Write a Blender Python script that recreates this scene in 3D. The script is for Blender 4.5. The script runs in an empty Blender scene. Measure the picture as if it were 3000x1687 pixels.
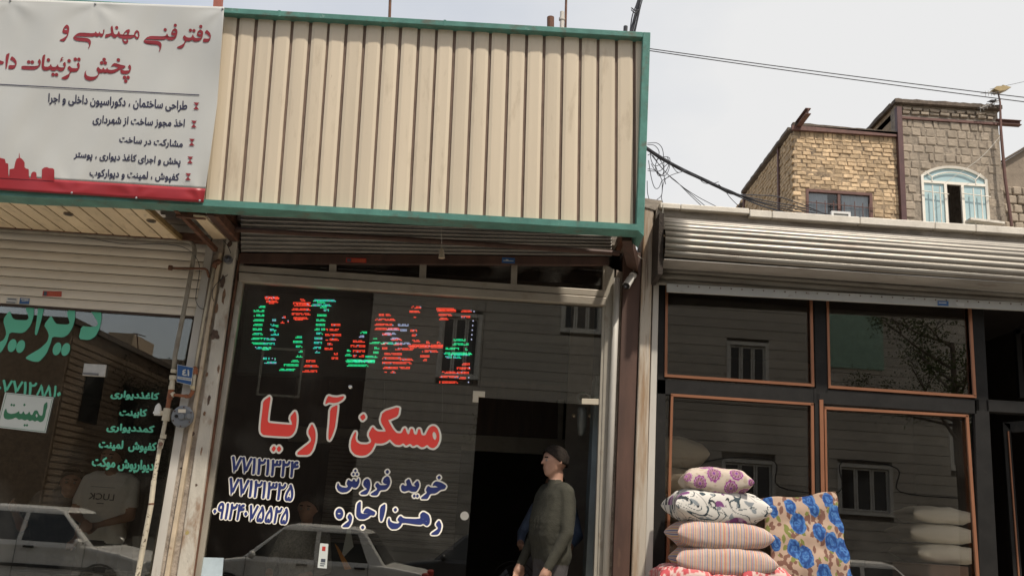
import bpy, bmesh, math, random
import numpy as np
from mathutils import Vector, Matrix, noise
random.seed(7)
R = math.radians
sc = bpy.context.scene
COL = sc.collection

# ------------------------------------------------------------ camera
F, PX, PY = 2680.0, 1500.0, 843.5
PITCH, ROLL = math.atan(0.2612), math.atan(0.067)
CAM = Vector((0, -7.5, 1.62))
_r0 = Vector((1, 0, 0)); _u0 = Vector((0, -math.sin(PITCH), math.cos(PITCH))); _f0 = Vector((0, math.cos(PITCH), math.sin(PITCH)))
cr, sr = math.cos(ROLL), math.sin(ROLL)
cam_d = bpy.data.cameras.new('camera'); cam = bpy.data.objects.new('camera', cam_d); COL.objects.link(cam)
cam_d.sensor_width = 36; cam_d.lens = F / 3000 * 36; cam_d.clip_end = 600; cam_d.clip_start = .05
rc = _r0 * cr + _u0 * sr; uc = -_r0 * sr + _u0 * cr
cam.matrix_world = Matrix(((rc.x, uc.x, -_f0.x, CAM.x), (rc.y, uc.y, -_f0.y, CAM.y), (rc.z, uc.z, -_f0.z, CAM.z), (0, 0, 0, 1)))
sc.camera = cam

# ------------------------------------------------------------ world, sun, exposure
SUN_DIR = Vector((.26, -.46, .85)).normalized()
SUN_E = math.asin(SUN_DIR.z); SUN_A = math.atan2(SUN_DIR.x, SUN_DIR.y)
w = bpy.data.worlds.new('World'); sc.world = w; w.use_nodes = True
nt = w.node_tree; N = nt.nodes; L = nt.links; bg = N['Background']; bg.inputs[1].default_value = .1
sky = N.new('ShaderNodeTexSky'); sky.sky_type = 'NISHITA'; sky.sun_disc = False
sky.sun_elevation = SUN_E; sky.sun_rotation = SUN_A; sky.dust_density = 3.0
tc = N.new('ShaderNodeTexCoord'); n1 = N.new('ShaderNodeTexNoise'); n1.inputs['Scale'].default_value = 1.6; n1.inputs['Detail'].default_value = 6
mp = N.new('ShaderNodeMapping'); mp.inputs['Scale'].default_value = (1, 1, 2.2)
L.new(tc.outputs['Generated'], mp.inputs[0]); L.new(mp.outputs[0], n1.inputs[0])
dt = N.new('ShaderNodeVectorMath'); dt.operation = 'DOT_PRODUCT'; dt.inputs[1].default_value = (.95, .25, -.25)
L.new(tc.outputs['Generated'], dt.inputs[0])
ad = N.new('ShaderNodeMath'); ad.operation = 'MULTIPLY_ADD'; ad.inputs[1].default_value = 1.5; L.new(n1.outputs[0], ad.inputs[0]); L.new(dt.outputs['Value'], ad.inputs[2])
rp = N.new('ShaderNodeMapRange'); rp.inputs[1].default_value = .30; rp.inputs[2].default_value = 1.08; rp.inputs[3].default_value = .30; rp.inputs[4].default_value = 1.0
L.new(ad.outputs[0], rp.inputs[0])
mx = N.new('ShaderNodeMix'); mx.data_type = 'RGBA'; mx.inputs[7].default_value = (8.3, 8.3, 8.3, 1)
sb = N.new('ShaderNodeVectorMath'); sb.operation = 'MULTIPLY'; sb.inputs[1].default_value = (2.1, 2.0, 1.85)
L.new(sky.outputs[0], sb.inputs[0]); L.new(sb.outputs[0], mx.inputs[6]); L.new(rp.outputs[0], mx.inputs[0]); L.new(mx.outputs[2], bg.inputs[0])
sd = bpy.data.lights.new('sun', 'SUN'); sd.energy = 4.2; sd.angle = R(2.0); sd.color = (1, .93, .82)
sun = bpy.data.objects.new('sun', sd); COL.objects.link(sun); sun.rotation_euler = SUN_DIR.to_track_quat('Z', 'Y').to_euler(); sun.location = (0, -10, 30)
vs = sc.view_settings; vs.view_transform = 'Standard'; vs.look = 'None'; vs.gamma = 1; vs.exposure = 0.0; vs.use_curve_mapping = False

# ------------------------------------------------------------ projection helpers (measure from the photograph)
def ray(x, y):
    du, dv = x - PX, y - PY
    return (_r0 * (du * cr + dv * sr) + _u0 * (du * sr - dv * cr) + _f0 * F)
def at(x, y, Y):
    d = ray(x, y); return CAM + d * ((Y - CAM.y) / d.y)
def atz(x, y, Z):
    d = ray(x, y); return CAM + d * ((Z - CAM.z) / d.z)
def atx(x, y, X):
    d = ray(x, y); return CAM + d * ((X - CAM.x) / d.x)
def mir(x, y, D):
    p = at(x, y, D); return Vector((p.x, -D, p.z))
ZB = at(1250, 640, -1.0).z
LEAN = .115
def onF(x, y, off=0.0):
    d = ray(x, y); k = d.y + LEAN * d.z
    t = (-1.0 - off - (CAM.y + LEAN * (CAM.z - ZB))) / k
    return CAM + d * t

# ------------------------------------------------------------ materials
def srgb(r, g, b):
    f = lambda v: (v / 255 / 12.92) if v <= 10 else ((v / 255 + .055) / 1.055) ** 2.4
    return (f(r), f(g), f(b), 1)
def as4(c): return tuple(c) if len(c) == 4 else tuple(c) + (1,)
_M = {}
def pm(name, base, rough=.6, metal=0, var=.15, scale=6, dirt=None, bump=0, bscale=None, stretch=(1, 1, 1), rnd=0, spec=.5, dirt2=None, emit=0):
    """procedural surface: base colour with noise variation, blotches/stains, relief"""
    if name in _M: return _M[name]
    m = bpy.data.materials.new(name); m.use_nodes = True; t = m.node_tree; n = t.nodes; l = t.links
    p = n['Principled BSDF']; p.inputs['Roughness'].default_value = rough; p.inputs['Metallic'].default_value = metal
    p.inputs['Specular IOR Level'].default_value = spec
    g = n.new('ShaderNodeNewGeometry'); mpn = n.new('ShaderNodeMapping'); mpn.inputs['Scale'].default_value = stretch
    l.new(g.outputs['Position'], mpn.inputs[0])
    base = as4(base)
    def tex(s, det=5, r=.6):
        x = n.new('ShaderNodeTexNoise'); x.inputs['Scale'].default_value = s; x.inputs['Detail'].default_value = det; x.inputs['Roughness'].default_value = r
        l.new(mpn.outputs[0], x.inputs[0]); return x
    a = n.new('ShaderNodeMix'); a.data_type = 'RGBA'
    a.inputs[6].default_value = tuple(v * (1 - var) for v in base[:3]) + (1,)
    a.inputs[7].default_value = tuple(min(1, v * (1 + var)) for v in base[:3]) + (1,)
    nz = tex(scale); cr_ = n.new('ShaderNodeMapRange'); cr_.inputs[1].default_value = .3; cr_.inputs[2].default_value = .7
    l.new(nz.outputs[0], cr_.inputs[0]); l.new(cr_.outputs[0], a.inputs[0]); out = a.outputs[2]
    if rnd:
        oi = n.new('ShaderNodeObjectInfo'); h = n.new('ShaderNodeHueSaturation'); mr = n.new('ShaderNodeMapRange')
        mr.inputs[3].default_value = 1 - rnd; mr.inputs[4].default_value = 1 + rnd
        l.new(oi.outputs['Random'], mr.inputs[0]); l.new(mr.outputs[0], h.inputs['Value']); l.new(out, h.inputs['Color']); out = h.outputs[0]
    for dd, sh in ((dirt, 0), (dirt2, 7.3)):
        if dd:
            col, lo, hi, ds = dd[:4]; q = tex(ds, 8, .65)
            if sh: q.inputs['Distortion'].default_value = .6; q.inputs['Scale'].default_value = ds + .13
            r_ = n.new('ShaderNodeMapRange'); r_.inputs[1].default_value = lo; r_.inputs[2].default_value = hi
            l.new(q.outputs[0], r_.inputs[0]); b = n.new('ShaderNodeMix'); b.data_type = 'RGBA'; b.inputs[7].default_value = as4(col)
            l.new(r_.outputs[0], b.inputs[0]); l.new(out, b.inputs[6]); out = b.outputs[2]
    l.new(out, p.inputs['Base Color'])
    if emit:
        l.new(out, p.inputs['Emission Color']); p.inputs['Emission Strength'].default_value = emit
    if bump:
        bt = tex(bscale or scale * 4, 8, .7); bn = n.new('ShaderNodeBump'); bn.inputs['Strength'].default_value = 1; bn.inputs['Distance'].default_value = bump
        l.new(bt.outputs[0], bn.inputs['Height']); l.new(bn.outputs[0], p.inputs['Normal'])
    _M[name] = m; return m
def vcol(name, rough=.85, bump=0.0):
    if name in _M: return _M[name]
    m = bpy.data.materials.new(name); m.use_nodes = True; n = m.node_tree.nodes; l = m.node_tree.links; p = n['Principled BSDF']
    a = n.new('ShaderNodeVertexColor'); a.layer_name = 'Print'; l.new(a.outputs[0], p.inputs['Base Color']); p.inputs['Roughness'].default_value = rough
    p.inputs['Specular IOR Level'].default_value = .25
    if bump:
        g = n.new('ShaderNodeNewGeometry'); x = n.new('ShaderNodeTexNoise'); x.inputs['Scale'].default_value = 14; x.inputs['Detail'].default_value = 4; l.new(g.outputs['Position'], x.inputs[0])
        bn = n.new('ShaderNodeBump'); bn.inputs['Distance'].default_value = bump; l.new(x.outputs[0], bn.inputs['Height']); l.new(bn.outputs[0], p.inputs['Normal'])
    _M[name] = m; return m
def glass(name, tint=(.8, .8, .78), ior=1.62, smear=.0):
    if name in _M: return _M[name]
    m = bpy.data.materials.new(name); m.use_nodes = True; t = m.node_tree; n = t.nodes; l = t.links; n.remove(n['Principled BSDF'])
    tr = n.new('ShaderNodeBsdfTransparent'); tr.inputs[0].default_value = as4(tint)
    gl = n.new('ShaderNodeBsdfGlossy'); gl.inputs['Roughness'].default_value = 0.0; gl.inputs[0].default_value = (1, .98, .94, 1)
    fr = n.new('ShaderNodeFresnel'); fr.inputs[0].default_value = ior
    mxs = n.new('ShaderNodeMixShader'); l.new(fr.outputs[0], mxs.inputs[0]); l.new(tr.outputs[0], mxs.inputs[1]); l.new(gl.outputs[0], mxs.inputs[2])
    out = mxs
    if smear:
        g = n.new('ShaderNodeNewGeometry'); x = n.new('ShaderNodeTexNoise'); x.inputs['Scale'].default_value = 2.2; x.inputs['Detail'].default_value = 8; l.new(g.outputs['Position'], x.inputs[0])
        r_ = n.new('ShaderNodeMapRange'); r_.inputs[1].default_value = .5; r_.inputs[2].default_value = .85; r_.inputs[4].default_value = smear; l.new(x.outputs[0], r_.inputs[0])
        df = n.new('ShaderNodeBsdfDiffuse'); df.inputs[0].default_value = (.35, .34, .31, 1); m2 = n.new('ShaderNodeMixShader')
        l.new(r_.outputs[0], m2.inputs[0]); l.new(mxs.outputs[0], m2.inputs[1]); l.new(df.outputs[0], m2.inputs[2]); out = m2
    l.new(out.outputs[0], n['Material Output'].inputs[0]); _M[name] = m; return m
def emis(name, c, s):
    if name in _M: return _M[name]
    m = bpy.data.materials.new(name); m.use_nodes = True; p = m.node_tree.nodes['Principled BSDF']
    p.inputs['Base Color'].default_value = (.02, .02, .02, 1); p.inputs['Emission Color'].default_value = as4(c); p.inputs['Emission Strength'].default_value = s
    _M[name] = m; return m

# ------------------------------------------------------------ object helpers
WL = {}
def tagp(o, label=None, cat=None, group=None, kind=None):
    if label: o['label'] = label
    if cat: o['category'] = cat
    if group: o['group'] = group
    if kind: o['kind'] = kind
    return o
def thing(name, loc, label, cat, group=None, kind=None):
    o = bpy.data.objects.new(name, None); COL.objects.link(o); o.location = loc; WL[o] = Vector(loc); o.empty_display_size = .1
    return tagp(o, label, cat, group, kind)
def sub(name, parent, loc=None, label=None):
    loc = Vector(loc) if loc is not None else WL[parent]
    o = bpy.data.objects.new(name, None); COL.objects.link(o); o.parent = parent; o.location = loc - WL[parent]; WL[o] = loc; o.empty_display_size = .05
    if label: o['label'] = label
    return o
def mk(name, V, Fc, mat, parent=None, smooth=False, bevel=0, cols=None, mats=None, midx=None, kind=None, seg=1):
    V = [Vector(v) for v in V]
    if not V: return None
    mn = Vector((min(v.x for v in V), min(v.y for v in V), min(v.z for v in V))); mxx = Vector((max(v.x for v in V), max(v.y for v in V), max(v.z for v in V)))
    org = Vector(((mn.x + mxx.x) / 2, (mn.y + mxx.y) / 2, mn.z))
    me = bpy.data.meshes.new(name); me.from_pydata([v - org for v in V], [], Fc); me.update()
    if mats:
        for q in mats: me.materials.append(q)
        for i, p in enumerate(me.polygons): p.material_index = midx[i]
    else: me.materials.append(mat)
    if smooth: me.polygons.foreach_set('use_smooth', [True] * len(me.polygons))
    if cols is not None:
        ca = me.color_attributes.new('Print', 'FLOAT_COLOR', 'POINT'); ca.data.foreach_set('color', np.asarray(cols, dtype=np.float32).ravel())
    o = bpy.data.objects.new(name, me); COL.objects.link(o)
    if parent: o.parent = parent; o.location = org - WL[parent]
    else: o.location = org
    WL[o] = org
    if bevel:
        b = o.modifiers.new('bevel', 'BEVEL'); b.width = bevel; b.segments = seg; b.limit_method = 'ANGLE'
    if kind: o['kind'] = kind
    return o
class G:
    def __init__(s): s.V = []; s.F = []; s.m = []; s.c = []
    def add(s, V, Fc, m=0, c=None):
        b = len(s.V); s.V += [Vector(v) for v in V]; s.F += [tuple(i + b for i in f) for f in Fc]; s.m += [m] * len(Fc)
        if c is not None: s.c += [c] * len(V)
        return s
    def hexa(s, a, b, m=0, c=None):   # two quads (front, back) of 4
        V = list(a) + list(b)
        return s.add(V, [(0, 1, 2, 3), (7, 6, 5, 4), (0, 4, 5, 1), (1, 5, 6, 2), (2, 6, 7, 3), (3, 7, 4, 0)], m, c)
    def box(s, lo, hi, m=0, c=None):
        x0, y0, z0 = lo; x1, y1, z1 = hi
        return s.hexa([(x0, y0, z1), (x1, y0, z1), (x1, y0, z0), (x0, y0, z0)], [(x0, y1, z1), (x1, y1, z1), (x1, y1, z0), (x0, y1, z0)], m, c)
    def tube(s, pts, r, n=8, m=0, caps=True, c=None):
        pts = [Vector(p) for p in pts]; rs = r if isinstance(r, (list, tuple)) else [r] * len(pts)
        V = []; Fc = []; up = None
        for i, p in enumerate(pts):
            d = (pts[min(i + 1, len(pts) - 1)] - pts[max(i - 1, 0)]).normalized()
            if up is None: up = d.orthogonal().normalized()
            else:
                up = up - d * up.dot(d)
                up = up.normalized() if up.length > 1e-6 else d.orthogonal().normalized()
            s2 = d.cross(up)
            for k in range(n):
                a = 2 * math.pi * k / n; V.append(p + (up * math.cos(a) + s2 * math.sin(a)) * rs[i])
        for i in range(len(pts) - 1):
            for k in range(n):
                a, b = i * n + k, i * n + (k + 1) % n; Fc.append((a, b, b + n, a + n))
        if caps: Fc.append(tuple(range(n - 1, -1, -1))); Fc.append(tuple((len(pts) - 1) * n + k for k in range(n)))
        return s.add(V, Fc, m, c)
    def ball(s, c0, r, n=12, k=8, m=0, c=None, sc_=(1, 1, 1)):
        V = []; Fc = []; c0 = Vector(c0)
        for i in range(k + 1):
            th = math.pi * i / k
            for j in range(n):
                a = 2 * math.pi * j / n; V.append(c0 + Vector((math.sin(th) * math.cos(a) * sc_[0], math.sin(th) * math.sin(a) * sc_[1], math.cos(th) * sc_[2])) * r)
        for i in range(k):
            for j in range(n):
                a, b = i * n + j, i * n + (j + 1) % n; Fc.append((a, b, b + n, a + n))
        return s.add(V, Fc, m, c)
    def o(s, name, mat, parent=None, **k):
        if isinstance(mat, (list, tuple)): return mk(name, s.V, s.F, None, parent, mats=mat, midx=s.m, **k)
        return mk(name, s.V, s.F, mat, parent, **k)
def quad(px, Y, depth, back=True):
    """prism: four photo corners (TL,TR,BR,BL) measured on plane Y, thickness depth going back"""
    a = [at(x, y, Y) for x, y in px]; b = [Vector((p.x, p.y + depth, p.z)) for p in a]
    return a, b
def qb(name, px, Y, depth, mat, parent=None, **k):
    a, b = quad(px, Y, depth); return G().hexa(a, b).o(name, mat, parent, **k)
def lerp(a, b, t): return a + (b - a) * t
def copyo(o, parent=None, loc=None, name=None):
    c = o.copy(); COL.objects.link(c); c.parent = parent
    if loc is not None: c.location = Vector(loc) - (WL[parent] if parent else Vector())
    WL[c] = Vector(loc) if loc is not None else WL.get(o, Vector())
    return c
def copytree(src, loc, label=None):
    c = src.copy(); COL.objects.link(c); c.location = loc; WL[c] = Vector(loc)
    if label: c['label'] = label
    def rec(s, d):
        for ch in s.children:
            e = ch.copy(); COL.objects.link(e); e.parent = d; rec(ch, e)
    rec(src, c); return c

# ------------------------------------------------------------ materials used all over
m_cream = pm('cream_slat', (.63, .53, .395), .42, 0, .05, 1.5, dirt=((.40, .31, .21), .58, .85, 9), dirt2=((.30, .20, .12), .70, .78, 22), stretch=(1, 1, .18), rnd=.045, bump=.002, bscale=5)
m_soffit = pm('soffit_slat', (.68, .54, .36), .5, 0, .12, 5, dirt=((.22, .15, .09), .55, .85, 14), stretch=(1, .4, 1), rnd=.06)
m_green = pm('green_trim', (.085, .225, .185), .42, 0, .22, 7, dirt=((.13, .10, .07), .54, .74, 8), dirt2=((.30, .40, .35), .62, .76, 30), bump=.0015, bscale=60)
m_back = pm('dark_backing', (.10, .072, .055), .9, 0, .2, 8)
m_banner = pm('banner_vinyl', (.50, .50, .475), .36, 0, .04, 1.3)
m_red_print = pm('banner_red', (.30, .022, .028), .4, 0, .08, 3)
m_maroon = pm('banner_maroon', (.24, .018, .025), .45, 0, .05, 3)
m_navy = pm('banner_navy', (.022, .022, .055), .5, 0, .05, 3)
m_shA = pm('shutter_ivory', (.66, .60, .51), .45, 0, .06, 4, dirt=((.25, .2, .15), .6, .95, 12), stretch=(.4, 1, 1.5))
m_galv = pm('galvanised', (.215, .195, .165), .40, .42, .2, 5, dirt=((.10, .07, .05), .52, .85, 7), stretch=(.35, 1, 2.5), bump=.001, bscale=30)
m_galvB = pm('galvanised_old', (.40, .375, .34), .5, .35, .22, 5, dirt=((.12, .08, .05), .58, .8, 7), stretch=(.35, 1, 2.5))
m_rust = pm('rusty_steel', (.13, .058, .032), .75, .2, .4, 14, dirt=((.05, .025, .018), .5, .75, 9), bump=.002)
m_brown = pm('brown_steel', (.075, .038, .026), .6, .1, .3, 8, dirt=((.17, .10, .06), .62, .85, 12), stretch=(1, 1, .2))
m_alu = pm('aluminium_beige', (.36, .325, .265), .45, .35, .15, 6, dirt=((.16, .11, .07), .58, .8, 9), stretch=(1, 1, .5))
m_aluh = pm('aluminium_rail', (.33, .29, .235), .48, .3, .18, 6, dirt=((.14, .09, .055), .56, .8, 7), stretch=(.5, 1, 1))
m_paint = pm('peeling_white', (.47, .43, .36), .6, 0, .18, 6, dirt=((.26, .18, .12), .50, .62, 5), dirt2=((.10, .06, .045), .66, .74, 13), stretch=(1, 1, .45), bump=.004, bscale=40)
m_plaster = pm('old_plaster', (.37, .31, .25), .9, 0, .25, 10, dirt=((.16, .12, .09), .52, .7, 9), dirt2=((.05, .04, .035), .68, .73, 26), bump=.012, bscale=30)
m_postW = pm('white_post', (.47, .44, .39), .5, 0, .1, 5, dirt=((.25, .18, .12), .62, .8, 14), stretch=(1, 1, .3))
m_black = pm('black_frame', (.011, .010, .009), .6, 0, .4, 6, spec=.25, dirt=((.035, .03, .025), .6, .8, 9))
m_copper = pm('copper_strip', (.31, .135, .072), .38, .45, .08, 5)
m_conc = pm('concrete', (.27, .235, .195), .9, 0, .25, 6, dirt=((.10, .085, .07), .5, .72, 4), dirt2=((.40, .35, .28), .66, .76, 8), stretch=(.6, 1, 1.5), bump=.012, bscale=26)
m_stone = pm('coping_stone', (.62, .57, .49), .65, 0, .12, 6, dirt=((.26, .20, .14), .6, .8, 7), bump=.003, bscale=40)
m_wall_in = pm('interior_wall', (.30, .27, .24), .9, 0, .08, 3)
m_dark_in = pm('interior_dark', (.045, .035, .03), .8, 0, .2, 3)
m_wood = pm('dark_wood', (.06, .032, .022), .5, 0, .3, 4, stretch=(4, 4, .4))
m_floor = pm('shop_floor', (.22, .2, .18), .5, 0, .1, 3)
m_white = pm('white_plastic', (.62, .61, .58), .4, 0, .05, 4)
m_wire = pm('black_cable', (.025, .026, .032), .6, 0, .2, 8)
m_wirew = pm('pale_cable', (.45, .42, .36), .6, 0, .1, 8)
m_gA = glass('window_glass', (.95, .94, .90), 1.80, .06)
m_gD = glass('dusty_glass', (.75, .72, .68), 1.6, .45)
m_gC = glass('tinted_glass', (.88, .85, .80), 1.76, .03)
m_gH = glass('house_glass', (.85, .87, .88), 1.5)

# ------------------------------------------------------------ ground
def plane(name, x0, x1, y0, y1, z, mat, kind='structure', d=.3):
    o = G().box((x0, y0, z - d), (x1, y1, z)).o(name, mat); o['kind'] = kind; return o
m_asph = pm('asphalt', (.085, .08, .07), .9, 0, .25, 8, bump=.006, bscale=120)
m_pave = pm('paving', (.33, .30, .255), .85, 0, .18, 5, bump=.004, bscale=40)
m_earth = pm('earth', (.20, .165, .12), .95, 0, .2, 2)
g = G(); g.box((-400, -400, -.6), (400, 400, -.31)); o = g.o('ground', m_earth); o['kind'] = 'structure'
plane('road', -120, 120, -15.6, -2.6, 0, m_asph)
plane('pavement', -120, 120, -2.596, 30, .13, m_pave, d=.43)
p = plane('pavement', -120, 120, -60, -15.604, .13, m_pave, d=.43)

# ============================================================ writing
FORM = {}
for ch, b in (('ب', 0xFE8F), ('ت', 0xFE95), ('ج', 0xFE9D), ('ح', 0xFEA1), ('خ', 0xFEA5), ('س', 0xFEB1), ('ش', 0xFEB5), ('ط', 0xFEC1), ('غ', 0xFECD), ('ف', 0xFED1),
              ('ل', 0xFEDD), ('م', 0xFEE1), ('ن', 0xFEE5), ('ه', 0xFEE9), ('پ', 0xFB56), ('ک', 0xFB8E), ('ی', 0xFBFC), ('ئ', 0xFE89)): FORM[ch] = (b, b + 1, b + 2, b + 3)
for ch, b in (('ا', 0xFE8D), ('آ', 0xFE81), ('د', 0xFEA9), ('ذ', 0xFEAB), ('ر', 0xFEAD), ('ز', 0xFEAF), ('و', 0xFEED)): FORM[ch] = (b, b + 1, None, None)
def shape(s):
    out = []
    for i, ch in enumerate(s):
        if ch not in FORM: out.append(ch); continue
        f = FORM[ch]; pv = i > 0 and s[i - 1] in FORM and FORM[s[i - 1]][2] is not None; nx = i + 1 < len(s) and s[i + 1] in FORM
        if f[2] is None: out.append(chr(f[1] if pv else f[0]))
        else: out.append(chr(f[3] if pv and nx else f[1] if pv else f[2] if nx else f[0]))
    return ''.join(reversed(out))
def _eval(o):
    dg = bpy.context.evaluated_depsgraph_get(); dg.update()
    me = o.evaluated_get(dg).to_mesh(); V = [(v.co.x, v.co.y) for v in me.vertices]; Fc = [tuple(p.vertices) for p in me.polygons]
    o.evaluated_get(dg).to_mesh_clear(); return V, Fc
def font_flat(s, rtl=True):
    cu = bpy.data.curves.new('text', 'FONT'); cu.body = shape(s) if rtl else s; cu.resolution_u = 3
    o = bpy.data.objects.new('text', cu); COL.objects.link(o); V, Fc = _eval(o)
    bpy.data.objects.remove(o); bpy.data.curves.remove(cu)
    xs = [v[0] for v in V]; ys = [v[1] for v in V]; x0, x1, y0, y1 = min(xs), max(xs), min(ys), max(ys)
    return [((x - x0) / (x1 - x0), (y1 - y) / (y1 - y0)) for x, y in V], Fc
def chaikin(P):
    o = []
    for i in range(len(P)):
        a, b = P[i], P[(i + 1) % len(P)]
        o.append((a[0] * .82 + b[0] * .18, a[1] * .82 + b[1] * .18)); o.append((a[0] * .18 + b[0] * .82, a[1] * .18 + b[1] * .82))
    return o
def glyph_flat(loops, sm=True):
    cu = bpy.data.curves.new('glyph', 'CURVE'); cu.dimensions = '2D'; cu.fill_mode = 'BOTH'
    for P in loops:
        if sm: P = chaikin(P)
        s = cu.splines.new('POLY'); s.points.add(len(P) - 1); s.use_cyclic_u = True
        for q, (x, y) in zip(s.points, P): q.co = (x / 100, -y / 100, 0, 1)
    o = bpy.data.objects.new('glyph', cu); COL.objects.link(o); V, Fc = _eval(o)
    bpy.data.objects.remove(o); bpy.data.curves.remove(cu)
    return [(x * 100, -y * 100) for x, y in V], Fc
def circ(x, y, rx, ry=None, n=14, tilt=0):
    ry = ry or rx; return [(x + rx * math.cos(2 * math.pi * k / n) + tilt * math.sin(2 * math.pi * k / n), y - ry * math.sin(2 * math.pi * k / n)) for k in range(n)]
def dia(x, y, r): return [(x + r * .12, y - r), (x - r * .85, y - r * .05), (x - r * .12, y + r), (x + r * .85, y + r * .05)]
def flat_px(glyphs, x0, y0, s):
    """traced outlines in a crop -> photo pixels"""
    res = []
    for gl in glyphs:
        V, Fc = glyph_flat(gl); res.append(([(x0 + x / s, y0 + y / s) for x, y in V], Fc))
    return res
def font_px(s, TL, TR, BL, rtl=True):
    V, Fc = font_flat(s, rtl)
    return [([(TL[0] + u * (TR[0] - TL[0]) + v * (BL[0] - TL[0]), TL[1] + u * (TR[1] - TL[1]) + v * (BL[1] - TL[1])) for u, v in V], Fc)]
def lay(name, flats, mapper, off, mat, parent, bold=0, ring=None):
    """flat print; bold = shifted copies to thicken the strokes, in photo pixels"""
    g = G(); shifts = [(0, 0)]
    if bold: 
        n = ring or 6; shifts += [(bold * math.cos(2 * math.pi * k / n), bold * math.sin(2 * math.pi * k / n)) for k in range(n)]
        if ring: shifts += [(bold * .5 * math.cos(2 * math.pi * k / 6), bold * .5 * math.sin(2 * math.pi * k / 6)) for k in range(6)]
    for i, (dx, dy) in enumerate(shifts):
        for V, Fc in flats: g.add([mapper(x + dx, y + dy, off - i * .00006) for x, y in V], Fc)
    return g.o(name, mat, parent)
# traced display lettering
RED_A = [[[(355,185),(205,290),(190,450),(160,700),(152,850),(165,905),(200,940),(240,948),(450,965),(700,975),(760,945),(810,880),(840,780),(852,650),(848,560),(820,480),(720,605),(765,730),(755,752),(330,715),(300,690),(290,660),(310,480)]],
 [[(412,1150),(455,1205),(402,1275),(360,1215)]],[[(512,1150),(560,1215),(505,1280),(460,1215)]],
 [[(1145,720),(1065,890),(1135,1030),(1115,1085),(870,1275),(860,1310),(880,1328),(1085,1328),(1160,1230),(1210,1060),(1218,930),(1200,830)]],
 [[(1460,190),(1420,270),(1400,350),(1425,345),(1470,315),(1560,330),(1650,315),(1740,260),(1770,210),(1750,195),(1640,222),(1540,215)]],
 [[(1640,360),(1500,430),(1485,700),(1465,900),(1463,1020),(1485,1050),(1530,970),(1590,800),(1605,690),(1635,450)]]]
RED_B = [[[(230,820),(190,880),(140,1000),(125,1130),(145,1230),(220,1310),(350,1338),(460,1320),(560,1240),(620,1130),(645,1060),(680,1075),(790,1075),(880,1045),(960,980),(1010,1040),(1080,1100),(1170,1110),(1245,1065),(1300,1125),(1390,1075),(1450,1135),(1540,1095),(1620,1155),(1680,1150),(1750,1100),(1810,1160),(1890,1175),(1960,1120),(2010,1000),(2010,880),(1970,760),(1910,705),(1850,705),(1790,745),(1740,840),(1720,895),(1660,905),(1625,880),(1600,770),(1560,770),(1535,880),(1505,890),(1470,870),(1445,765),(1400,760),(1370,870),(1340,880),(1310,830),(1285,745),(1250,760),(1215,845),(1170,860),(1100,850),(1030,780),(915,575),(960,570),(1135,490),(1165,290),(805,405),(755,600),(870,795),(860,825),(700,820),(640,780),(590,715),(500,880),(565,1010),(550,1060),(470,1095),(330,1090),(250,1040),(225,960),(245,860)],
  [(1890,820),(1860,870),(1875,960),(1920,1008),(1950,940),(1935,860)]], [[(405,440),(320,510),(375,595),(448,525)]]]
BLUE = [[[(2030,325),(2130,350),(2220,410),(2190,470),(2110,480),(2020,550),(1910,560),(1870,640),(1845,660),(1720,655),(1860,545),(1830,490),(1870,410),(1930,450),(2080,440),(2010,400),(1960,410),(1980,360)]], [dia(2085,250,38)],
 [[(1505,275),(1445,320),(1470,400),(1430,420),(1380,380),(1350,430),(1365,500),(1420,520),(1500,490),(1560,520),(1640,520),(1690,440),(1700,380),(1670,305),(1600,380),(1650,425),(1560,420),(1530,340)]],[dia(1605,605,30)],[dia(1665,605,30)],
 [[(1080,225),(1020,270),(1000,330),(1030,365),(1100,375),(1050,400),(940,400),(895,345),(850,400),(905,480),(760,570),(800,590),(890,590),(940,490),(1060,480),(1120,410),(1140,330),(1120,250)],[(1065,285),(1045,300),(1090,305)]],[dia(1085,140,38)],
 [[(695,270),(640,310),(620,380),(650,430),(710,470),(560,550),(590,575),(690,570),(740,480),(755,380),(740,300)],[(680,340),(665,355),(715,362)]],
 [[(135,350),(110,430),(140,500),(210,535),(300,525),(360,480),(400,415),(430,440),(480,445),(520,400),(545,320),(530,255),(500,330),(470,330),(440,275),(410,330),(370,320),(330,290),(300,370),(335,420),(300,450),(210,440),(155,410)]],[dia(468,120,28)],[dia(430,185,26)],[dia(500,185,26)],
 [[(2085,1070),(2020,1150),(2080,1230),(1930,1335),(1950,1350),(2060,1345),(2110,1270),(2130,1170)]],
 [[(1780,910),(1720,960),(1730,1040),(1640,1050),(1400,1040),(1335,985),(1280,1060),(1330,1110),(1290,1140),(1200,1130),(1140,1100),(1120,1020),(1095,1090),(1110,1180),(1170,1240),(1270,1235),(1340,1180),(1370,1110),(1720,1160),(1780,1130),(1850,1180),(1900,1130),(1905,1050),(1880,970)],[(1750,1035),(1775,1060),(1795,1045)],[(1815,1070),(1830,1105),(1855,1095)]],[dia(1240,870,38)],
 [[(1045,755),(950,820),(940,1000),(955,1090),(985,1085),(1020,980),(1045,850)]],
 [[(570,705),(505,755),(490,900),(490,990),(540,1045),(640,1050),(720,1010),(760,970),(830,980),(855,920),(780,880),(700,840),(660,860),(620,930),(700,935),(720,955),(600,950),(565,925),(570,800)]],[dia(610,1210,36)],
 [[(360,940),(315,1010),(360,1080),(215,1190),(250,1205),(340,1200),(390,1110),(405,1010)]], [circ(160,945,72,100),circ(155,942,34,18)]]
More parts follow.
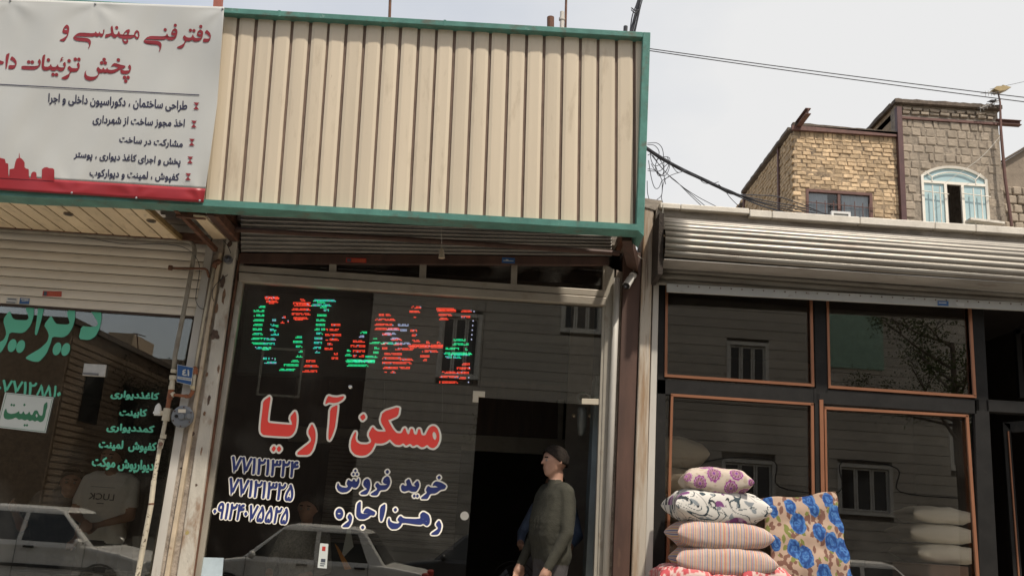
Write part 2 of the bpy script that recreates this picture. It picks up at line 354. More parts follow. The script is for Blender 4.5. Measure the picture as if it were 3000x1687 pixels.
LINE1A = [[[(385,240),(320,290),(265,380),(240,470),(260,510),(310,530),(400,540),(370,600),(280,670),(140,735),(200,765),(295,780),(350,710),(420,590),(455,450),(460,350),(440,280)],[(345,350),(300,375),(320,410),(405,420),(380,370)]],
 [[(1560,380),(1515,430),(1535,500),(1500,530),(1440,525),(1410,455),(1385,520),(1330,515),(1295,450),(1250,520),(820,495),(720,520),(630,590),(580,650),(600,710),(700,760),(1020,785),(1070,830),(1090,900),(1050,995),(1070,1000),(1130,880),(1145,780),(1110,710),(1020,665),(700,650),(625,632),(720,612),(1200,630),(1260,600),(1310,635),(1350,630),(1400,600),(1450,640),(1500,630),(1545,540),(1570,450)]],
 [[(1815,275),(1760,320),(1765,430),(1780,510),(1690,540),(1600,550),(1575,655),(1660,650),(1780,580),(1840,660),(1920,665),(1970,600),(2040,660),(2140,680),(2420,685),(2480,635),(2540,640),(2530,560),(2480,570),(2310,570),(2360,480),(2370,410),(2330,390),(2250,420),(2180,500),(2150,560),(2060,545),(2030,455),(2010,450),(1985,520),(1950,555),(1880,545),(1850,480),(1830,330)],[(2250,470),(2190,530),(2180,560),(2260,560),(2290,510)]],
 [[(2120,680),(2130,750),(2170,830),(2230,855),(2300,820),(2320,760),(2290,690)],[(2150,695),(2170,740),(2230,775),(2275,750),(2240,695)]],
 [[(2580,415),(2520,470),(2490,560),(2510,640),(2580,715),(2640,680),(2671,590),(2660,480),(2620,430)],[(2560,500),(2540,580),(2570,625),(2620,635),(2628,560),(2600,480)]], [circ(1952,340,52)]]
LINE1B = [[[(1205,355),(1130,410),(1090,500),(1090,560),(1130,590),(1230,600),(1180,625),(1020,625),(990,590),(965,515),(940,560),(890,615),(440,600),(330,640),(250,720),(215,770),(260,830),(370,865),(640,880),(710,930),(730,990),(700,1095),(720,1100),(775,980),(790,870),(750,790),(650,755),(300,742),(270,732),(300,709),(860,730),(930,680),(1000,740),(1130,740),(1220,680),(1270,580),(1290,480),(1275,400)],[(1165,445),(1125,480),(1150,500),(1230,495),(1200,455)]],
 [circ(900,407,52)],[circ(1218,268,52)],
 [[(2005,395),(1930,450),(1895,530),(1900,590),(1950,625),(2050,635),(1990,670),(1850,665),(1800,630),(1780,555),(1760,560),(1740,620),(1700,655),(1590,650),(1540,610),(1505,575),(1445,655),(1500,730),(1520,790),(1460,860),(1250,965),(1330,1000),(1420,1000),(1500,910),(1550,770),(1660,775),(1750,730),(1800,780),(1900,785),(2000,750),(2070,650),(2095,530),(2085,450)],[(1970,485),(1935,520),(1960,545),(2035,540),(2000,500)]],
 [circ(1695,425,52)],[circ(1805,435,52)],[circ(2020,305,52)],
 [[(2205,400),(2135,510),(2220,550),(2300,640),(2310,670),(2240,690),(2100,680),(2080,790),(2180,805),(2260,790),(2320,710),(2340,600),(2310,500)]]]
LINE2A = [[[(-200,380),(0,440),(150,490),(90,575),(0,580),(-200,560)]],[[(335,175),(195,250),(185,700),(205,745),(230,700),(300,350)]],
 [[(405,290),(335,410),(450,470),(530,570),(500,605),(300,600),(275,735),(430,745),(510,700),(570,580),(570,470),(510,370)]],
 [[(1355,380),(1285,490),(1345,570),(1310,620),(1150,640),(740,620),(725,750),(1150,765),(1290,715),(1370,620),(1405,520),(1395,440)]],[circ(983,495,62)],[circ(1108,500,62)],
 [[(1560,225),(1455,280),(1420,640),(1445,740),(1500,785),(1620,790),(1710,745),(1770,800),(1870,805),(1960,750),(2020,810),(2120,815),(2200,760),(2260,620),(2255,530),(2225,485),(2145,560),(2205,640),(2190,680),(2100,685),(2010,665),(1985,565),(1960,610),(1900,665),(1810,665),(1770,630),(1745,555),(1710,620),(1650,660),(1530,655),(1505,620),(1530,430)]],
 [circ(1660,425,62)],[circ(1818,925,62)],[circ(1938,930,62)],[circ(2370,455,62)],[[(2190,345),(2130,325),(2075,380),(2085,420),(2040,500),(2110,455),(2200,410),(2140,415),(2110,390),(2140,360)]],
 [[(2380,615),(2300,710),(2380,800),(2400,850),(2340,920),(2080,1050),(2170,1090),(2290,1090),(2370,1000),(2420,835),(2600,835),(2680,780),(2730,690),(2738,600),(2715,520),(2690,500),(2625,580),(2675,670),(2650,710),(2460,705)]],[circ(2582,400,62)],[circ(2707,405,62)]]
LINE2B = [[[(630,765),(560,850),(540,980),(580,1080),(680,1130),(800,1135),(920,1090),(1020,990),(1070,870),(1130,880),(1200,860),(1260,885),(1330,865),(1400,895),(1500,890),(1620,850),(1780,750),(1920,710),(1980,630),(1800,590),(1600,525),(1530,560),(1450,665),(1490,650),(1560,630),(1720,690),(1650,730),(1500,770),(1370,755),(1335,680),(1290,755),(1240,745),(1205,670),(1160,750),(1100,740),(1025,655),(955,745),(1030,870),(1010,950),(900,1000),(750,1000),(640,960),(600,880),(605,820)]],
 [[(2110,575),(2040,660),(2100,740),(2080,785),(1900,790),(1820,745),(1780,790),(1800,870),(1860,910),(2020,910),(2110,850),(2155,740),(2155,650)]]] + [[circ(x, y, 62)] for x, y in ((1230,410),(1145,525),(1270,530),(1718,425),(1928,1022),(2052,1025),(1972,1150))]
GREEN = [[[(1850,120),(1945,255),(2060,430),(2080,510),(2030,550),(1900,560),(1730,540),(1665,820),(1900,840),(2030,760),(2110,600),(2155,400),(2150,262),(2120,130)]],
 [[(1520,110),(1450,215),(1415,265),(1450,370),(1480,480),(1430,510),(1200,500),(1150,440),(1085,315),(930,520),(1010,650),(1040,750),(1000,880),(850,1020),(620,1150),(545,1210),(560,1240),(700,1295),(830,1300),(980,1140),(1080,900),(1110,765),(1340,785),(1450,720),(1540,580),(1590,400),(1595,220),(1580,110)]],
 [circ(1210,1025,90,138,14,28)],[circ(1393,1038,92,138,14,28)],[[(820,30),(805,165),(780,400),(735,690),(755,740),(790,720),(870,440),(930,178),(950,20)]],
 [[(600,60),(540,180),(590,290),(610,380),(560,420),(330,410),(260,370),(205,205),(60,410),(140,700),(80,830),(0,880),(-300,1000),(-350,1080),(-200,1140),(0,1110),(50,1060),(150,880),(205,670),(450,695),(540,660),(650,530),(715,330),(720,155),(700,40)]],[circ(258,955,92,138,14,28)],[circ(437,975,92,138,14,28)]]
LAMINATE = [[[(1435,370),(1330,450),(1300,700),(1280,790),(1230,800),(1180,750),(1150,660),(1110,630),(1050,640),(1010,700),(980,770),(930,770),(890,660),(840,740),(760,755),(710,650),(660,740),(590,735),(585,650),(480,720),(330,745),(220,700),(185,570),(130,650),(105,780),(130,880),(230,915),(370,900),(480,850),(570,920),(660,900),(750,945),(830,910),(900,965),(980,930),(1060,980),(1130,940),(1220,1000),(1310,960),(1370,830),(1400,640),(1440,540)],[(1110,730),(1075,790),(1115,860),(1145,800)]]] + [[dia(x, y, 48)] for x, y in ((350,470),(425,480),(740,470),(748,1085),(820,1085))]

# ============================================================ SHOPS
FL = .5   # raised shop floors
BYs = 6.0
m_door = m_black
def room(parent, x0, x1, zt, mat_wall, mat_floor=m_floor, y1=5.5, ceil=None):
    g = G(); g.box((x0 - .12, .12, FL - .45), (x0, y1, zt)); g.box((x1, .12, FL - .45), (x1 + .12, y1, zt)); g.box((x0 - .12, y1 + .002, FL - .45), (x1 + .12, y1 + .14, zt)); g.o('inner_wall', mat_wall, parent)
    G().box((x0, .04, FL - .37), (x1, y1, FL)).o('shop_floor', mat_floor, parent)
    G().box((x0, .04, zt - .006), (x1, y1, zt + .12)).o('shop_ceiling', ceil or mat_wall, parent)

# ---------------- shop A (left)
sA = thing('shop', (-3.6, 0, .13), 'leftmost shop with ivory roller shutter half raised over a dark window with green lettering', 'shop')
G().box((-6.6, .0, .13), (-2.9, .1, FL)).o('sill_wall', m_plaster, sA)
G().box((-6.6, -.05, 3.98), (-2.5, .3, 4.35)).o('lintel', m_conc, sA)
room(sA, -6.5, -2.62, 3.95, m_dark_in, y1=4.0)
wA = sub('shop_window', sA, (-4.2, 0, 1))
a = [(-600, 830), (600, 915), (458, 1760), (-800, 1680)]
P = [at(x, y, .02) for x, y in [(-900, 700), (606, 790), (440, 1750), (-1000, 1690)]]
zt, zb = 3.5, FL
G().box((-6.4, .02, FL), (-2.60, .028, 3.55)).o('pane', m_gA, wA)
mapA = lambda x, y, off=0: at(x, y, .018 - off)
m_mint = pm('mint_vinyl', (.11, .47, .31), .5, 0, .05, 3)
m_mintd = pm('dark_green_print', (.03, .16, .075), .5, 0, .05, 3)
m_paper = pm('white_paper', (.52, .55, .52), .6, 0, .05, 3)
lay('lettering', flat_px(GREEN, 0, 880, 7.244), mapA, .001, m_mint, wA)
V8, F8 = font_flat('۷', False)
def box_(V, F_, x0, x1, yt, yb, sl=.10, sh=-6): return [([(x0 + u * (x1 - x0) + v * sh, yt + sl * u * (x1 - x0) + v * (yb - yt)) for u, v in V], F_)]
f7 = font_px('۰۲۱-۷۷۱۲', (-62, 1106), (108, 1121), (-68, 1141), False) + box_([(u, 1 - v) for u, v in V8], F8, 113, 133, 1125, 1157) + box_([(u, 1 - v) for u, v in V8], F8, 135, 155, 1127, 1159) + box_(*font_flat('۱', False), 161, 167, 1130, 1161) + box_(*font_flat('۰', False), 171, 180, 1148, 1159)
lay('lettering', f7, mapA, .001, m_mint, wA, bold=1.5)
for s, tl, tr, bl in (('کاغذدیواری', (328, 1143), (466, 1151), (324, 1167)), ('کابینت', (352, 1197), (430, 1199), (350, 1221)), ('کمددیواری', (315, 1239), (452, 1247), (312, 1264)),
                      ('کفپوش  لمینت', (292, 1287), (458, 1296), (289, 1319)), ('دیوارپوش موکت', (272, 1336), (451, 1350), (269, 1374))):
    lay('lettering', font_px(s, tl, tr, bl), mapA, .001, m_mint, wA, bold=1.5)
# hinge/intercom plate on glass
# laminate card
lc = thing('card', at(80, 1265, .0), 'white card with green writing stuck inside the left shop window', 'card')
g = G(); q = [(15, 1148.7), (157.5, 1163.2), (133.8, 1267.5), (-10, 1251)]; g.hexa([at(x, y, .010) for x, y in q], [at(x, y, .0135) for x, y in q]); g.o('board', m_paper, lc)
lay('print', flat_px(LAMINATE, 0, 1140, 10.35), lambda x, y, off=0: at(x, y, .010 - off), .001, m_mintd, lc)
def frame_line(pts, wd, Y, name, mat, par):
    g = G()
    for i in range(len(pts)):
        a_, b_ = Vector((*pts[i], 0)), Vector((*pts[(i + 1) % len(pts)], 0)); d = (b_ - a_).normalized(); n_ = Vector((-d.y, d.x, 0)) * wd / 2
        q = [a_ + n_, b_ + n_, b_ - n_, a_ - n_]; g.hexa([at(v.x, v.y, Y) for v in q], [at(v.x, v.y, Y) + Vector((0, .0008, 0)) for v in q])
    return g.o(name, mat, par)
frame_line([(19, 1152), (153.5, 1166), (131, 1264), (-6, 1248)], 1.2, .0088, 'border', m_mintd, lc)
# intercom plate
pl = thing('glass_hinge', at(274, 1100, .0), 'silver glass hinge plate on the left shop window', 'hinge')
qb('plate', [(247, 1064), (311, 1068), (306, 1103), (241, 1099)], -.004, .02, pm('brushed_plate', (.5, .47, .42), .35, .6, .1, 20), pl, bevel=.002)
qb('plate', [(243, 1090), (289, 1093), (288, 1100), (242, 1096)], -.008, .003, pm('brushed_dark', (.2, .19, .18), .35, .7, .1, 20), pl)
# roller shutter A : individual slats
rsA = sub('roller_shutter', sA, (-4.2, 0, 3.1))
zlow, zs = 3.155, .0
ys = [701, 728, 754, 782, 808, 835, 862]
zz = [at(0, y, 0).z for y in ys]; pitch = (zz[0] - zz[-1]) / 6; z = zz[-1] - pitch * 1.0
zl = at(0, 889, 0).z
def slat_profile(x0, x1, z0, z1, Y0, bul, n=5, name='slat', mat=None, par=None, x0b=None, x1b=None, Yt=None):
    """one convex slat between heights z0<z1, bulging towards the street"""
    V = []; Fc = []; Yt = Y0 if Yt is None else Yt
    for i in range(n + 1):
        t = i / n; zz_ = z0 + (z1 - z0) * t; yy = lerp(Y0, Yt, t) - bul * math.sin(math.pi * t) ** .7
        V += [(x0, yy, zz_), (x1, yy, zz_)]
    V += [(x0, Yt + .012, z1), (x1, Yt + .012, z1), (x0, Y0 + .012, z0), (x1, Y0 + .012, z0)]
    for i in range(n): Fc.append((2 * i, 2 * i + 1, 2 * i + 3, 2 * i + 2))
    k = 2 * (n + 1); Fc += [(2 * n, 2 * n + 1, k + 1, k), (k, k + 1, k + 3, k + 2), (1, 0, k + 2, k + 3)]
    return mk(name, V, Fc, mat, par, smooth=False)
zc = zl; first = True; k = 0
while zc < 4.0:
    h = pitch if k else (zz[-1] - zl)
    slat_profile(-6.5, -2.595, zc + .003, zc + h - .003, .0, .009, mat=m_shA, par=rsA); zc += h; k += 1
G().box((-6.5, -.004, zl - .014), (-2.6, .016, zl - .001)).o('bottom_rail', pm('rubber_brown', (.05, .03, .022), .8), rsA)
def sticker(name, px, Y, cols, label, cat='sticker', bars=()):
    t = thing(name, at(px[3][0], px[3][1], Y), label, cat)
    qb('backing', px, Y, .001, cols[0], t)
    for (u0, u1, v0, v1, m) in bars:
        f = lambda u, v: (Vector(px[0] + (0,)).lerp(Vector(px[1] + (0,)), u)).lerp(Vector(px[3] + (0,)).lerp(Vector(px[2] + (0,)), u), v)
        q = [f(u0, v0), f(u1, v0), f(u1, v1), f(u0, v1)]; qb('print', [(v.x, v.y) for v in q], Y - .0012, .001, m, t)
    return t
m_sred = pm('sticker_red', (.40, .035, .025), .5); m_syel = pm('sticker_orange', (.5, .13, .05), .5); m_sblue = pm('sticker_blue', (.03, .10, .26), .5); m_sw = pm('sticker_white', (.5, .5, .48), .5); m_sk = pm('sticker_dark', (.06, .07, .09), .5)
def fbars(n, seed, m):
    rr = random.Random(seed); o = []
    for r_ in range(2):
        x = .3
        while x < .93: wd = rr.uniform(.03, .09); o.append((x, min(.95, x + wd), .22 + .36 * r_, .44 + .36 * r_, m)); x += wd + .02
    return o
sticker('sticker', [(126, 852), (181, 854), (180, 869), (124, 867)], -.011, [m_sred], 'red sticker with orange writing on the ivory roller shutter', bars=[(.05, .22, .1, .9, m_sk)] + fbars(2, 1, m_syel))
sticker('sticker', [(20, 872), (51, 874), (49, 889), (18, 887)], -.011, [m_sw], 'white sticker with dark writing at the foot of the ivory roller shutter', bars=[(.1, .9, .12, .32, m_sk), (.0, .85, .78, .95, m_sk)])
sticker('sticker', [(59, 872), (87, 874), (85, 891), (56, 890)], -.011, [m_sblue], 'blue and white sticker at the foot of the ivory roller shutter', bars=[(.1, .9, .1, .3, m_sw), (.2, .6, .45, .55, m_sw), (.5, .9, .35, .48, m_sw)])
# guide post
qb('guide_rail', [(604, 718), (627, 720), (466, 1700), (440, 1698)], -.07, .09, m_postW, sA, bevel=.003)
# ---------------- pillar between A and B
pAB = thing('pillar', (-2.75, -.06, .13), 'rust stained plaster pillar between the ivory shutter and the red lettered window', 'pillar')
qb('core', [(622, 700), (700, 700), (560, 1700), (464, 1700)], -.055, .3, m_plaster, pAB)
qb('steel_channel', [(664, 690), (697, 692), (560, 1700), (514, 1700)], -.085, .05, m_paint, pAB, bevel=.012, seg=3)
qb('conduit_cover', [(640, 740), (650, 740), (492, 1700), (478, 1700)], -.10, .04, pm('cream_conduit', (.46, .37, .26), .6, 0, .2, 7, dirt=((.2, .1, .06), .6, .72, 9)), pAB, bevel=.006, seg=2)
qb('cap_plate', [(655, 695), (698, 698), (696, 760), (652, 760)], -.062, .03, pm('stained_plate', (.25, .22, .18), .7, .1, .3, 20, dirt=((.1, .06, .04), .5, .6, 16)), pAB)
m_burn = pm('burnt_rust', (.085, .055, .04), .9, 0, .4, 30); m_orust = pm('orange_rust', (.17, .095, .055), .85, 0, .35, 30)
rr = random.Random(2)
for i, (x, y, rx, ry, m_) in enumerate(((634, 778, 11, 12, m_burn), (652, 826, 9, 20, m_burn), (629, 981, 15, 19, m_burn), (634, 905, 6, 15, m_orust), (655, 868, 5, 26, m_orust), (564, 1271, 7, 8, m_burn), (599, 1211, 5, 6, m_orust), (606, 1097, 4, 9, m_orust),
        (532, 1371, 8, 3, m_burn), (617, 940, 3, 22, m_orust), (590, 1320, 3, 12, m_orust), (520, 1480, 5, 14, m_orust), (548, 1560, 6, 7, pm('ochre_stain', (.33, .26, .10), .9)), (505, 1600, 4, 18, m_burn), (640, 1080, 4, 12, m_orust), (575, 1420, 4, 5, m_burn), (673, 715, 8, 10, m_burn), (612, 1170, 5, 18, m_burn))):
    Y_ = -.0856 if x > 664 - (y - 690) * .150 else -.0556
    if abs(x - (664 - (y - 690) * .150)) < 14: Y_ = -.0905
    P_ = [(x + rx * (.85 + .5 * noise.noise(Vector((math.cos(a_) * 1.3, math.sin(a_) * 1.3, i)))) * math.cos(a_) - (y * 0 + ry * math.sin(a_)) * .14, y + ry * (.85 + .5 * noise.noise(Vector((math.cos(a_) * 1.6, math.sin(a_) * 1.6, i + 9)))) * math.sin(a_)) for a_ in [k * math.pi / 14 for k in range(28)]]
    q = [at(u, v, Y_) for u, v in P_]; n_ = len(q); g = G(); g.add(q + [v + Vector((0, .0008, 0)) for v in q], [tuple(range(n_))] + [(k, n_ + k, n_ + (k + 1) % n_, (k + 1) % n_) for k in range(n_)]); g.o('rust_patch', m_, pAB)
qb('seal_strip', [(700, 744), (704, 744), (566, 1700), (560, 1700)], -.05, .08, m_rust, pAB)

# ---------------- shop B (middle)
sB = thing('shop', (-.8, 0, .13), 'middle shop with raised corrugated shutter and wide dark window lettered in red and blue', 'shop')
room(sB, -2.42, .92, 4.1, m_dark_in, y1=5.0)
G().box((-2.42, .0, .13), (.03, .08, FL + .1)).o('sill_wall', m_plaster, sB)
G().box((-2.42, -.02, 4.30), (1.0, .3, 4.6)).o('lintel', m_conc, sB)
qb('window_frame', [(697, 822), (711, 824), (584, 1700), (566, 1700)], -.02, .07, m_alu, sB, bevel=.002)
qb('window_frame', [(1766, 890), (1777, 891), (1752, 1700), (1739, 1700)], -.02, .07, m_alu, sB, bevel=.002)
qb('header_rail', [(699, 797), (1777, 871), (1777, 895), (699, 823)], -.045, .09, m_aluh, sB, bevel=.006, seg=2)
qb('header_rail', [(699, 776), (1777, 850), (1777, 870), (699, 795)], -.03, .07, m_aluh, sB, bevel=.006, seg=2)
for x0, x1, yt in ((963, 983, 768), (1228, 1247, 770), (1496, 1514, 772), (1766, 1777, 774), (700, 712, 764)):
    f = lambda x: 776 + (x - 699) * .0686
    qb('mullion', [(x0 + 2, yt), (x1 + 2, yt), (x1, f(x1) + 1), (x0, f(x0) + 1)], -.02, .05, m_aluh, sB, bevel=.003)
wB = sub('shop_window', sB, (-.8, 0, 1))
p1 = at(560, 1700, .01); p2 = at(1745, 1700, .01)
xdoor = at(1385, 1400, .01).x
G().box((-2.40, .01, FL), (xdoor + .0, .018, 3.65)).o('pane', m_gA, wB)
xr = .82; ztop = at(1500, 1170, .01).z
G().box((xdoor + .003, .01, ztop), (xr, .018, 3.65)).o('pane', m_gA, wB)
xd2 = at(1642, 1300, .01).x
G().box((-2.40, .012, 3.655), (xr, .018, 3.98)).o('pane', m_gD, wB)
mapB = lambda x, y, off=0: at(x, y, .009 - off)
m_redv = pm('red_vinyl', (.92, .07, .05), .5, 0, .04, 3); m_whv = pm('white_vinyl', (.86, .81, .70), .5, 0, .04, 3); m_bluev = pm('blue_vinyl', (.02, .032, .15), .5, 0, .06, 3)
fr = flat_px(RED_A, 740, 1130, 6.587) + flat_px(RED_B, 1010, 1150, 7.247)
lay('lettering_edge', fr, mapB, .001, m_whv, wB, bold=6, ring=14); lay('lettering', fr, mapB, .003, m_redv, wB)
fb = flat_px(BLUE, 970, 1360, 6.586)
lay('lettering_edge', fb, mapB, .001, m_whv, wB, bold=5.2, ring=14); lay('lettering', fb, mapB, .003, m_bluev, wB, bold=.8)
for s, tl, tr, bl in (('۷۷۱۲۱۳۲۴', (681, 1336), (876, 1352), (679, 1382)), ('۷۷۱۲۱۳۲۵', (674, 1399), (864, 1419), (671, 1447)), ('۰۹۱۲۴۰۷۵۵۲۵', (632, 1470), (850, 1488), (627, 1516))):
    bl = (bl[0] - 6, bl[1]); ff = font_px(s, tl, tr, bl, False)
    lay('lettering_edge', ff, mapB, .001, m_whv, wB, bold=5.0, ring=12); lay('lettering', ff, mapB, .003, m_bluev, wB, bold=1.7)
G().ball(at(1026, 1133, -.01), .016, 12, 8).o('glass_bolt', pm('chrome', (.7, .7, .68), .15, .9, .05, 5), wB, smooth=True)
g = G(); a_, b_ = quad([(1386, 1144), (1421, 1146), (1420, 1163), (1385, 1161)], -.006, .03); g.hexa(a_, b_); a_, b_ = quad([(1386, 1158), (1402, 1160), (1401, 1178), (1384, 1177)], -.0065, .03); g.hexa(a_, b_); g.o('patch_fitting', pm('fitting_cream', (.52, .46, .36), .4, .2, .05, 9), wB, bevel=.002)
qb('patch_fitting', [(1705, 1167), (1763, 1168), (1763, 1185), (1704, 1183)], -.006, .03, _M['fitting_cream'], wB, bevel=.002)
# beam and corrugated shutter B
qb('bottom_rail', [(702, 741), (1784, 752), (1784, 776), (702, 771)], -.04, .05, m_brown, sB, bevel=.003)
rsB = sub('roller_shutter', sB, (-.8, 0, 3.9))
nB = 13
def yl(i): return 737 - i * 12.6
def yr(i): return 750 - i * 9.2
for i in range(nB):
    Y0 = -.03 - .14 * math.sin(min(1, i / 9) * math.pi / 2); Y1 = -.03 - .14 * math.sin(min(1, (i + 1) / 9) * math.pi / 2)
    pts = []
    nn = 8; V = []; Fc = []
    for k in range(nn + 1):
        t = k / nn; Yk = lerp(Y0, Y1, t) - .034 * max(0, math.sin(math.pi * min(1, t / .72)))
        V += [at(706, lerp(yl(i), yl(i + 1), t), Yk), at(1792, lerp(yr(i), yr(i + 1), t), Yk)]
    for k in range(nn): Fc.append((2 * k, 2 * k + 1, 2 * k + 3, 2 * k + 2))
    V += [V[0] + Vector((0, .02, 0)), V[1] + Vector((0, .02, 0)), V[2 * nn] + Vector((0, .02, 0)), V[2 * nn + 1] + Vector((0, .02, 0))]
    q = 2 * (nn + 1); Fc += [(q, q + 1, 1, 0), (q + 2, q + 3, 2 * nn + 1, 2 * nn)]
    mk('slat', V, Fc, m_galvB, rsB)
G().tube([at(684, 672, -.30), at(1000, 690, -.30), at(1300, 708, -.30), at(1815, 742, -.30)], .022, 8).o('shutter_shaft', m_brown, sB)
sticker('sticker', [(1014, 755), (1073, 757), (1073, 770), (1013, 768)], -.043, [m_sred], 'red sticker on the brown rail above the middle shop window', bars=[(.05, .25, .15, .9, m_sk)] + fbars(2, 4, m_syel))
sticker('sticker', [(1471, 754), (1509, 756), (1508, 772), (1470, 770)], -.043, [m_sblue], 'blue sticker on the brown rail above the middle shop window', bars=[(.1, .9, .5, .62, m_sw), (.3, .5, .3, .5, m_sw)])
# right jamb of B : pipe, brown post
qb('jamb', [(1777, 776), (1800, 790), (1778, 1700), (1750, 1700)], -.03, .2, m_alu, sB, bevel=.003)
G().tube([at(1808, 815, -.07), at(1797, 1100, -.07), at(1775, 1690, -.07)], .026, 12).o('drain_pipe', m_postW, sB, smooth=True)
qb('plaster_strip', [(1806, 790), (1830, 800), (1800, 1700), (1772, 1700)], -.035, .2, m_plaster, sB)
pBC = thing('pillar', (1.05, -.06, .13), 'brown steel post beside a rust streaked white pillar right of the red lettered window', 'pillar')
qb('steel_post', [(1828, 740), (1880, 740), (1844, 1700), (1794, 1700)], -.09, .3, m_brown, pBC, bevel=.004)
m_streak = pm('streaked_white', (.43, .38, .31), .6, 0, .16, 4, dirt=((.27, .17, .09), .47, .66, 5), dirt2=((.12, .07, .045), .62, .72, 11), stretch=(2.2, 1, .16), bump=.004, bscale=30)
qb('cladding', [(1888, 592), (1916, 596), (1910, 1100), (1888, 1700), (1848, 1700)][0:2] + [(1889, 1700), (1850, 1700)], -.12, .34, m_streak, pBC, bevel=.006)
qb('cap', [(1886, 580), (1940, 588), (1936, 620), (1886, 606)], -.13, .36, m_conc, pBC)
qb('rubble', [(1910, 606), (1950, 612), (1946, 760), (1912, 770)], -.10, .2, pm('broken_plaster', (.26, .19, .12), .95, 0, .35, 16, dirt=((.05, .035, .025), .5, .62, 14), bump=.03, bscale=18), pBC)
qb('edge_post', [(1916, 772), (1932, 772), (1911, 1700), (1888, 1700)], -.10, .12, m_postW, pBC, bevel=.003)
G().tube([at(1925, 806, -.11), at(1958, 810, -.11)], .008, 8).o('latch_rod', m_alu, pBC)

# ---------------- shop C (right)
sC = thing('shop', (2.9, 0, .13), 'right shop with black window frames edged in copper under a long corrugated shutter', 'shop')
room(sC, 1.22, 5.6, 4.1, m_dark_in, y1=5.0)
G().box((1.2, .0, .13), (3.75, .1, FL)).o('sill_wall', m_plaster, sC)
zc0 = at(2400, 648, -.2).z
def beamC():
    V = []; nx = 60; nz = 8
    x0, x1 = 1.18, 6.4; z0, z1 = at(2400, 700, -.14).z, at(2400, 645, -.14).z
    for i in range(nx + 1):
        for j in range(nz + 1):
            x = lerp(x0, x1, i / nx); z_ = lerp(z0, z1, j / nz); n_ = noise.noise(Vector((x * 3, 0, z_ * 5))) * .02 + noise.noise(Vector((x * 11, 3, z_ * 14))) * .012
            V.append((x, -.13 - n_ - .02 * (j / nz), z_))
    Fc = [(i * (nz + 1) + j, (i + 1) * (nz + 1) + j, (i + 1) * (nz + 1) + j + 1, i * (nz + 1) + j + 1) for i in range(nx) for j in range(nz)]
    b = len(V); V += [(x0, .3, z0), (x1, .3, z0), (x1, .3, z1), (x0, .3, z1)]
    Fc += [(0, b, b + 3, nz), (nx * (nz + 1), nx * (nz + 1) + nz, b + 2, b + 1), (nz, b + 3, b + 2, nx * (nz + 1) + nz), (b, b + 1, b + 2, b + 3)]
    mk('concrete_beam', V, Fc, m_conc, sC)
beamC()
for (xa, xb, m_) in ((2095, 2160, None), (2165, 2215, None)):
    qb('brick', [(xa, 651 + (xa - 1933) * .06), (xb, 651 + (xb - 1933) * .06), (xb, 662 + (xb - 1933) * .06), (xa, 662 + (xa - 1933) * .06)], -.165, .06, pm('yellow_brick', (.36, .25, .12), .85, 0, .2, 20), sC, bevel=.004)
xs = [1933, 1994, 2196, 2262, 2520, 2740, 2860, 3010, 3140]
for i in range(len(xs) - 1):
    xa, xb = xs[i], xs[i + 1]; f = lambda x: 593 + (x - 1933) * .0665; dy = 0 if i < 2 else 3; th = 16 if i < 2 else 21
    q = [(xa + .6, f(xa) + dy), (xb - .6, f(xb) + dy), (xb - .6, f(xb) + dy + th), (xa + .6, f(xa) + dy + th)]
    a_ = [at(x, y, -.20) for x, y in q]; b_ = [p_ + Vector((0, .65, 0)) for p_ in a_]
    G().hexa(a_, b_).o('coping_stone', m_stone, sC, bevel=.006)
G().box((1.15, .1, 4.12), (6.4, 6, 4.2)).o('flat_roof', m_conc, sC)
# shutter C
rsC = sub('roller_shutter', sC, (2.9, -.2, 3.6))
prof = [(-.16, 4.20), (-.24, 4.195), (-.33, 4.16), (-.41, 4.105), (-.465, 4.035), (-.49, 3.965), (-.495, 3.90), (-.485, 3.84), (-.465, 3.79)]
def zoff(x): return (x - 2.57) * -.006
# resample at equal arc
arc = [0]
for a_, b_ in zip(prof, prof[1:]): arc.append(arc[-1] + math.hypot(b_[0] - a_[0], b_[1] - a_[1]))
def pr(s):
    for i in range(len(arc) - 1):
        if s <= arc[i + 1] + 1e-9: t = (s - arc[i]) / (arc[i + 1] - arc[i]); return (lerp(prof[i][0], prof[i + 1][0], t), lerp(prof[i][1], prof[i + 1][1], t))
    return prof[-1]
nU = 11; XA, XB = 1.205, 6.3
def rib(s0, s1, f, bul):
    V = []; Fc = []; n_ = 6; nx = 24
    for k in range(n_ + 1):
        t = k / n_; y0, z0 = f(lerp(s0, s1, t)); y1, z1 = f(lerp(s0, s1, t) + 1e-3); dy, dz = y1 - y0, z1 - z0; l_ = math.hypot(dy, dz) or 1; ny, nz = dz / l_, -dy / l_
        b_ = bul * math.sin(math.pi * t)
        for i in range(nx + 1):
            x = lerp(XA, XB, i / nx); dn = .004 * noise.noise(Vector((x * 1.3, s0 * 4, 0))); V.append((x, y0 + ny * b_ + dn, z0 + nz * b_ + zoff(x) + dn))
    for k in range(n_):
        for i in range(nx): a_ = k * (nx + 1) + i; Fc.append((a_, a_ + 1, a_ + nx + 2, a_ + nx + 1))
    o = mk('slat', V, Fc, m_galv, rsC, smooth=True); so = o.modifiers.new('thick', 'SOLIDIFY'); so.thickness = .002
for i in range(nU): rib(arc[-1] * i / nU, arc[-1] * (i + 1) / nU - .002, pr, .011)
lo0, lo1 = (-.20, 3.90), (-.155, 3.64)
prl = lambda s: (lerp(lo0[0], lo1[0], s / .26), lerp(lo0[1], lo1[1], s / .26))
for i in range(5): rib(.26 * i / 5, .26 * (i + 1) / 5 - .002, prl, .008)
G().box((XA, -.47, 3.778), (XB, -.21, 3.783)).o('housing_lip', m_galvB, rsC)
V = []
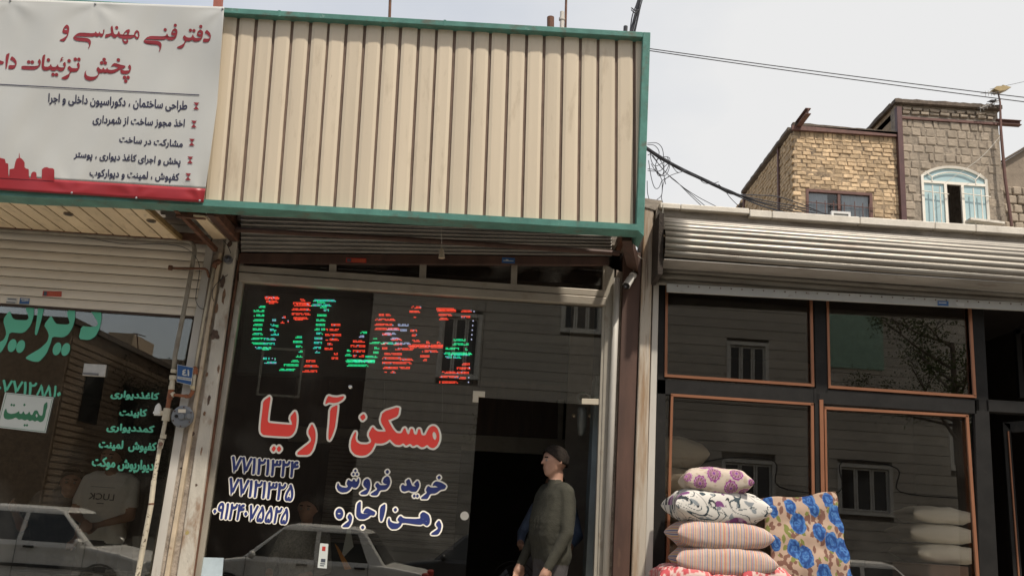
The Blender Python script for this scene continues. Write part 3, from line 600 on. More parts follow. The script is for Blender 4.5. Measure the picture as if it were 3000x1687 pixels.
for i in range(25):
    x = lerp(XA + .04, XB, i / 24); z_ = 3.675 + zoff(x)
m_bar = pm('grey_rail', (.36, .36, .34), .5, .1, .12, 5, dirt=((.14, .09, .06), .62, .74, 11), stretch=(.6, 1, 1.4))
q = [(1954, 830), (3080, 890), (3080, 914), (1954, 854)]; qb('bottom_rail', q, -.20, .03, m_bar, rsC, bevel=.003)
g = G()
for i in range(34):
    x = 1985 + i * 31.5; g.ball(at(x, 836 + (x - 1954) * .0533, -.203), .0055, 6, 4)
g.o('rivets', m_rust, rsC)['kind'] = 'stuff'
g = G()
for i in range(30):
    x = XA + .12 + i * .15; s_ = arc[-1] * 3.05 / nU; y_, z_ = pr(s_); g.ball((x, y_ - .006, z_ + zoff(x) + .003), .006, 6, 4)
g.o('rivets', m_rust, rsC)['kind'] = 'stuff'
sticker('sticker', [(2747, 881), (2779, 882), (2779, 897), (2747, 895)], -.2025, [m_sblue], 'torn blue sticker on the grey rail of the right shop shutter', bars=[(.1, .8, .3, .45, m_sw)])
sticker('sticker', [(2800, 886), (2826, 888), (2824, 897), (2806, 896)], -.2025, [m_sw], 'white paint smear like torn label on the grey rail of the right shop shutter')
G().tube([at(1942, 600, -.32), at(1941, 660, -.28), at(1937, 740, -.25)], .004, 6).o('cord', m_wirew, sC)
# end housing of shutter C, sooty plate
G().box((1.16, -.44, 3.66), (1.2, -.1, 4.18)).o('end_plate', pm('sooty_plate', (.035, .026, .02), .9, 0, .4, 14, dirt=((.2, .13, .08), .62, .75, 22), bump=.01), sC)
# black frames
def fr_(px, Y=.0, d=.09, nm='window_frame', m_=m_black, **k): return qb(nm, px, Y, d, m_, sC, bevel=.003, **k)
fr_([(1932, 760), (1952, 762), (1948, 1700), (1905, 1700)])                 # left stile
fr_([(2384, 800), (2421, 800), (2427, 1152), (2390, 1150)])                 # middle stile, upper
fr_([(2386, 1150), (2402, 1152), (2408, 1700), (2392, 1700)])
fr_([(1925, 1110), (2384, 1137), (2384, 1181), (1925, 1153)])               # rail
fr_([(2384, 1137), (2862, 1170), (2862, 1212), (2384, 1181)])
fr_([(2845, 840), (2878, 842), (2926, 1700), (2870, 1700)], d=.12)          # right stile
fr_([(2860, 1168), (3100, 1182), (3100, 1216), (2860, 1203)], d=.12)
def strip(px, nm='copper_strip'): return qb(nm, px, -.012, .02, m_copper, sC)
strip([(1951, 770), (1958, 770), (1955, 1097), (1947, 1101)]); strip([(1947, 1095), (2386, 1124), (2386, 1132), (1947, 1103)])
strip([(2372, 800), (2379, 800), (2386, 1126), (2378, 1126)])
strip([(2420, 800), (2427, 800), (2434, 1130), (2427, 1130)]); strip([(2427, 1128), (2861, 1157), (2861, 1165), (2427, 1136)]); strip([(2835, 840), (2843, 840), (2861, 1160), (2853, 1160)])
strip([(1966, 1155), (1973, 1156), (1959, 1700), (1950, 1700)]); strip([(1966, 1152), (2384, 1180), (2384, 1187), (1966, 1160)]); strip([(2376, 1182), (2384, 1182), (2390, 1700), (2382, 1700)])
strip([(2401, 1170), (2412, 1170), (2421, 1700), (2410, 1700)]); strip([(2415, 1192), (2421, 1192), (2430, 1700), (2424, 1700)]); strip([(2415, 1190), (2837, 1214), (2837, 1221), (2415, 1198)]); strip([(2830, 1216), (2838, 1216), (2871, 1700), (2862, 1700)])
wC = sub('shop_window', sC, (2.3, 0, 1))
xm = at(2400, 1150, .03).x; xe = at(2862, 1250, .03).x
for x0, x1, z0, z1 in ((1.2, xm - .003, 2.72, 3.75), (xm, xe, 2.72, 3.75), (1.2, xm - .003, FL, 2.715), (xm, xe, FL, 2.715)):
    G().box((x0, .03, z0), (x1, .038, z1)).o('pane', m_gC, wC)
# open door leaf seen at the right, dark with copper line
dl = sub('door', sC, (4.1, .6, FL))
def q2(px, Y, d, nm, m_): 
    a_, b_ = quad(px, Y, d); G().hexa(a_, b_).o(nm, m_, dl, bevel=.003)
q2([(2937, 1236), (3060, 1226), (3060, 1262), (2965, 1266)], .7, .04, 'door_rail', m_black)
q2([(2937, 1236), (2960, 1240), (2996, 1700), (2970, 1700)], .7, .04, 'door_stile', m_black)
q2([(2952, 1262), (2957, 1262), (2990, 1700), (2984, 1700)], .69, .02, 'copper_strip', m_copper)
q2([(2975, 965), (2990, 955), (3004, 1165), (2988, 1165)], .7, .04, 'door_stile', m_black)
q2([(2975, 965), (3040, 950), (3040, 966), (2975, 980)], .7, .04, 'door_rail', m_black)

# ============================================================ FASCIA BOXES
fB = thing('fascia_sign', (-.7, -1.0, 3.75), 'blank cream slatted fascia box with worn green metal trim over the middle shop', 'fascia')
def fq(name, px, off, depth, mat, par=fB, **k):
    a_ = [onF(x, y, off) for x, y in px]; b_ = [p_ + Vector((0, depth, -depth * 0)) for p_ in a_]
    return G().hexa(a_, b_).o(name, mat, par, **k)
# trims
def topY(x): return 23 + (x - 658) * .0577
fq('trim', [(650, 22), (1884, 94), (1884, 110), (650, 38)], .06, .3, m_green, bevel=.004)
fq('trim', [(1884, 94), (1906, 95), (1886, 692), (1864, 672)], .061, .3, m_green, bevel=.004)
def btm(x): return 582 + (x - 600) * .0594
V = []; Fc = []; n_ = 40
for i in range(n_ + 1):
    x = lerp(-900, 1884, i / n_); sag = 2.0 * noise.noise(Vector((x * .004, 1, 0)))
    y0 = 584 + (x - 600) * (.0575 if x > 600 else .05); f1 = onF(x, y0, .062); f2 = onF(x, y0 + 18 + sag, .062)
    b1 = f2 + Vector((0, .012, -.004)) ; b2 = b1 + Vector((0, .13, -.006 + .006 * noise.noise(Vector((x * .02, 0, 0)))))
    V += [f1, f2, b1, b2, b2 + Vector((0, .004, .03)), f1 + Vector((0, .17, 0))]
for i in range(n_):
    for k in range(6): a_ = i * 6 + k; b_ = i * 6 + (k + 1) % 6; Fc.append((a_, b_, b_ + 6, a_ + 6))
Fc.append((0, 5, 4, 3, 2, 1)); Fc.append(tuple(n_ * 6 + k for k in range(6)))
mk('bottom_trim', V, Fc, m_green, fB)
# backing and slats
fq('backing', [(640, 30), (1890, 100), (1876, 680), (590, 590)], -.016, .02, pm('groove_backing', (.17, .115, .085), .8, 0, .2, 9))
for x in (815, 1300): fq('trim_joint', [(x, topY(x) - 1.5), (x + 7, topY(x) - 1), (x + 7, topY(x) + 16), (x, topY(x) + 16)], .063, .05, m_green)
tops = [707 - 52.9 * 1 + 52.9 * k for k in range(24)]
NS = 24
for k in range(NS):
    # groove positions measured: top line, bottom line
    gx0t = 655 + (k) * 52.35; gx1t = gx0t + 52.35; gx0b = 598 + k * 55.15; gx1b = gx0b + 55.15
    # convert: grooves run from (gt, top) to (gb, bottom)
    gt = lambda kk: 700.5 - 52.9 + 52.9 * kk - (kk ** 2) * .012
    gb = lambda kk: 597.0 + 54.6 * kk + (kk ** 2) * .012
    a0, a1, b0, b1 = gt(k), gt(k + 1), gb(k), gb(k + 1)
    if a0 > 1880: break
    if a1 > 1892: a1, b1 = 1890, 1868
    ty = lambda x: 34 + (x - 660) * .0577; by = lambda x: 592 + (x - 600) * .0575
    nw = 5; V = []
    for j in range(nw + 1):
        t = j / nw; gapL, gapR = 4.5 + .7 * math.sin(k * 4.1), 4.5 + .7 * math.sin(k * 2.3)
        xt = lerp(a0 + gapL, a1 - gapR, t); xb = lerp(b0 + gapL, b1 - gapR, t)
        off = .0 - .006 * (abs(2 * t - 1) ** 8) + .0016 * math.sin(k * 2.7) + .0012 * math.sin(k * 1.3 + 5 * t)
        V += [onF(xt, ty(xt), off), onF(xb, by(xb), off)]
    Fc = [(2 * j, 2 * j + 1, 2 * j + 3, 2 * j + 2) for j in range(nw)]
    nV = len(V); V += [V[0] + Vector((0, .02, 0)), V[1] + Vector((0, .02, 0)), V[2 * nw] + Vector((0, .02, 0)), V[2 * nw + 1] + Vector((0, .02, 0))]
    Fc += [(nV, nV + 1, 1, 0), (2 * nw, 2 * nw + 1, nV + 3, nV + 2)]
    mk('slat', V, Fc, m_cream, fB)
# side return and back of the box, brackets
G().box((-2.5, -.9, 5.22), (.9, -.1, 5.26)).o('box_top', m_galvB, fB)
G().box((.86, -.86, 3.95), (.9, .1, 4.05)).o('bracket', m_rust, fB); G().box((-2.4, -.86, 3.95), (-2.36, .1, 4.05)).o('bracket', m_rust, fB)
G().box((-2.5, -.12, 3.98), (.95, .1, 5.25)).o('back_wall', m_conc, fB)
a_ = at(1818, 735, -.25); G().hexa([at(1822, 706, -.9), at(1850, 706, -.9), at(1870, 800, -.1), at(1835, 780, -.1)], [at(1822, 690, -.88), at(1850, 690, -.88), at(1870, 745, -.1), at(1835, 735, -.1)]).o('bracket', m_brown, fB)
# ---- fascia A with soffit
fA = thing('fascia_sign', (-3.8, -1.0, 3.75), 'cream slatted fascia box hidden behind the white banner over the left shop', 'fascia')
ZS = 3.775
a_ = [onF(-900, -40, .0), onF(652, 36, .0), onF(596, 585, .0), onF(-900, 530, .0)]; G().hexa(a_, [p_ + Vector((0, .03, 0)) for p_ in a_]).o('front_panel', m_cream, fA)
fq('trim', [(-900, -66), (656, 24), (656, 38), (-900, -52)], .02, .3, m_green, fA, bevel=.004)
x0s = at(11, 579, -.9).x; wS = .136
k = -9
xs_ = []
x = -2.72
XE = at(430, 600, -.9).x
xx = XE
for k in range(28):
    xa, xb = xx - wS * (k + 1) + .008, xx - wS * k - .008
    mk('soffit_slat', *(lambda V: (V, [(0, 1, 2, 3), (7, 6, 5, 4), (0, 4, 5, 1), (1, 5, 6, 2), (2, 6, 7, 3), (3, 7, 4, 0)]))([(xa, -.92, ZS), (xb, -.92, ZS), (xb, -.17, ZS - .012), (xa, -.17, ZS - .012), (xa, -.92, ZS + .012), (xb, -.92, ZS + .012), (xb, -.17, ZS), (xa, -.17, ZS)]), m_soffit, fA)
G().box((-6.5, -.93, ZS + .016), (XE + .01, .0, ZS + .03)).o('soffit_backing', m_back, fA)  # backing of the slats, extended unseen to the wall to block sun on the shutter
G().box((XE, -.92, ZS - .02), (XE + .028, -.16, ZS + .02)).o('soffit_edge', pm('yellowed_strip', (.26, .17, .07), .6, 0, .3, 10), fA)
G().box((-6.5, -.16, ZS - .012), (-2.6, -.06, ZS + .05)).o('wall_angle', m_rust, fA)
# recessed spotlights in the soffit
for x, y in ((443, 648), (200, 628)):
    p_ = atz(x, y, ZS - .012); sp = thing('downlight', p_, 'unlit round downlight in the slatted soffit, ' + ('near its yellowed edge strip' if x > 300 else 'over the middle of the ivory shutter'), 'light', group='round downlights in the soffit')
    g = G(); g.tube([p_ + Vector((0, 0, -.004)), p_ + Vector((0, 0, .012))], .036, 18); g.o('ring', pm('tarnished', (.2, .16, .12), .4, .6, .2, 20), sp)
    g = G(); g.tube([p_ + Vector((0, 0, -.006)), p_ + Vector((0, 0, -.003))], .026, 18); g.o('lens', pm('lamp_dark', (.03, .028, .025), .2), sp)
# bracket work between A and B
br = thing('bracket', (-2.6, -.5, 3.75), 'rusty steel angle bracket under the green trim between the two fascia boxes', 'bracket')
def bar(p0, p1, w_, h_, nm, mat, par):
    p0, p1 = Vector(p0), Vector(p1); d = (p1 - p0).normalized(); s_ = d.cross(Vector((0, 0, 1))).normalized() * w_ / 2; u_ = s_.cross(d).normalized() * h_ / 2
    A = [p0 - s_ + u_, p0 + s_ + u_, p0 + s_ - u_, p0 - s_ - u_]; B = [p_ + (p1 - p0) for p_ in A]; return G().hexa(A, B).o(nm, mat, par)
bar(at(516, 612, -.93), at(632, 732, -.10), .035, .035, 'angle_bar', m_rust, br)
bar(at(518, 628, -.85), at(602, 634, -.85), .04, .045, 'cross_bar', m_rust, br)
a_ = [at(566, 634, -.88), at(600, 637, -.88), at(664, 700, -.12), at(624, 700, -.12)]; G().hexa(a_, [p_ + Vector((0, 0, .015)) for p_ in a_]).o('soffit_slat', m_soffit, br)
bar(at(616, 622, -.9), at(684, 700, -.10), .05, .05, 'timber', m_brown, br)
bar(at(634, 622, -.9), at(697, 696, -.10), .03, .07, 'timber', m_rust, br)
a_ = [at(604, 622, -.9), at(612, 622, -.9), at(618, 634, -.8), at(613, 650, -.7)]; G().hexa(a_, [p_ + Vector((0, .003, .003)) for p_ in a_]).o('torn_flap', pm('torn_white', (.6, .55, .45), .6), br)
G().box((-2.95, -.9, 3.98), (-2.4, -.02, 4.0)).o('deck', m_galvB, br)
for k in range(7):
    y_ = -.85 + k * .12; G().tube([(-2.95, y_, 3.97), (-2.4, y_, 3.97)], .03, 8).o('corrugation', m_galvB, br)

# ---- banner
bn = thing('banner', onF(200, 590, .1), 'white vinyl banner with maroon Persian headline and red skyline foot nailed over the left fascia', 'banner')
def ban_edge(y):  # right edge x by y
    P_ = [(-60, 660), (21, 657), (214, 643), (308, 636), (449, 617), (594, 596), (700, 580)]
    for (ya, xa), (yb, xb) in zip(P_, P_[1:]):
        if y <= yb: return lerp(xa, xb, (y - ya) / (yb - ya))
    return 580
NAILS = [(279, 12), (652, 26), (210, 565), (399, 580), (585, 588), (30, 2)]
def ban_off(x, y):
    u = x / 600; v = y / 590
    o_ = .085 + .006 * math.sin(x * .011 + y * .004) + .008 * noise.noise(Vector((x * .006, y * .004, 2)))
    for nx_, ny_ in NAILS:
        dx, dy = x - nx_, y - ny_; r_ = math.hypot(dx, dy); a_ = math.atan2(dy, dx)
        o_ += .007 * math.sin(a_ * 6 + nx_) * math.exp(-r_ / 70) * min(1, r_ / 40) - .004 * math.exp(-r_ / 30)
    e = ban_edge(y) - x
    o_ += .018 * noise.noise(Vector((x * .012 + y * .006, y * .003 - x * .002, 8)))
    if e < 60: o_ += .010 * math.sin(y * .018) * (1 - e / 60)
    return o_
def band(name, ya, yb, mat, off=0, x0=-700, ny=None, nx=110):
    ny = ny or max(2, int((yb - ya) / 7)); V = []; Fc = []
    for j in range(ny + 1):
        for i in range(nx + 1):
            t = i / nx; s_ = j / ny
            yt = lerp(ya, yb, s_); e = ban_edge(yt); x = x0 + (e - x0) * (1 - (1 - t) ** 1.6 if True else t)
            sl = (.036 if s_ < 1e9 else 0); y = yt + (x - e) * lerp(.0375, .062, (yt) / 590)
            V.append(onF(x, y, ban_off(x, y) + off))
    for j in range(ny):
        for i in range(nx): a_ = j * (nx + 1) + i; Fc.append((a_, a_ + nx + 1, a_ + nx + 2, a_ + 1))
    return mk(name, V, Fc, mat, bn, smooth=True)
cl = band('cloth', 21, 553, m_banner); so = cl.modifiers.new('thick', 'SOLIDIFY'); so.thickness = .002; so.offset = 0
rf = band('red_foot', 553, 594, m_red_print, 0); so = rf.modifiers.new('thick', 'SOLIDIFY'); so.thickness = .002; so.offset = 0
mapN = lambda x, y, off=0: onF(x, y, ban_off(x, y) + off)
def dens(poly, st=6):
    o_ = []
    for i in range(len(poly)):
        a_, b_ = Vector(poly[i]), Vector(poly[(i + 1) % len(poly)]); n_ = max(1, int((b_ - a_).length / st))
        o_ += [tuple(a_.lerp(b_, k / n_)) for k in range(n_)]
    return o_
def grid_poly(name, pts_top, bottom, mat, off):
    """column-wise filled silhouette: list of (x, ytop)"""
    V = []; Fc = []
    for (x, yt) in pts_top:
        yb = bottom(x)
        for k in range(9): V.append(mapN(x, lerp(yt, yb, k / 8), off))
    for i in range(len(pts_top) - 1):
        for k in range(8): a_ = i * 9 + k; Fc.append((a_, a_ + 1, a_ + 10, a_ + 9))
    return mk(name, V, Fc, mat, bn)
sky_pts = [(-400, 470), (-320, 470), (-319, 440), (-250, 440), (-249, 480), (-120, 480), (-119, 455), (-60, 455), (-59, 462), (0, 463), (5, 464), (14, 466), (17, 478), (24, 480), (25, 520), (27, 521), (28, 496), (41, 494), (45, 475), (49, 465), (55, 463), (56, 449), (57, 449), (58, 463), (62, 464), (68, 470), (72, 477), (71.5, 490), (76, 494), (84, 496), (85, 523), (90, 524), (91, 510), (95, 504), (101, 503), (106, 506), (108, 524), (122, 526), (123, 496), (130, 491), (138, 490), (144, 493), (150, 493), (156, 494), (159, 498), (158.5, 528)]
grid_poly('skyline', sky_pts, lambda x: 553 + (x - 598) * .058 + 3, m_red_print, .004)
V = []
rule = [(x, 246.5 + (x + 20) * .0535) for x in range(-100, 592, 12)]
g = G()
for (xa, ya), (xb, yb) in zip(rule, rule[1:]):
    q = [mapN(xa, ya - 1.2, .005), mapN(xb, yb - 1.2, .005), mapN(xb, yb + 1.6, .005), mapN(xa, ya + 1.6, .005)]; g.add(q, [(3, 2, 1, 0)])
g.o('rule', m_navy, bn)
lay('lettering', flat_px(LINE1A, 160, 50, 10.733) + flat_px(LINE1B, 400, 50, 10.733), mapN, .0045, m_maroon, bn)
lay('lettering', flat_px(LINE2A, 0, 140, 11.709) + flat_px(LINE2B, 200, 140, 11.709), mapN, .0045, m_maroon, bn)
for s, tl, tr, bl in (('طراحی ساختمان ، دکوراسیون داخلی و اجرا', (143, 274), (549, 297), (141, 306)), ('اخذ مجوز ساخت از شهرداری', (274, 338), (542, 350), (271, 366)), ('مشارکت در ساخت', (351, 397), (536, 412), (349, 422)),
                      ('پخش و اجرای کاغذ دیواری ، پوستر', (219, 441), (530, 463), (216, 468)), ('کفپوش ، لمینت و دیوارکوب', (264, 494), (525, 508), (262, 523))):
    lay('lettering', font_px(s, tl, tr, bl), mapN, .0045, m_navy, bn, bold=.75)
for x, y in ((575, 311), (568, 364), (562, 417), (557, 469), (551, 518)):
    g = G(); g.add([mapN(x - 8, y - 10.5, .006), mapN(x + 9, y - 9.5, .006), mapN(x, y, .006)], [(0, 2, 1)]); g.add([mapN(x, y, .006), mapN(x - 9, y + 9.5, .006), mapN(x + 8, y + 10.5, .006)], [(0, 1, 2)]); g.o('hourglass_mark', m_maroon, bn)
m_nail = pm('nail_grey', (.3, .3, .3), .4, .6)
for x, y in NAILS:
    G().ball(mapN(x, y, .006), .009, 8, 5, sc_=(1, .5, 1)).o('nail', m_nail, bn)
# ============================================================ PIPES, METER, SIGNS, CAMERAS
m_pipe = pm('old_pipe_paint', (.25, .225, .18), .6, .1, .2, 8, dirt=((.13, .09, .06), .5, .72, 9), bump=.002)
m_pipew = pm('cream_pipe_paint', (.46, .41, .31), .6, 0, .15, 10, dirt=((.12, .09, .06), .62, .68, 40))
m_rustb = pm('bright_rust', (.24, .085, .035), .7, .1, .3, 16, dirt=((.09, .04, .025), .5, .7, 20))
gp = thing('gas_pipe', (-2.9, -.12, .5), 'weathered cream gas pipe running under the soffit and down past the ivory shutter', 'pipe')
def elbow(a_, b_, c_, n=6):
    return [a_ * (1 - t) ** 2 + b_ * 2 * t * (1 - t) + c_ * t * t for t in [i / n for i in range(n + 1)]]
A = at(-400, 648, -.12); B = at(545, 706, -.12); C_ = at(572, 708, -.12); D = at(570, 740, -.12)
G().tube([A, B] + elbow(B, C_, D)[1:] + [at(545, 880, -.12), at(513, 1040, -.12), at(509, 1085, -.12)], .0185, 12).o('long_pipe', m_pipe, gp, smooth=True)
def pseg(nm, pts, r, mat, n=12): return G().tube([at(x, y, Y) for x, y, Y in pts], r, n).o(nm, mat, gp, smooth=False)
pseg('coupling', [(510, 1082, -.12), (508, 1092, -.12)], .026, m_pipew, 8); pseg('union_nut', [(507, 1100, -.12), (506, 1112, -.12)], .031, m_pipew, 6)
pseg('pipe_section', [(506, 1110, -.12), (502, 1142, -.12)], [.020, .020], m_pipew); pseg('coupling', [(503, 1130, -.12), (502, 1141, -.12)], .025, m_pipew, 8)
pseg('tee', [(502, 1140, -.12), (496, 1170, -.12)], .023, m_rustb, 10); pseg('pipe_section', [(496, 1168, -.12), (491, 1197, -.12)], .018, m_rustb)
pseg('tee_branch', [(499, 1153, -.12), (510, 1156, -.12)], .022, m_pipew, 8)
pseg('pipe_section', [(508, 1156, -.12), (546, 1160, -.12)], .012, m_rustb, 8)
pseg('elbow', [(543, 1160, -.12), (556, 1160, -.12), (563, 1150, -.12), (565, 1143, -.12)], .017, m_rustb, 8)
pseg('pipe_section', [(565, 1145, -.12), (571, 1092, -.12)], .012, m_pipew, 8); pseg('brass_nut', [(564, 1140, -.12), (565, 1130, -.12)], .02, pm('brass', (.45, .36, .22), .4, .6, .1, 9), 6); pseg('brass_nut', [(568, 1108, -.12), (569, 1100, -.12)], .017, m_pipew, 6)
pseg('elbow', [(571, 1096, -.12), (572, 1082, -.12), (570, 1080, -.10)], .022, m_rustb, 8)
pseg('valve_body', [(491, 1196, -.12), (485, 1232, -.12)], .031, m_pipew, 10); pseg('valve_side', [(487, 1212, -.12), (468, 1208, -.13)], .02, m_pipew, 10)
g = G(); g.tube([at(461, 1216, -.13), at(463, 1197, -.13), at(464, 1188, -.13), at(465, 1181, -.13)], [.027, .027, .02, .006], 12); g.tube([at(461, 1212, -.13), at(462, 1206, -.13)], .034, 12); g.o('regulator', m_white, gp)
pseg('pipe_section', [(485, 1230, -.12), (476, 1275, -.12)], .016, m_pipew); pseg('union_nut', [(479, 1272, -.12), (477, 1284, -.12)], .026, m_pipew, 6)
pseg('valve_body', [(474, 1286, -.12), (468, 1312, -.12)], .024, pm('worn_valve', (.36, .32, .25), .6, .3, .3, 30, dirt=((.08, .06, .05), .5, .6, 40)), 8)
pseg('valve_knob', [(471, 1300, -.14), (471, 1300, -.17)], .017, m_brown, 10)
m_speck = pm('flaking_cream', (.46, .41, .31), .7, 0, .15, 10, dirt=((.07, .05, .035), .56, .6, 46))
pseg('lower_pipe', [(468, 1310, -.12), (457, 1372, -.12), (451, 1408, -.12)], .0165, m_speck); pseg('lower_pipe', [(451, 1406, -.12), (443, 1475, -.12)], .020, m_pipew)
pseg('joint_band', [(443, 1473, -.12), (443, 1478, -.12)], .022, m_rust); pseg('lower_pipe', [(443, 1476, -.12), (395, 1730, -.12)], .0205, m_speck)
pc = thing('conduit', at(572, 1080, -.1), 'thin cream conduit with rusty top elbow running up the pillar above the house number', 'conduit')
G().tube([at(572, 1080, -.1), at(600, 920, -.1), at(627, 782, -.1)], .011, 8).o('tube', m_pipew, pc, smooth=True)
G().tube([at(627, 784, -.1), at(632, 768, -.11), at(640, 765, -.11), at(646, 772, -.1)], .022, 8).o('rusty_elbow', m_rust, pc, smooth=True)
ra = thing('shutter_arm', at(603, 786, -.1), 'rusty bent steel arm crossing in front of the ivory shutter guide rail', 'bracket')
G().tube([at(498, 785, -.16), at(600, 787, -.14), at(607, 792, -.12), at(612, 812, -.08)], .0105, 8).o('rod', m_rust, ra)
G().tube([at(495, 784, -.16), at(504, 785, -.16)], .022, 10).o('end_cap', m_rust, ra)
# meter
mt = thing('gas_meter', at(535, 1252, -.12), 'round grey metal gas regulator with white tag beside the cream pipe valves', 'regulator')
m_mg = pm('meter_grey', (.17, .18, .19), .5, .3, .1, 12, dirt=((.3, .28, .25), .68, .8, 30))
cM = at(535, 1220, -.14)
g = G(); g.tube([cM + Vector((0, .03, 0)), cM + Vector((0, .01, 0)), cM + Vector((0, -.006, 0)), cM + Vector((0, -.012, 0))], [.075, .088, .088, .07], 28); g.tube([cM + Vector((0, -.01, 0)), cM + Vector((0, -.03, 0))], [.03, .024], 16); g.o('housing', m_mg, mt)
for k in range(6):
    a_ = k * math.pi / 3 + .5; G().ball(cM + Vector((.076 * math.cos(a_), -.014, .076 * math.sin(a_))), .0065, 6, 4).o('bolt', m_brown, mt)
G().tube([cM + Vector((-.045, -.01, 0)), cM + Vector((-.045, -.022, 0))], .013, 10).o('port', m_black, mt); G().tube([cM + Vector((.04, -.012, .0)), cM + Vector((.062, -.03, .005))], .022, 10).o('side_boss', m_mg, mt)
qb('tag', [(522, 1198), (544, 1198), (544, 1209), (522, 1208)], -.156, .003, pm('tag_white', (.7, .62, .5), .5), mt)
# house number
hn = thing('house_number', at(540, 1126, -.13), 'blue enamel house number plate reading 41 on the cream gas pipe', 'sign')
px = [(520, 1068), (565.5, 1077), (559, 1127), (518.5, 1117)]
m_en = pm('enamel_blue', (.02, .075, .21), .3, 0, .08, 20); qb('edge', [(519, 1066.5), (567, 1076), (560, 1128.5), (517.5, 1118.5)], -.1385, .004, m_sw, hn); qb('plate', px, -.14, .004, m_en, hn)
qb('band', [(520.5, 1101.5), (563, 1108), (562, 1116), (519.8, 1109)], -.1412, .002, m_sw, hn)
mapH = lambda x, y, off=0: at(x, y, -.1405 - off)
lay('number', font_px('٤١', (536, 1081.5), (555, 1083.5), (534, 1098.5), False), mapH, .0012, m_sw, hn, bold=1.1)
g = G()
rr = random.Random(3)
for k in range(14): x = 523 + k * 2.7; y = 1104 + k * .42; g.hexa([mapH(x, y, .0022), mapH(x + 1.6, y + .2, .0022), mapH(x + 1.6, y + 2.4 + rr.random() * 2, .0022), mapH(x, y + 2.2, .0022)], [mapH(x, y, .001), mapH(x + 1.6, y + .2, .001), mapH(x + 1.6, y + 2.4, .001), mapH(x, y + 2.2, .001)])
g.o('fine_print', m_sk, hn)['kind'] = 'stuff'
# dome camera
dc = thing('dome_camera', at(667, 771, -.12), 'small dark round camera on top of the rusty pillar left of the middle shop', 'camera')
c_ = at(667, 759, -.12); g = G(); g.tube([c_ + Vector((0, .03, 0)), c_ + Vector((0, -.008, 0))], .036, 22); g.o('base', pm('cam_grey', (.12, .12, .13), .4), dc); G().ball(c_ + Vector((0, -.008, 0)), .025, 16, 10).o('dome', pm('dome_dark', (.05, .055, .07), .1), dc, smooth=True); G().ball(c_ + Vector((0, -.027, 0)), .010, 12, 6).o('lens', m_black, dc, smooth=True)
# bullet camera
bc = thing('security_camera', at(1853, 810, -.12), 'white bullet camera on the brown steel post under the fascia corner', 'camera')
m_cw = pm('camera_white', (.62, .6, .56), .4, 0, .04, 9)
g = G(); g.tube([at(1856, 806, -.09), at(1853, 808, -.15)], .030, 18); g.o('mount', m_cw, bc)
p0, p1 = at(1852, 809, -.17), at(1834, 838, -.24); d_ = (p1 - p0)
G().tube([p0, p0 + d_ * .3, p0 + d_ * .95], [.020, .031, .033], 18).o('body', m_cw, bc, smooth=False); G().tube([p0 + d_ * .9, p0 + d_ * 1.02], .029, 18).o('face', m_black, bc); G().tube([p0 + d_ * 1.0, p0 + d_ * 1.05], .012, 12).o('lens', pm('lens_glass', (.03, .035, .06), .05), bc)
G().tube([at(1856, 795, -.1), at(1855, 770, -.1), at(1850, 745, -.12), at(1858, 730, -.12)], .0035, 6).o('camera_cable', m_wirew, bc)
# hanging bulb socket
hs = thing('lamp_holder', at(1294, 755, -.5), 'empty cream lamp holder hanging on a thin flex under the green trim', 'lamp holder')
G().tube([at(1292, 660, -.55), at(1294, 700, -.5), at(1294, 730, -.5)], .0025, 6).o('flex', m_wirew, hs)
G().tube([at(1294, 727, -.5), at(1294, 731, -.5), at(1294, 756, -.5)], [.012, .017, .026], 16).o('holder', pm('holder_cream', (.36, .29, .2), .6, 0, .1, 9), hs)
# wires on shop A / pillar
for nm, pts, r, lab in (('cable', [(230, 690, -.05), (300, 705, -.10), (380, 716, -.11), (460, 714, -.11), (530, 722, -.12), (566, 742, -.16)], .0028, 'thin black cable sagging along the top of the ivory shutter'),
                        ('cable', [(570, 748, -.16), (582, 770, -.12), (584, 800, -.1), (576, 850, -.1), (574, 880, -.1), (584, 900, -.1), (598, 906, -.09)], .003, 'black cable looping down beside the pipe elbow onto the guide rail'),
                        ('cable', [(655, 705, -.09), (668, 722, -.13), (676, 742, -.12)], .003, 'short black cable feeding the round pillar camera'),
                        ('cable', [(667, 805, -.09), (645, 820, -.12), (625, 845, -.12), (622, 868, -.12), (627, 882, -.1)], .003, 'curved black cable stub on the rusty pillar below the round camera'),
                        ('cable', [(1862, 690, -.16), (1862, 725, -.16), (1870, 750, -.16), (1890, 762, -.16)], .003, 'pale wire end sticking out near the bullet camera')):
    P_ = [at(*q) for q in pts]
    sm = []
    for i in range(len(P_) - 1):
        pm1 = P_[max(0, i - 1)]; p0_, p1_ = P_[i], P_[i + 1]; p2_ = P_[min(len(P_) - 1, i + 2)]
        for k in range(5):
            t = k / 5; sm.append(.5 * ((2 * p0_) + (p1_ - pm1) * t + (2 * pm1 - 5 * p0_ + 4 * p1_ - p2_) * t * t + (3 * p0_ - pm1 - 3 * p1_ + p2_) * t ** 3))
    sm.append(P_[-1]); tagp(G().tube(sm, r, 6).o(nm, m_wirew if 'pale' in lab else m_wire, smooth=True), lab, 'cable')
def cat_rom(P_, k_=8):
    sm = []
    for i in range(len(P_) - 1):
        pm1 = P_[max(0, i - 1)]; p0_, p1_ = P_[i], P_[i + 1]; p2_ = P_[min(len(P_) - 1, i + 2)]
        for k in range(k_):
            t = k / k_; sm.append(.5 * ((2 * p0_) + (p1_ - pm1) * t + (2 * pm1 - 5 * p0_ + 4 * p1_ - p2_) * t * t + (3 * p0_ - pm1 - 3 * p1_ + p2_) * t ** 3))
    return sm + [P_[-1]]

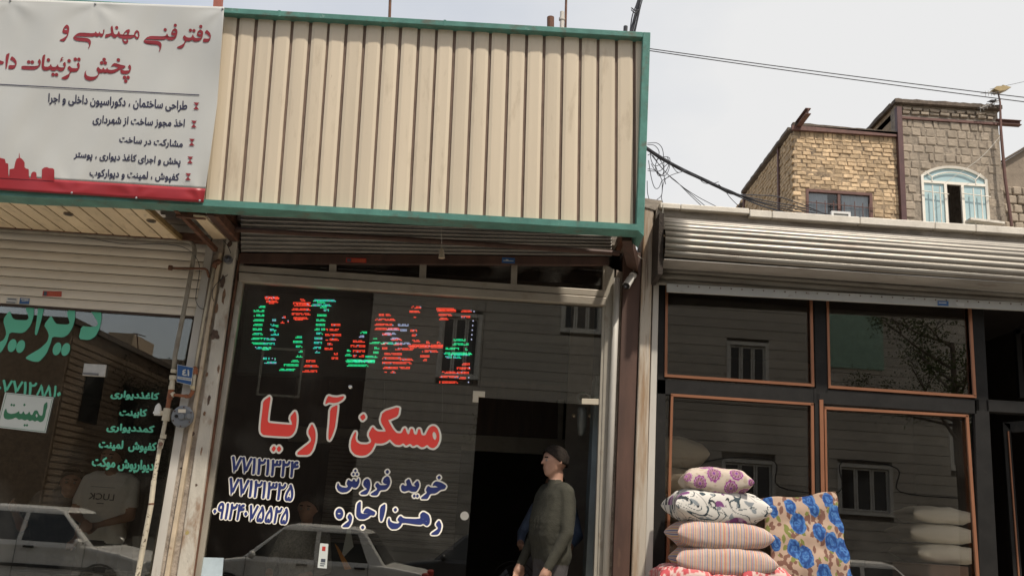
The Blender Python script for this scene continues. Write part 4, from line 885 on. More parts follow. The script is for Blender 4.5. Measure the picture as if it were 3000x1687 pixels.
# ============================================================ LED DISPLAY
led = thing('led_display', at(1040, 1110, .16), 'black LED dot matrix sign lit in red and green characters inside the middle shop window', 'LED sign')
qb('panel', [(722, 846), (1394, 902), (1382, 1126), (692, 1094)], .16, .05, pm('led_black', (.008, .008, .008), .6), led)
frame_line([(722, 846), (1394, 902), (1382, 1126), (692, 1094)], 9, .158, 'frame', m_black, led)
BARS = {'R': [(285,440,78),(290,430,90),(330,390,135),(300,420,122),(665,720,105),(590,785,140),(600,785,160),(575,775,205),(575,775,255),(580,745,300),(610,700,312),(470,510,290),(455,495,345),(530,542,335),
 (1000,1090,372),(925,1085,425),(935,1115,480),(940,1080,530),(960,1010,578),(930,1020,630),(1030,1070,685),(1005,1065,732),(730,820,762),(705,865,815),(690,850,870),
 (1235,1360,550),(1210,1365,600),(1235,1365,655),(1235,1275,708),(1300,1345,708),(1515,1640,265),(1475,1680,315),(1470,1670,368),(1470,1600,415),(1600,1740,415),(1550,1640,475),(1650,1755,530),(1545,1615,575),(1675,1755,582),(1550,1610,625),(1690,1890,632),
 (1575,1760,685),(1550,1740,730),(1740,1875,745),(1550,1870,780),(1560,1710,835),(1735,1850,835),(1575,1600,875),(1640,1690,880),(1900,1960,185),(1865,1890,180),(1845,1955,230),(1890,1905,285),(1875,1960,545),(2025,2065,560),(2140,2170,565),(1830,2200,592),(1840,2200,608),(1980,2145,655),(1960,2055,710),(1990,2025,750),(1855,1920,435),(1870,1915,485),
 (2135,2335,202),(2145,2335,220),(2160,2300,265),(2165,2260,308),(2400,2505,225),(2400,2490,285),(2410,2495,795),(2355,2490,840),(2195,2485,885),(2170,2360,930),(2380,2450,945),(2165,2355,990)],
 'G': [(220,290,178),(165,280,222),(165,270,270),(160,265,322),(160,260,372),(155,250,420),(150,260,470),(140,268,520),(145,262,572),(260,320,632),(390,420,385),(385,405,440),(615,675,505),(590,685,555),(620,690,605),(650,690,660),(620,685,712),(570,655,762),(490,650,805),(440,615,855),
 (850,930,128),(880,940,180),(850,945,270),(840,935,322),(835,930,372),(820,925,420),(1315,1380,455),(1455,1490,515),(1415,1540,565),(1450,1520,622),(1455,1510,670),(1170,1210,650),(1150,1210,697),(1370,1500,715),(1155,1465,755),(1165,1460,768),(1170,1390,808),(2320,2450,535),(2310,2480,580),(2235,2375,628),(2445,2480,635),(2215,2510,678)],
 'T': [(365,395,322),(345,400,375),(340,410,425),(350,425,475),(275,400,525),(262,392,575),(180,350,620),(265,325,735),(360,390,740),(280,400,778),(805,1050,110),(785,1000,160),(920,965,215),(840,905,465),(820,905,518),(815,900,565),(805,880,618),(825,870,665),(1540,1700,570),(1240,1460,762),(2230,2400,720),(2250,2500,690)],
 'B': [(1300,1350,497),(1720,1830,375),(1745,1810,430),(1570,1690,465),(1640,1740,520),(1700,1850,572),(1600,1720,420)]}
gl_ = {k: G() for k in 'RGTBW'}
rr = random.Random(5)
mapL = lambda x, y, o_: at(700 + x / 3.68, 850 + y / 3.68, .157 - o_)
for kk, bars in BARS.items():
    for (xa, xb, y) in bars:
        n_ = int((xb - xa) / 14.6) + 1
        for i in range(n_):
            for row in (-6.5, 6.5):
                x = xa + i * 14.6; sl = .012 * (x - xa)
                if rr.random() < .10 or (row < 0 and i in (0, n_ - 1) and rr.random() < .45): continue
                yy = y + row + sl; h_ = 4.3; wd = 5.2
                kx = kk
                if kk in 'GR' and rr.random() < .05: kx = 'T' if kk == 'G' else 'B'
                if kk == 'T' and rr.random() < .3: kx = rr.choice('GB')
                gl_[kx].hexa([mapL(x - wd, yy - h_, .004), mapL(x + wd, yy - h_, .004), mapL(x + wd, yy + h_, .004), mapL(x - wd, yy + h_, .004)], [mapL(x - wd, yy - h_, 0), mapL(x + wd, yy - h_, 0), mapL(x + wd, yy + h_, 0), mapL(x - wd, yy + h_, 0)])
for x, y in ((2535,230),(2525,330),(2520,380),(2515,430),(2512,480),(2508,530),(2485,835),(2478,940),(2475,990)):
    gl_['W'].ball(mapL(x, y, .003), .0045, 6, 4)
for kk, c_, s_ in (('R', (1, .07, .035), 1.7), ('G', (.02, .95, .36), 1.35), ('T', (.04, .85, .7), 1.25), ('B', (.45, .55, .9), 1.2), ('W', (.6, .65, 1), 2.0)):
    o = gl_[kk].o('light_dots', emis('led_' + kk, c_, s_), led); o['kind'] = 'stuff'
g = G()
for j in range(48):
    for i in range(0, 150):
        x = 30 + i * 16.6; y = 30 + j * 17.2 + x * .0755 * 1.05
        p_ = mapL(x, y, .001); g.add([p_ + Vector((-.002, 0, .002)), p_ + Vector((.002, 0, .002)), p_ + Vector((.002, 0, -.002)), p_ + Vector((-.002, 0, -.002))], [(3, 2, 1, 0)])
g.o('unlit_dots', pm('dot_grey', (.06, .05, .045), .5), led)['kind'] = 'stuff'

# ============================================================ INTERIOR OF SHOP B AND A
ib = thing('partition', at(1500, 1300, 3.0), 'dark interior partition with pale crossbeam deep inside the middle shop', 'partition')
qb('crossbeam', [(560, 1232), (1760, 1292), (1760, 1338), (560, 1276)], 3.0, .1, pm('inner_grey', (.30, .28, .25), .8), ib)
qb('upper_panel', [(560, 1060), (1642, 1130), (1642, 1288), (560, 1228)], 3.05, .05, m_wood, ib)
for x in (960, 1120, 1290, 1460, 1560): qb('batten', [(x, 1060 + (x - 560) * .06), (x + 7, 1060 + (x - 560) * .06), (x + 5, 1230 + (x - 560) * .05), (x - 2, 1230 + (x - 560) * .05)], 3.03, .02, m_wood, ib)
G().box((at(1655, 1300, 2.2).x, 2.2, FL), (1.0, 2.28, 4.0)).o('end_wall', pm('inner_grey2', (.34, .31, .28), .8), ib)
qb('post', [(1636, 1170), (1652, 1171), (1647, 1290), (1634, 1289)], 2.98, .06, _M['inner_grey'], ib)
qb('side_wall', [(1745, 1100), (1765, 1100), (1740, 1700), (1715, 1700)], .3, .3, pm('bluegrey_paint', (.20, .235, .24), .7), ib)
# added slats imitating the reflection of the roller shutter opposite in the middle window
bl_ = thing('shutter_reflection', at(1150, 1500, 2.9), 'grey slats imitating the mirrored roller shutter opposite, at the back of the middle shop', 'shutter_reflection')
z0b = at(1150, 1600, 2.9).z; z1b = at(1150, 1292, 2.9).z; xa_, xb_ = at(950, 1450, 2.9).x, at(1340, 1450, 2.9).x
nb = 26
for k in range(nb): 
    za = lerp(z0b, z1b, k / nb); zb_ = lerp(z0b, z1b, (k + 1) / nb); slat_profile(xa_, xb_, za + .004, zb_ - .002, 2.92, .010, n=3, mat=pm('reflected_grey', (.16, .145, .13), .7), par=bl_)
# wall lamp / emergency light right
wl = thing('wall_lamp', at(1705, 1270, .6), 'grey lantern wall lamp with ring inside the right end of the middle shop window', 'lamp')
c_ = at(1711, 1165, .6)
G().tube([c_ + Vector((.055 * math.cos(a_), 0, .045 * math.sin(a_))) for a_ in [i * math.pi / 8 for i in range(17)]], .010, 8, caps=False).o('ring', pm('lamp_grey', (.30, .32, .31), .4, .3), wl, smooth=True)
G().tube([at(1705, 1192, .6), at(1705, 1200, .6), at(1705, 1240, .6), at(1703, 1268, .6), at(1702, 1276, .6)], [.03, .047, .044, .030, .018], 18).o('shade', _M['lamp_grey'], wl, smooth=True)
for s_ in (-1, 1): G().ball(at(1705 + s_ * 24, 1217, .6), .017, 8, 6).o('ear', pm('ear_cream', (.5, .4, .28), .5), wl, smooth=True)
# stickers on glass B
qs = thing('sticker', at(620, 1690, .0), 'pale blue paper sheet stuck in the lower left corner of the middle shop window', 'sticker')
qb('sheet', [(584, 1631), (655, 1633), (650, 1700), (570, 1700)], .004, .002, pm('pale_blue_paper', (.42, .50, .54), .6), qs)
ds = thing('sticker', at(1362, 1530, .0), 'round white disc sticker on the door glass edge of the middle shop', 'sticker')
c_ = at(1361, 1510, .004); G().tube([c_, c_ + Vector((0, .002, 0))], .034, 24).o('disc', pm('dull_disc', (.3, .29, .26), .6), ds)
sticker('sticker', [(938, 1590), (962, 1592), (957, 1664), (930, 1662)], .004, [m_paper], 'tall narrow white label with small print low on the middle shop window', bars=[(.3, .7, .12, .3, m_sred), (.3, .8, .62, .76, m_sk), (.25, .8, .8, .84, m_sk), (.25, .7, .88, .92, m_sk)])
pn = thing('pennant', at(1010, 1680, .15), 'white pennant with orange stripe hanging behind the middle shop window', 'pennant')
g = G(); g.hexa([at(1018, 1545, .15), at(1026, 1545, .15), at(1036, 1600, .15), at(998, 1640, .15)], [at(1018, 1545, .153), at(1026, 1545, .153), at(1036, 1600, .153), at(998, 1640, .153)]); g.o('white_cloth', m_paper, pn)
g = G(); g.hexa([at(980, 1590, .148), at(990, 1600, .148), at(1030, 1665, .148), at(1010, 1668, .148)], [at(980, 1590, .151), at(990, 1600, .151), at(1030, 1665, .151), at(1010, 1668, .151)]); g.o('orange_stripe', pm('orange_cloth', (.62, .24, .03), .7), pn)
# fan
fn = thing('pedestal_fan', at(1505, 1790, .9), 'black pedestal fan with wire guard standing low inside the open door of the middle shop', 'fan')
c_ = at(1505, 1712, .9); g = G()
for r_ in (.06, .11, .16, .20): g.tube([c_ + Vector((r_ * math.cos(a_), -.03 + (r_ - .06) * .2, r_ * math.sin(a_))) for a_ in [i * math.pi / 16 for i in range(33)]], .0035, 5, caps=False)
for k in range(16): a_ = k * math.pi / 8; g.tube([c_ + Vector((.02 * math.cos(a_), -.035, .02 * math.sin(a_))), c_ + Vector((.2 * math.cos(a_), 0, .2 * math.sin(a_)))], .002, 4)
g.o('guard', m_black, fn); G().tube([c_ + Vector((0, .05, 0)), Vector((c_.x, c_.y + .05, FL))], .015, 8).o('pole', m_black, fn)
for k in range(3):
    a_ = k * 2.09; p1 = c_ + Vector((.15 * math.cos(a_), .0, .15 * math.sin(a_))); p2 = c_ + Vector((.15 * math.cos(a_ + .7), .03, .15 * math.sin(a_ + .7))); G().add([c_, p1, p2, c_ + Vector((0, .004, 0)), p1 + Vector((0, .004, 0)), p2 + Vector((0, .004, 0))], [(0, 1, 2), (5, 4, 3), (0, 3, 4, 1), (1, 4, 5, 2), (2, 5, 3, 0)]).o('blade', m_sk, fn)
G().tube([Vector((c_.x, c_.y + .05, FL)), Vector((c_.x, c_.y + .05, FL + .03))], .16, 20).o('foot', m_black, fn)
# counter and goods in shop A
ct = thing('counter', at(230, 1760, .45), 'dark counter behind the left shop window', 'counter')
x0c, x1c = at(40, 1700, .4).x, at(430, 1700, .4).x; zc_ = at(300, 1688, .35).z
G().box((x0c, .3, zc_ - .03), (x1c, .75, zc_)).o('top', m_wood, ct); G().box((x0c + .03, .34, FL), (x1c - .03, .7, zc_ - .032)).o('front', m_wood, ct)
m_box = pm('box_white', (.36, .34, .31), .7, 0, .1, 20); m_boxg = pm('box_print', (.22, .22, .21), .7)
xb0 = at(212, 1690, .34).x; bw = .062
for r_ in range(2):
    for k in range(11):
        if r_ == 1 and (k < 4 or k > 10): continue
        x = xb0 + k * bw + .02 * r_; ordn = ('first', 'second', 'third', 'fourth', 'fifth', 'sixth', 'seventh', 'eighth', 'ninth', 'tenth', 'eleventh')[k - 4 * r_]
        b = thing('product_box', (x, .36, zc_ + .03 * r_), ordn + ' white product box from the left in the ' + ('lower', 'upper')[r_] + ' row on the left shop counter', 'box', group='white product boxes on the left shop counter')
        G().box((x, .31, zc_ + .03 * r_), (x + bw - .004, .42, zc_ + .03 * r_ + .029)).o('carton', m_box, b); G().box((x + .008, .3085, zc_ + .03 * r_ + .008), (x + bw - .014, .31, zc_ + .03 * r_ + .02)).o('print', m_boxg, b)
bg_ = thing('plastic_bag', at(422, 1690, .2), 'crumpled clear plastic bag on the counter at the right of the left shop window', 'bag')
V = []; Fc = []
for j in range(13):
    for i in range(11):
        x = lerp(388, 452, i / 10); y = lerp(1570, 1692, j / 12); V.append(at(x, y, .22 + .03 * noise.noise(Vector((x * .05, y * .04, 1)))))
for j in range(12):
    for i in range(10): a_ = j * 11 + i; Fc.append((a_, a_ + 11, a_ + 12, a_ + 1))
mm = bpy.data.materials.new('clear_plastic'); mm.use_nodes = True; n_ = mm.node_tree.nodes; pb = n_['Principled BSDF']; pb.inputs['Base Color'].default_value = (.45, .45, .42, 1); pb.inputs['Alpha'].default_value = .35; pb.inputs['Roughness'].default_value = .25
o = mk('film', V, Fc, mm, bg_, smooth=True); so = o.modifiers.new('t', 'SOLIDIFY'); so.thickness = .002

# ============================================================ PEOPLE
def sph(bm_, c_, r_):
    bmesh.ops.create_icosphere(bm_, subdivisions=1 if r_ < .03 else 2, radius=r_, matrix=Matrix.Translation(c_))
def person(loc, rot, label, caps, mats, hair=True, head=(0, .01, 1.63), name='person', hairc=(.012, .01, .009), hs=1.0, voxel=.010, extra=None):
    M = Matrix.Translation(loc) @ Matrix.Rotation(rot, 4, 'Z')
    bm_ = bmesh.new()
    for p0_, p1_, r0_, r1_, m_ in caps:
        p0_, p1_ = Vector(p0_), Vector(p1_); n_ = max(1, int((p1_ - p0_).length / (min(r0_, r1_) * .36)))
        for k in range(n_ + 1): sph(bm_, p0_.lerp(p1_, k / n_), lerp(r0_, r1_, k / n_))
    me = bpy.data.meshes.new('body'); bm_.to_mesh(me); bm_.free(); tmp = bpy.data.objects.new('body', me); COL.objects.link(tmp)
    rm = tmp.modifiers.new('r', 'REMESH'); rm.mode = 'VOXEL'; rm.voxel_size = voxel
    sm = tmp.modifiers.new('s', 'SMOOTH'); sm.iterations = 7; sm.factor = .6
    dg = bpy.context.evaluated_depsgraph_get(); dg.update(); ev = tmp.evaluated_get(dg); m2 = bpy.data.meshes.new_from_object(ev)
    bpy.data.objects.remove(tmp); bpy.data.meshes.remove(me)
    n_ = len(m2.vertices); co = np.empty(n_ * 3); m2.vertices.foreach_get('co', co); co = co.reshape(-1, 3)
    fc = np.array([list(p_.center) for p_ in m2.polygons]); best = np.full(len(fc), 1e9); mi = np.zeros(len(fc), int)
    for p0_, p1_, r0_, r1_, m_ in caps:
        a_ = np.array(p0_, float); d = np.array(p1_, float) - a_; L2 = max(d @ d, 1e-9); t = np.clip((fc - a_) @ d / L2, 0, 1)
        q = np.linalg.norm(fc - (a_ + t[:, None] * d), axis=1) - (r0_ + (r1_ - r0_) * t); s_ = q < best; best[s_] = q[s_]; mi[s_] = m_
    # cloth folds
    for i, v in enumerate(m2.vertices):
        pass
    root = thing(name, loc, label, 'person')
    m2.transform(Matrix.Rotation(rot, 4, 'Z')); m2.materials.clear()
    for q in mats: m2.materials.append(q)
    m2.polygons.foreach_set('material_index', mi.tolist()); m2.polygons.foreach_set('use_smooth', [True] * len(m2.polygons))
    b = bpy.data.objects.new('body', m2); COL.objects.link(b); b.parent = root; WL[b] = Vector(loc)
    Rz = Matrix.Rotation(rot, 3, 'Z'); hd = Vector(head)
    def W(v): return Vector(loc) + Rz @ Vector(v)
    if hair:
        g = G(); V = []; Fc = []; nu, nv = 18, 9
        for i in range(nv + 1):
            th = i / nv * 2.05
            for j in range(nu):
                a_ = 2 * math.pi * j / nu; fr_ = math.sin(a_)  # +y is front
                lim = 1.0 - .50 * max(0, fr_) - .12 * (1 - abs(fr_)); t2 = th * lim
                rj = .985 + .07 * noise.noise(Vector((i * .9, j * .7, 1)))
                V.append(W((hd.x + .099 * hs * rj * math.sin(t2) * math.cos(a_), hd.y - .006 + .113 * hs * rj * math.sin(t2) * math.sin(a_), hd.z + .012 + .112 * hs * rj * math.cos(t2))))
        for i in range(nv):
            for j in range(nu): a_, b_ = i * nu + j, i * nu + (j + 1) % nu; Fc.append((a_, a_ + nu, b_ + nu, b_))
        o = mk('hair', V, Fc, pm('dark_hair', hairc, 1.0, 0, .4, 60, bump=.012, bscale=110, spec=.1), root, smooth=True); so = o.modifiers.new('t', 'SOLIDIFY'); so.thickness = .005
    for s_ in (-1, 1):
        G().ball(W((hd.x + s_ * .032, hd.y + .083, hd.z + .0)), .0115, 10, 6).o('eye', pm('eye', (.25, .22, .2), .2), root, smooth=True)
        G().tube([W((hd.x + s_ * .048, hd.y + .083, hd.z + .024)), W((hd.x + s_ * .018, hd.y + .097, hd.z + .026))], .005, 6).o('eyebrow', pm('dark_hair', hairc), root)
    if extra: extra(root, W)
    return root
m_skin = pm('skin', (.40, .225, .155), .5, 0, .08, 14)
def body_caps(armL, armR, hd=(0, .01, 1.63), sit=False, slim=1.0, belly=0, sleeve=1.0, lean=0):
    """armX = (shoulder, elbow, wrist) points; materials 0 shirt 1 skin 2 trousers 3 shoes"""
    h = Vector(hd); c = []
    rings = ((.96, .085, .115, 0), (1.03, .075, .115, .01), (1.10, .07, .115 + belly, .015), (1.18, .085, .118 + belly * .8, .01), (1.27, .105, .12, .0), (1.34, .115, .108, -.005), (1.40, .125, .08, -.01))
    rings = [tuple(lerp(a_[k], b_[k], t / 2) for k in range(4)) for a_, b_ in zip(rings, rings[1:]) for t in range(2)] + [rings[-1]]
    for z, wd, r_, y in rings:
        y += lean * (z - .96); c.append(((-wd * slim, y, z), (wd * slim, y, z), r_ * slim, r_ * slim, 0))
    ys_ = lean * .5
    c.append(((0, ys_ - .01, 1.42), (0, ys_ - .005, 1.47), .075, .058, 0)); c.append(((0, ys_ - .005, 1.47), (h.x, h.y - .02, h.z - .09), .053, .053, 1))
    c += [((h.x, h.y - .012, h.z + .018), (h.x, h.y + .008, h.z + .012), .090, .086, 1), ((h.x, h.y + .012, h.z - .03), (h.x, h.y + .03, h.z - .066), .072, .052, 1), ((h.x, h.y + .045, h.z - .085), (h.x, h.y + .05, h.z - .08), .034, .034, 1),
          ((h.x, h.y + .09, h.z + .01), (h.x, h.y + .106, h.z - .020), .010, .0135, 1), ((h.x - .02, h.y + .08, h.z - .052), (h.x + .02, h.y + .08, h.z - .052), .012, .012, 1)]
    for s_ in (-1, 1): c.append(((h.x + s_ * .086, h.y - .008, h.z + .012), (h.x + s_ * .088, h.y - .006, h.z - .022), .017, .011, 1))
    for s_, (S, E_, W_) in ((-1, armL), (1, armR)):
        S, E_, W_ = Vector(S), Vector(E_), Vector(W_)
        if sleeve >= 1: c += [(S, E_, .060, .048, 0), (E_, W_, .046, .036, 0)]
        else: m_ = S.lerp(E_, .62); c += [(S, m_, .064, .060, 0), (m_, E_, .043, .040, 1), (E_, W_, .041, .028, 1)]
        d = (W_ - E_).normalized(); pl_ = W_ + d * .055; c.append((W_, pl_, .028, .036, 1))
        up_ = Vector((0, 0, 1)) if abs(d.z) < .7 else Vector((0, 1, 0)); sd_ = d.cross(up_).normalized(); nn = sd_.cross(d).normalized()
        for k, (o_, ln) in enumerate(((-.027, .068), (-.009, .078), (.009, .074), (.026, .06))):
            b0 = pl_ + nn * o_ + d * .018; b1 = b0 + d * ln * .5 + sd_ * (-s_) * .008; b2 = b1 + d * ln * .42 + sd_ * (-s_) * .024; c += [(b0, b1, .0105, .0095, 1), (b1, b2, .0095, .0082, 1)]
        t0 = W_ + d * .02 + nn * -.030; t1 = t0 + d * .035 - nn * .022; c += [(t0, t1, .013, .011, 1), (t1, t1 + d * .03, .0105, .009, 1)]
    if not sit:
        for s_ in (-1, 1): c += [((s_ * .085, 0, .94), (s_ * .10, .02, .5), .098, .066, 2), ((s_ * .10, .02, .5), (s_ * .105, -.01, .12), .066, .048, 2), ((s_ * .105, -.01, .07), (s_ * .12, .15, .045), .045, .038, 3)]
        c.append(((-.05, 0, .93), (.05, 0, .93), .11, .11, 2))
    else:
        for s_ in (-1, 1): c += [((s_ * .09, .02, .93), (s_ * .12, .42, .92), .098, .072, 2), ((s_ * .12, .42, .92), (s_ * .12, .40, .52), .066, .048, 2), ((s_ * .12, .40, .48), (s_ * .13, .55, .46), .045, .038, 3)]
    return c
m_olive = pm('olive_shirt', (.036, .034, .023), .9, 0, .2, 9, bump=.012, bscale=9); m_troug = pm('grey_trousers', (.055, .05, .05), .9, 0, .2, 9, bump=.01, bscale=9); m_shoe = pm('shoe', (.02, .018, .016), .5)
hz = at(1622, 1352, .16)
stp = thing('doorstep', (.55, -.35, .13), 'concrete step in front of the open door of the middle shop', 'step')
G().box((.0, -.62, .13), (1.0, .0, hz.z - 1.80)).o('slab', m_conc, stp, bevel=.01)
G().box((.05, .05, FL + .001), (.8, .6, FL + .012)).o('mat', m_brown, stp)
man = person((hz.x + .02, .17, hz.z - 1.79), R(113), 'person in an olive long sleeved shirt and grey trousers standing in the open shop door', [(tuple(Vector(p0) * 1.10), tuple(Vector(p1) * 1.10), r0 * 1.12, r1 * 1.12, m_) for p0, p1, r0, r1, m_ in body_caps(((-.18, -.01, 1.40), (-.24, .0, 1.12), (-.21, .12, .88)), ((.18, -.01, 1.40), (.24, .02, 1.12), (.21, .14, .88)), belly=.02)], [m_olive, m_skin, m_troug, m_shoe], head=(0, .015, 1.795), hs=1.1, hairc=(.03, .024, .02))
m_bshirt = pm('blue_shirt', (.12, .16, .24), .9, 0, .15, 9, bump=.01, bscale=9)
person((at(1625, 1400, 1.5).x, 1.45, FL - .44 + .36), R(165), 'person in a pale blue shirt seated behind the man in the shop door', body_caps(((-.17, -.01, 1.40), (-.27, .10, 1.16), (-.25, .34, 1.08)), ((.17, -.01, 1.40), (.27, .10, 1.16), (.22, .34, 1.08)), sit=True), [m_bshirt, m_skin, m_troug, m_shoe])
m_check = vcol('checked_cloth') if False else pm('grey_checked_shirt', (.20, .19, .175), .9, 0, .35, 60, bump=.008, bscale=9)
hz2 = at(902, 1490, .9)
person((hz2.x, .9, hz2.z - 1.63), R(175), 'person in a grey checked shirt sitting behind the lower part of the red lettered window', body_caps(((-.17, -.01, 1.40), (-.25, .08, 1.14), (-.18, .30, 1.10)), ((.17, -.01, 1.40), (.25, .08, 1.14), (.18, .30, 1.10)), sit=True), [m_check, m_skin, m_troug, m_shoe])
m_tee = pm('white_tshirt', (.80, .78, .74), .9, 0, .05, 6, bump=.012, bscale=8); m_tee2 = pm('dark_tshirt', (.035, .033, .034), .9, 0, .2, 8, bump=.01, bscale=8)
hA = at(334, 1338, .48)
lk = (hA.x, .50, hA.z - 1.60)
def luck(root, W):
    p_ = lambda u, v: W((u, .137, v))
    V, Fc = font_flat('LUCK', False)
    # mirrored print, as seen from the street
    g = G(); 
    q = [p_((-.105 + .21 * u) , 1.292 - .052 * v) for u, v in V]
    q = [Vector((2 * W((0, 0, 0)).x - a_.x, a_.y, a_.z)) for a_ in q] if False else q
    g.add(q, [tuple(reversed(f_)) for f_ in Fc]); g.add([a_ + Vector((.002, -.0003, .001)) for a_ in q], Fc); g.o('shirt_print', m_sk, root)
    G().add([p_(-.1, 1.345), p_(.1, 1.345), p_(.1, 1.342), p_(-.1, 1.342)], [(0, 1, 2, 3)]).o('shirt_print', m_sk, root); G().add([p_(-.03, 1.215), p_(.03, 1.215), p_(.03, 1.208), p_(-.03, 1.208)], [(0, 1, 2, 3)]).o('shirt_print', m_sk, root)
person(lk, R(180), 'person in a white T-shirt with mirrored black print looking down behind the left shop window', body_caps(((-.185, -.01, 1.39), (-.24, .06, 1.12), (-.06, .26, 1.04)), ((.185, -.01, 1.39), (.24, .06, 1.12), (.06, .26, 1.06)), hd=(0, .07, 1.59), sleeve=.5, slim=1.02), [m_tee, m_skin, m_troug, m_shoe], head=(0, .07, 1.59), extra=luck)
hB = at(203, 1402, .55)
person((hB.x - .10, .68, hB.z - 1.58), R(198), 'person in a dark T-shirt leaning beside the man in white behind left shop window', body_caps(((-.17, .0, 1.38), (-.22, .14, 1.14), (-.20, .36, 1.08)), ((.17, .0, 1.38), (.25, .10, 1.16), (.30, .28, 1.30)), hd=(-.08, .16, 1.55), sleeve=.5, lean=.25), [m_tee2, m_skin, m_troug, m_shoe], head=(-.08, .16, 1.55))
# ============================================================ CUSHIONS IN FRONT OF SHOP C
cols_st = [(a * .9, b_ * .86, c * .8) for a, b_, c in [(.62,.30,.14),(.55,.50,.45),(.20,.24,.33),(.56,.52,.47),(.50,.16,.17),(.55,.50,.45),(.16,.16,.34),(.58,.54,.50),(.62,.34,.12),(.45,.44,.42),(.50,.17,.20),(.60,.56,.52)]]
def st_col(u, v, top):
    t = u * 6.5 + math.copysign(1.1 * (1 - max(0, 1 - abs(u) ** 2.6) ** .36), u); k = t * 12 / 1.0; i = int(math.floor(k)) % 12; return cols_st[i]
def wrapw(v, top): return (.37 * max(0, 1 - abs(v) ** 2.6) ** .36 + .85 * (v + 1)) * (1 if top else -1)
def f_leafy(u, v, top):
    v = wrapw(v, top) * 1.3
    p_ = Vector((u * 2.6 + v * .8 + (3 if top else 0), v * 1.6, .5)); a_ = noise.noise(p_ + Vector((1.5, .2, 0)) * noise.noise(p_ * .9)); b_ = noise.noise(p_ * 1.1 + Vector((9, 3, 1))); c_ = noise.noise(p_ * 2.2 + Vector((2, 8, 1)))
    if -.05 < a_ < .04 and c_ < .25: return (.03, .035, .04)
    if b_ > .42: return (.17, .055, .16) if c_ > -.05 else (.35, .22, .33)
    if abs(b_ - .1) < .025 or abs(b_ + .22) < .03: return (.05, .07, .08)
    if c_ > .38: return (.22, .24, .25)
    return (.58, .55, .50)
FLW = [(-.12, .22, .26), (.52, .30, .26), (-.52, -.12, .24), (.36, -.22, .25), (-.30, .72, .26), (.98, .0, .2), (.15, .85, .22), (-.92, .10, .22), (-.05, -.62, .24), (.75, -.5, .2)]
def f_mandala(u, v, top):
    v = wrapw(v, top)
    for cx, cy, r_ in FLW:
        d = math.hypot((u - cx) * 1.3, (v - cy) * .95); a_ = math.atan2(v - cy, u - cx); rr_ = r_ * (1 + .08 * math.sin(a_ * 12))
        if d < rr_:
            if d < r_ * .18: return (.16, .05, .22)
            if d < r_ * .32: return (.35, .16, .25)
            if d < r_ * .72: return (.17, .065, .10) if math.sin(a_ * 12 + d * 30) > -.2 else (.34, .22, .24)
            return (.22, .035, .17) if math.sin(d * 90) > -.3 else (.42, .22, .38)
    n_ = noise.noise(Vector((u * 6, v * 6, 4))); return (.50, .42, .34) if n_ < .25 else (.42, .34, .26)
def f_white(u, v, top): return (.72, .70, .63)
def pillow(name, c, wd, dp, th, colf, label, group, rot=0, seed=0, nu=150, nv=90, tip=.12, sag=.0, rough=.85):
    c = Vector(c); root = None; V = []; Cc = []; Fc = []
    def pt(u, v, sgn):
        e = max(0, (1 - abs(u) ** 2.6)) * max(0, (1 - abs(v) ** 2.6)); h = th / 2 * e ** .36
        # pinched edges between the corners
        x = wd / 2 * u * (1 - .10 * (1 - v * v) * abs(u) ** 3); y = dp / 2 * v * (1 - .12 * (1 - u * u) * abs(v) ** 3)
        wr = .012 * noise.noise(Vector((u * 2.2 + seed * 3, v * 1.6, sgn))) + .006 * noise.noise(Vector((u * 3 + seed, v * 3, sgn))) + .004 * noise.noise(Vector((u * 9 + seed, v * 8, sgn * 2))) + .004 * math.sin(math.atan2(v, abs(u) - 1) * 9 + seed) * math.exp(-((abs(u) - .9) ** 2) * 30)
        z = sgn * (h + wr * min(1, e * 3)) - sag * u * u * th
        if sgn < 0: z = max(z, -th * .44)
        X = x * math.cos(rot) - y * math.sin(rot); Yy = x * math.sin(rot) + y * math.cos(rot)
        return Vector((c.x + X, c.y + Yy, c.z + z))
    for s_ in (1, -1):
        b = len(V)
        for j in range(nv + 1):
            for i in range(nu + 1):
                u = math.sin((i / nu * 2 - 1) * math.pi / 2); v = math.sin((j / nv * 2 - 1) * math.pi / 2)
                V.append(pt(u, v, s_)); Cc.append((*colf(u, v if s_ > 0 else v, s_ > 0), 1))
        for j in range(nv):
            for i in range(nu):
                a_ = b + j * (nu + 1) + i; q = (a_, a_ + 1, a_ + nu + 2, a_ + nu + 1); Fc.append(q if s_ > 0 else q[::-1])
    o = mk(name, V, Fc, vcol('printed_cloth', rough, .004), None, smooth=True, cols=Cc); tagp(o, label, 'pillow', group)
    return o
Yp = -.42
def pcen(x0, x1, y0, y1, Y): a_ = at((x0 + x1) / 2, (y0 + y1) / 2, Y); return a_, (at(x1, (y0 + y1) / 2, Y) - at(x0, (y0 + y1) / 2, Y)).x, (at(x0, y0, Y) - at(x0, y1, Y)).z
for nm, (x0, x1, y0, y1), cf, lab, rot, sd_ in (('pillow', (1997, 2191, 1378, 1445), f_mandala, 'pillow printed with purple mandala flowers, topmost of the stack outside the right shop', -.10, 1),
        ('pillow', (1958, 2232, 1442, 1530), f_leafy, 'white pillow with black and purple leafy print, second from the top of the stack', .06, 2),
        ('pillow', (1966, 2240, 1528, 1606), st_col, 'striped pillow under the leafy printed one, upper of the two striped pillows', .04, 3),
        ('pillow', (1972, 2254, 1602, 1685), st_col, 'striped pillow resting on the pink quilt, lower of the two striped pillows', -.05, 4)):
    c_, wd, th = pcen(x0, x1, y0, y1, Yp); pillow(nm, c_, wd * 1.02, 0.46, th * 1.26, cf, lab, 'pillows stacked outside the right shop', rot, sd_, 400 if cf is st_col else 230, 36 if cf is st_col else 100)
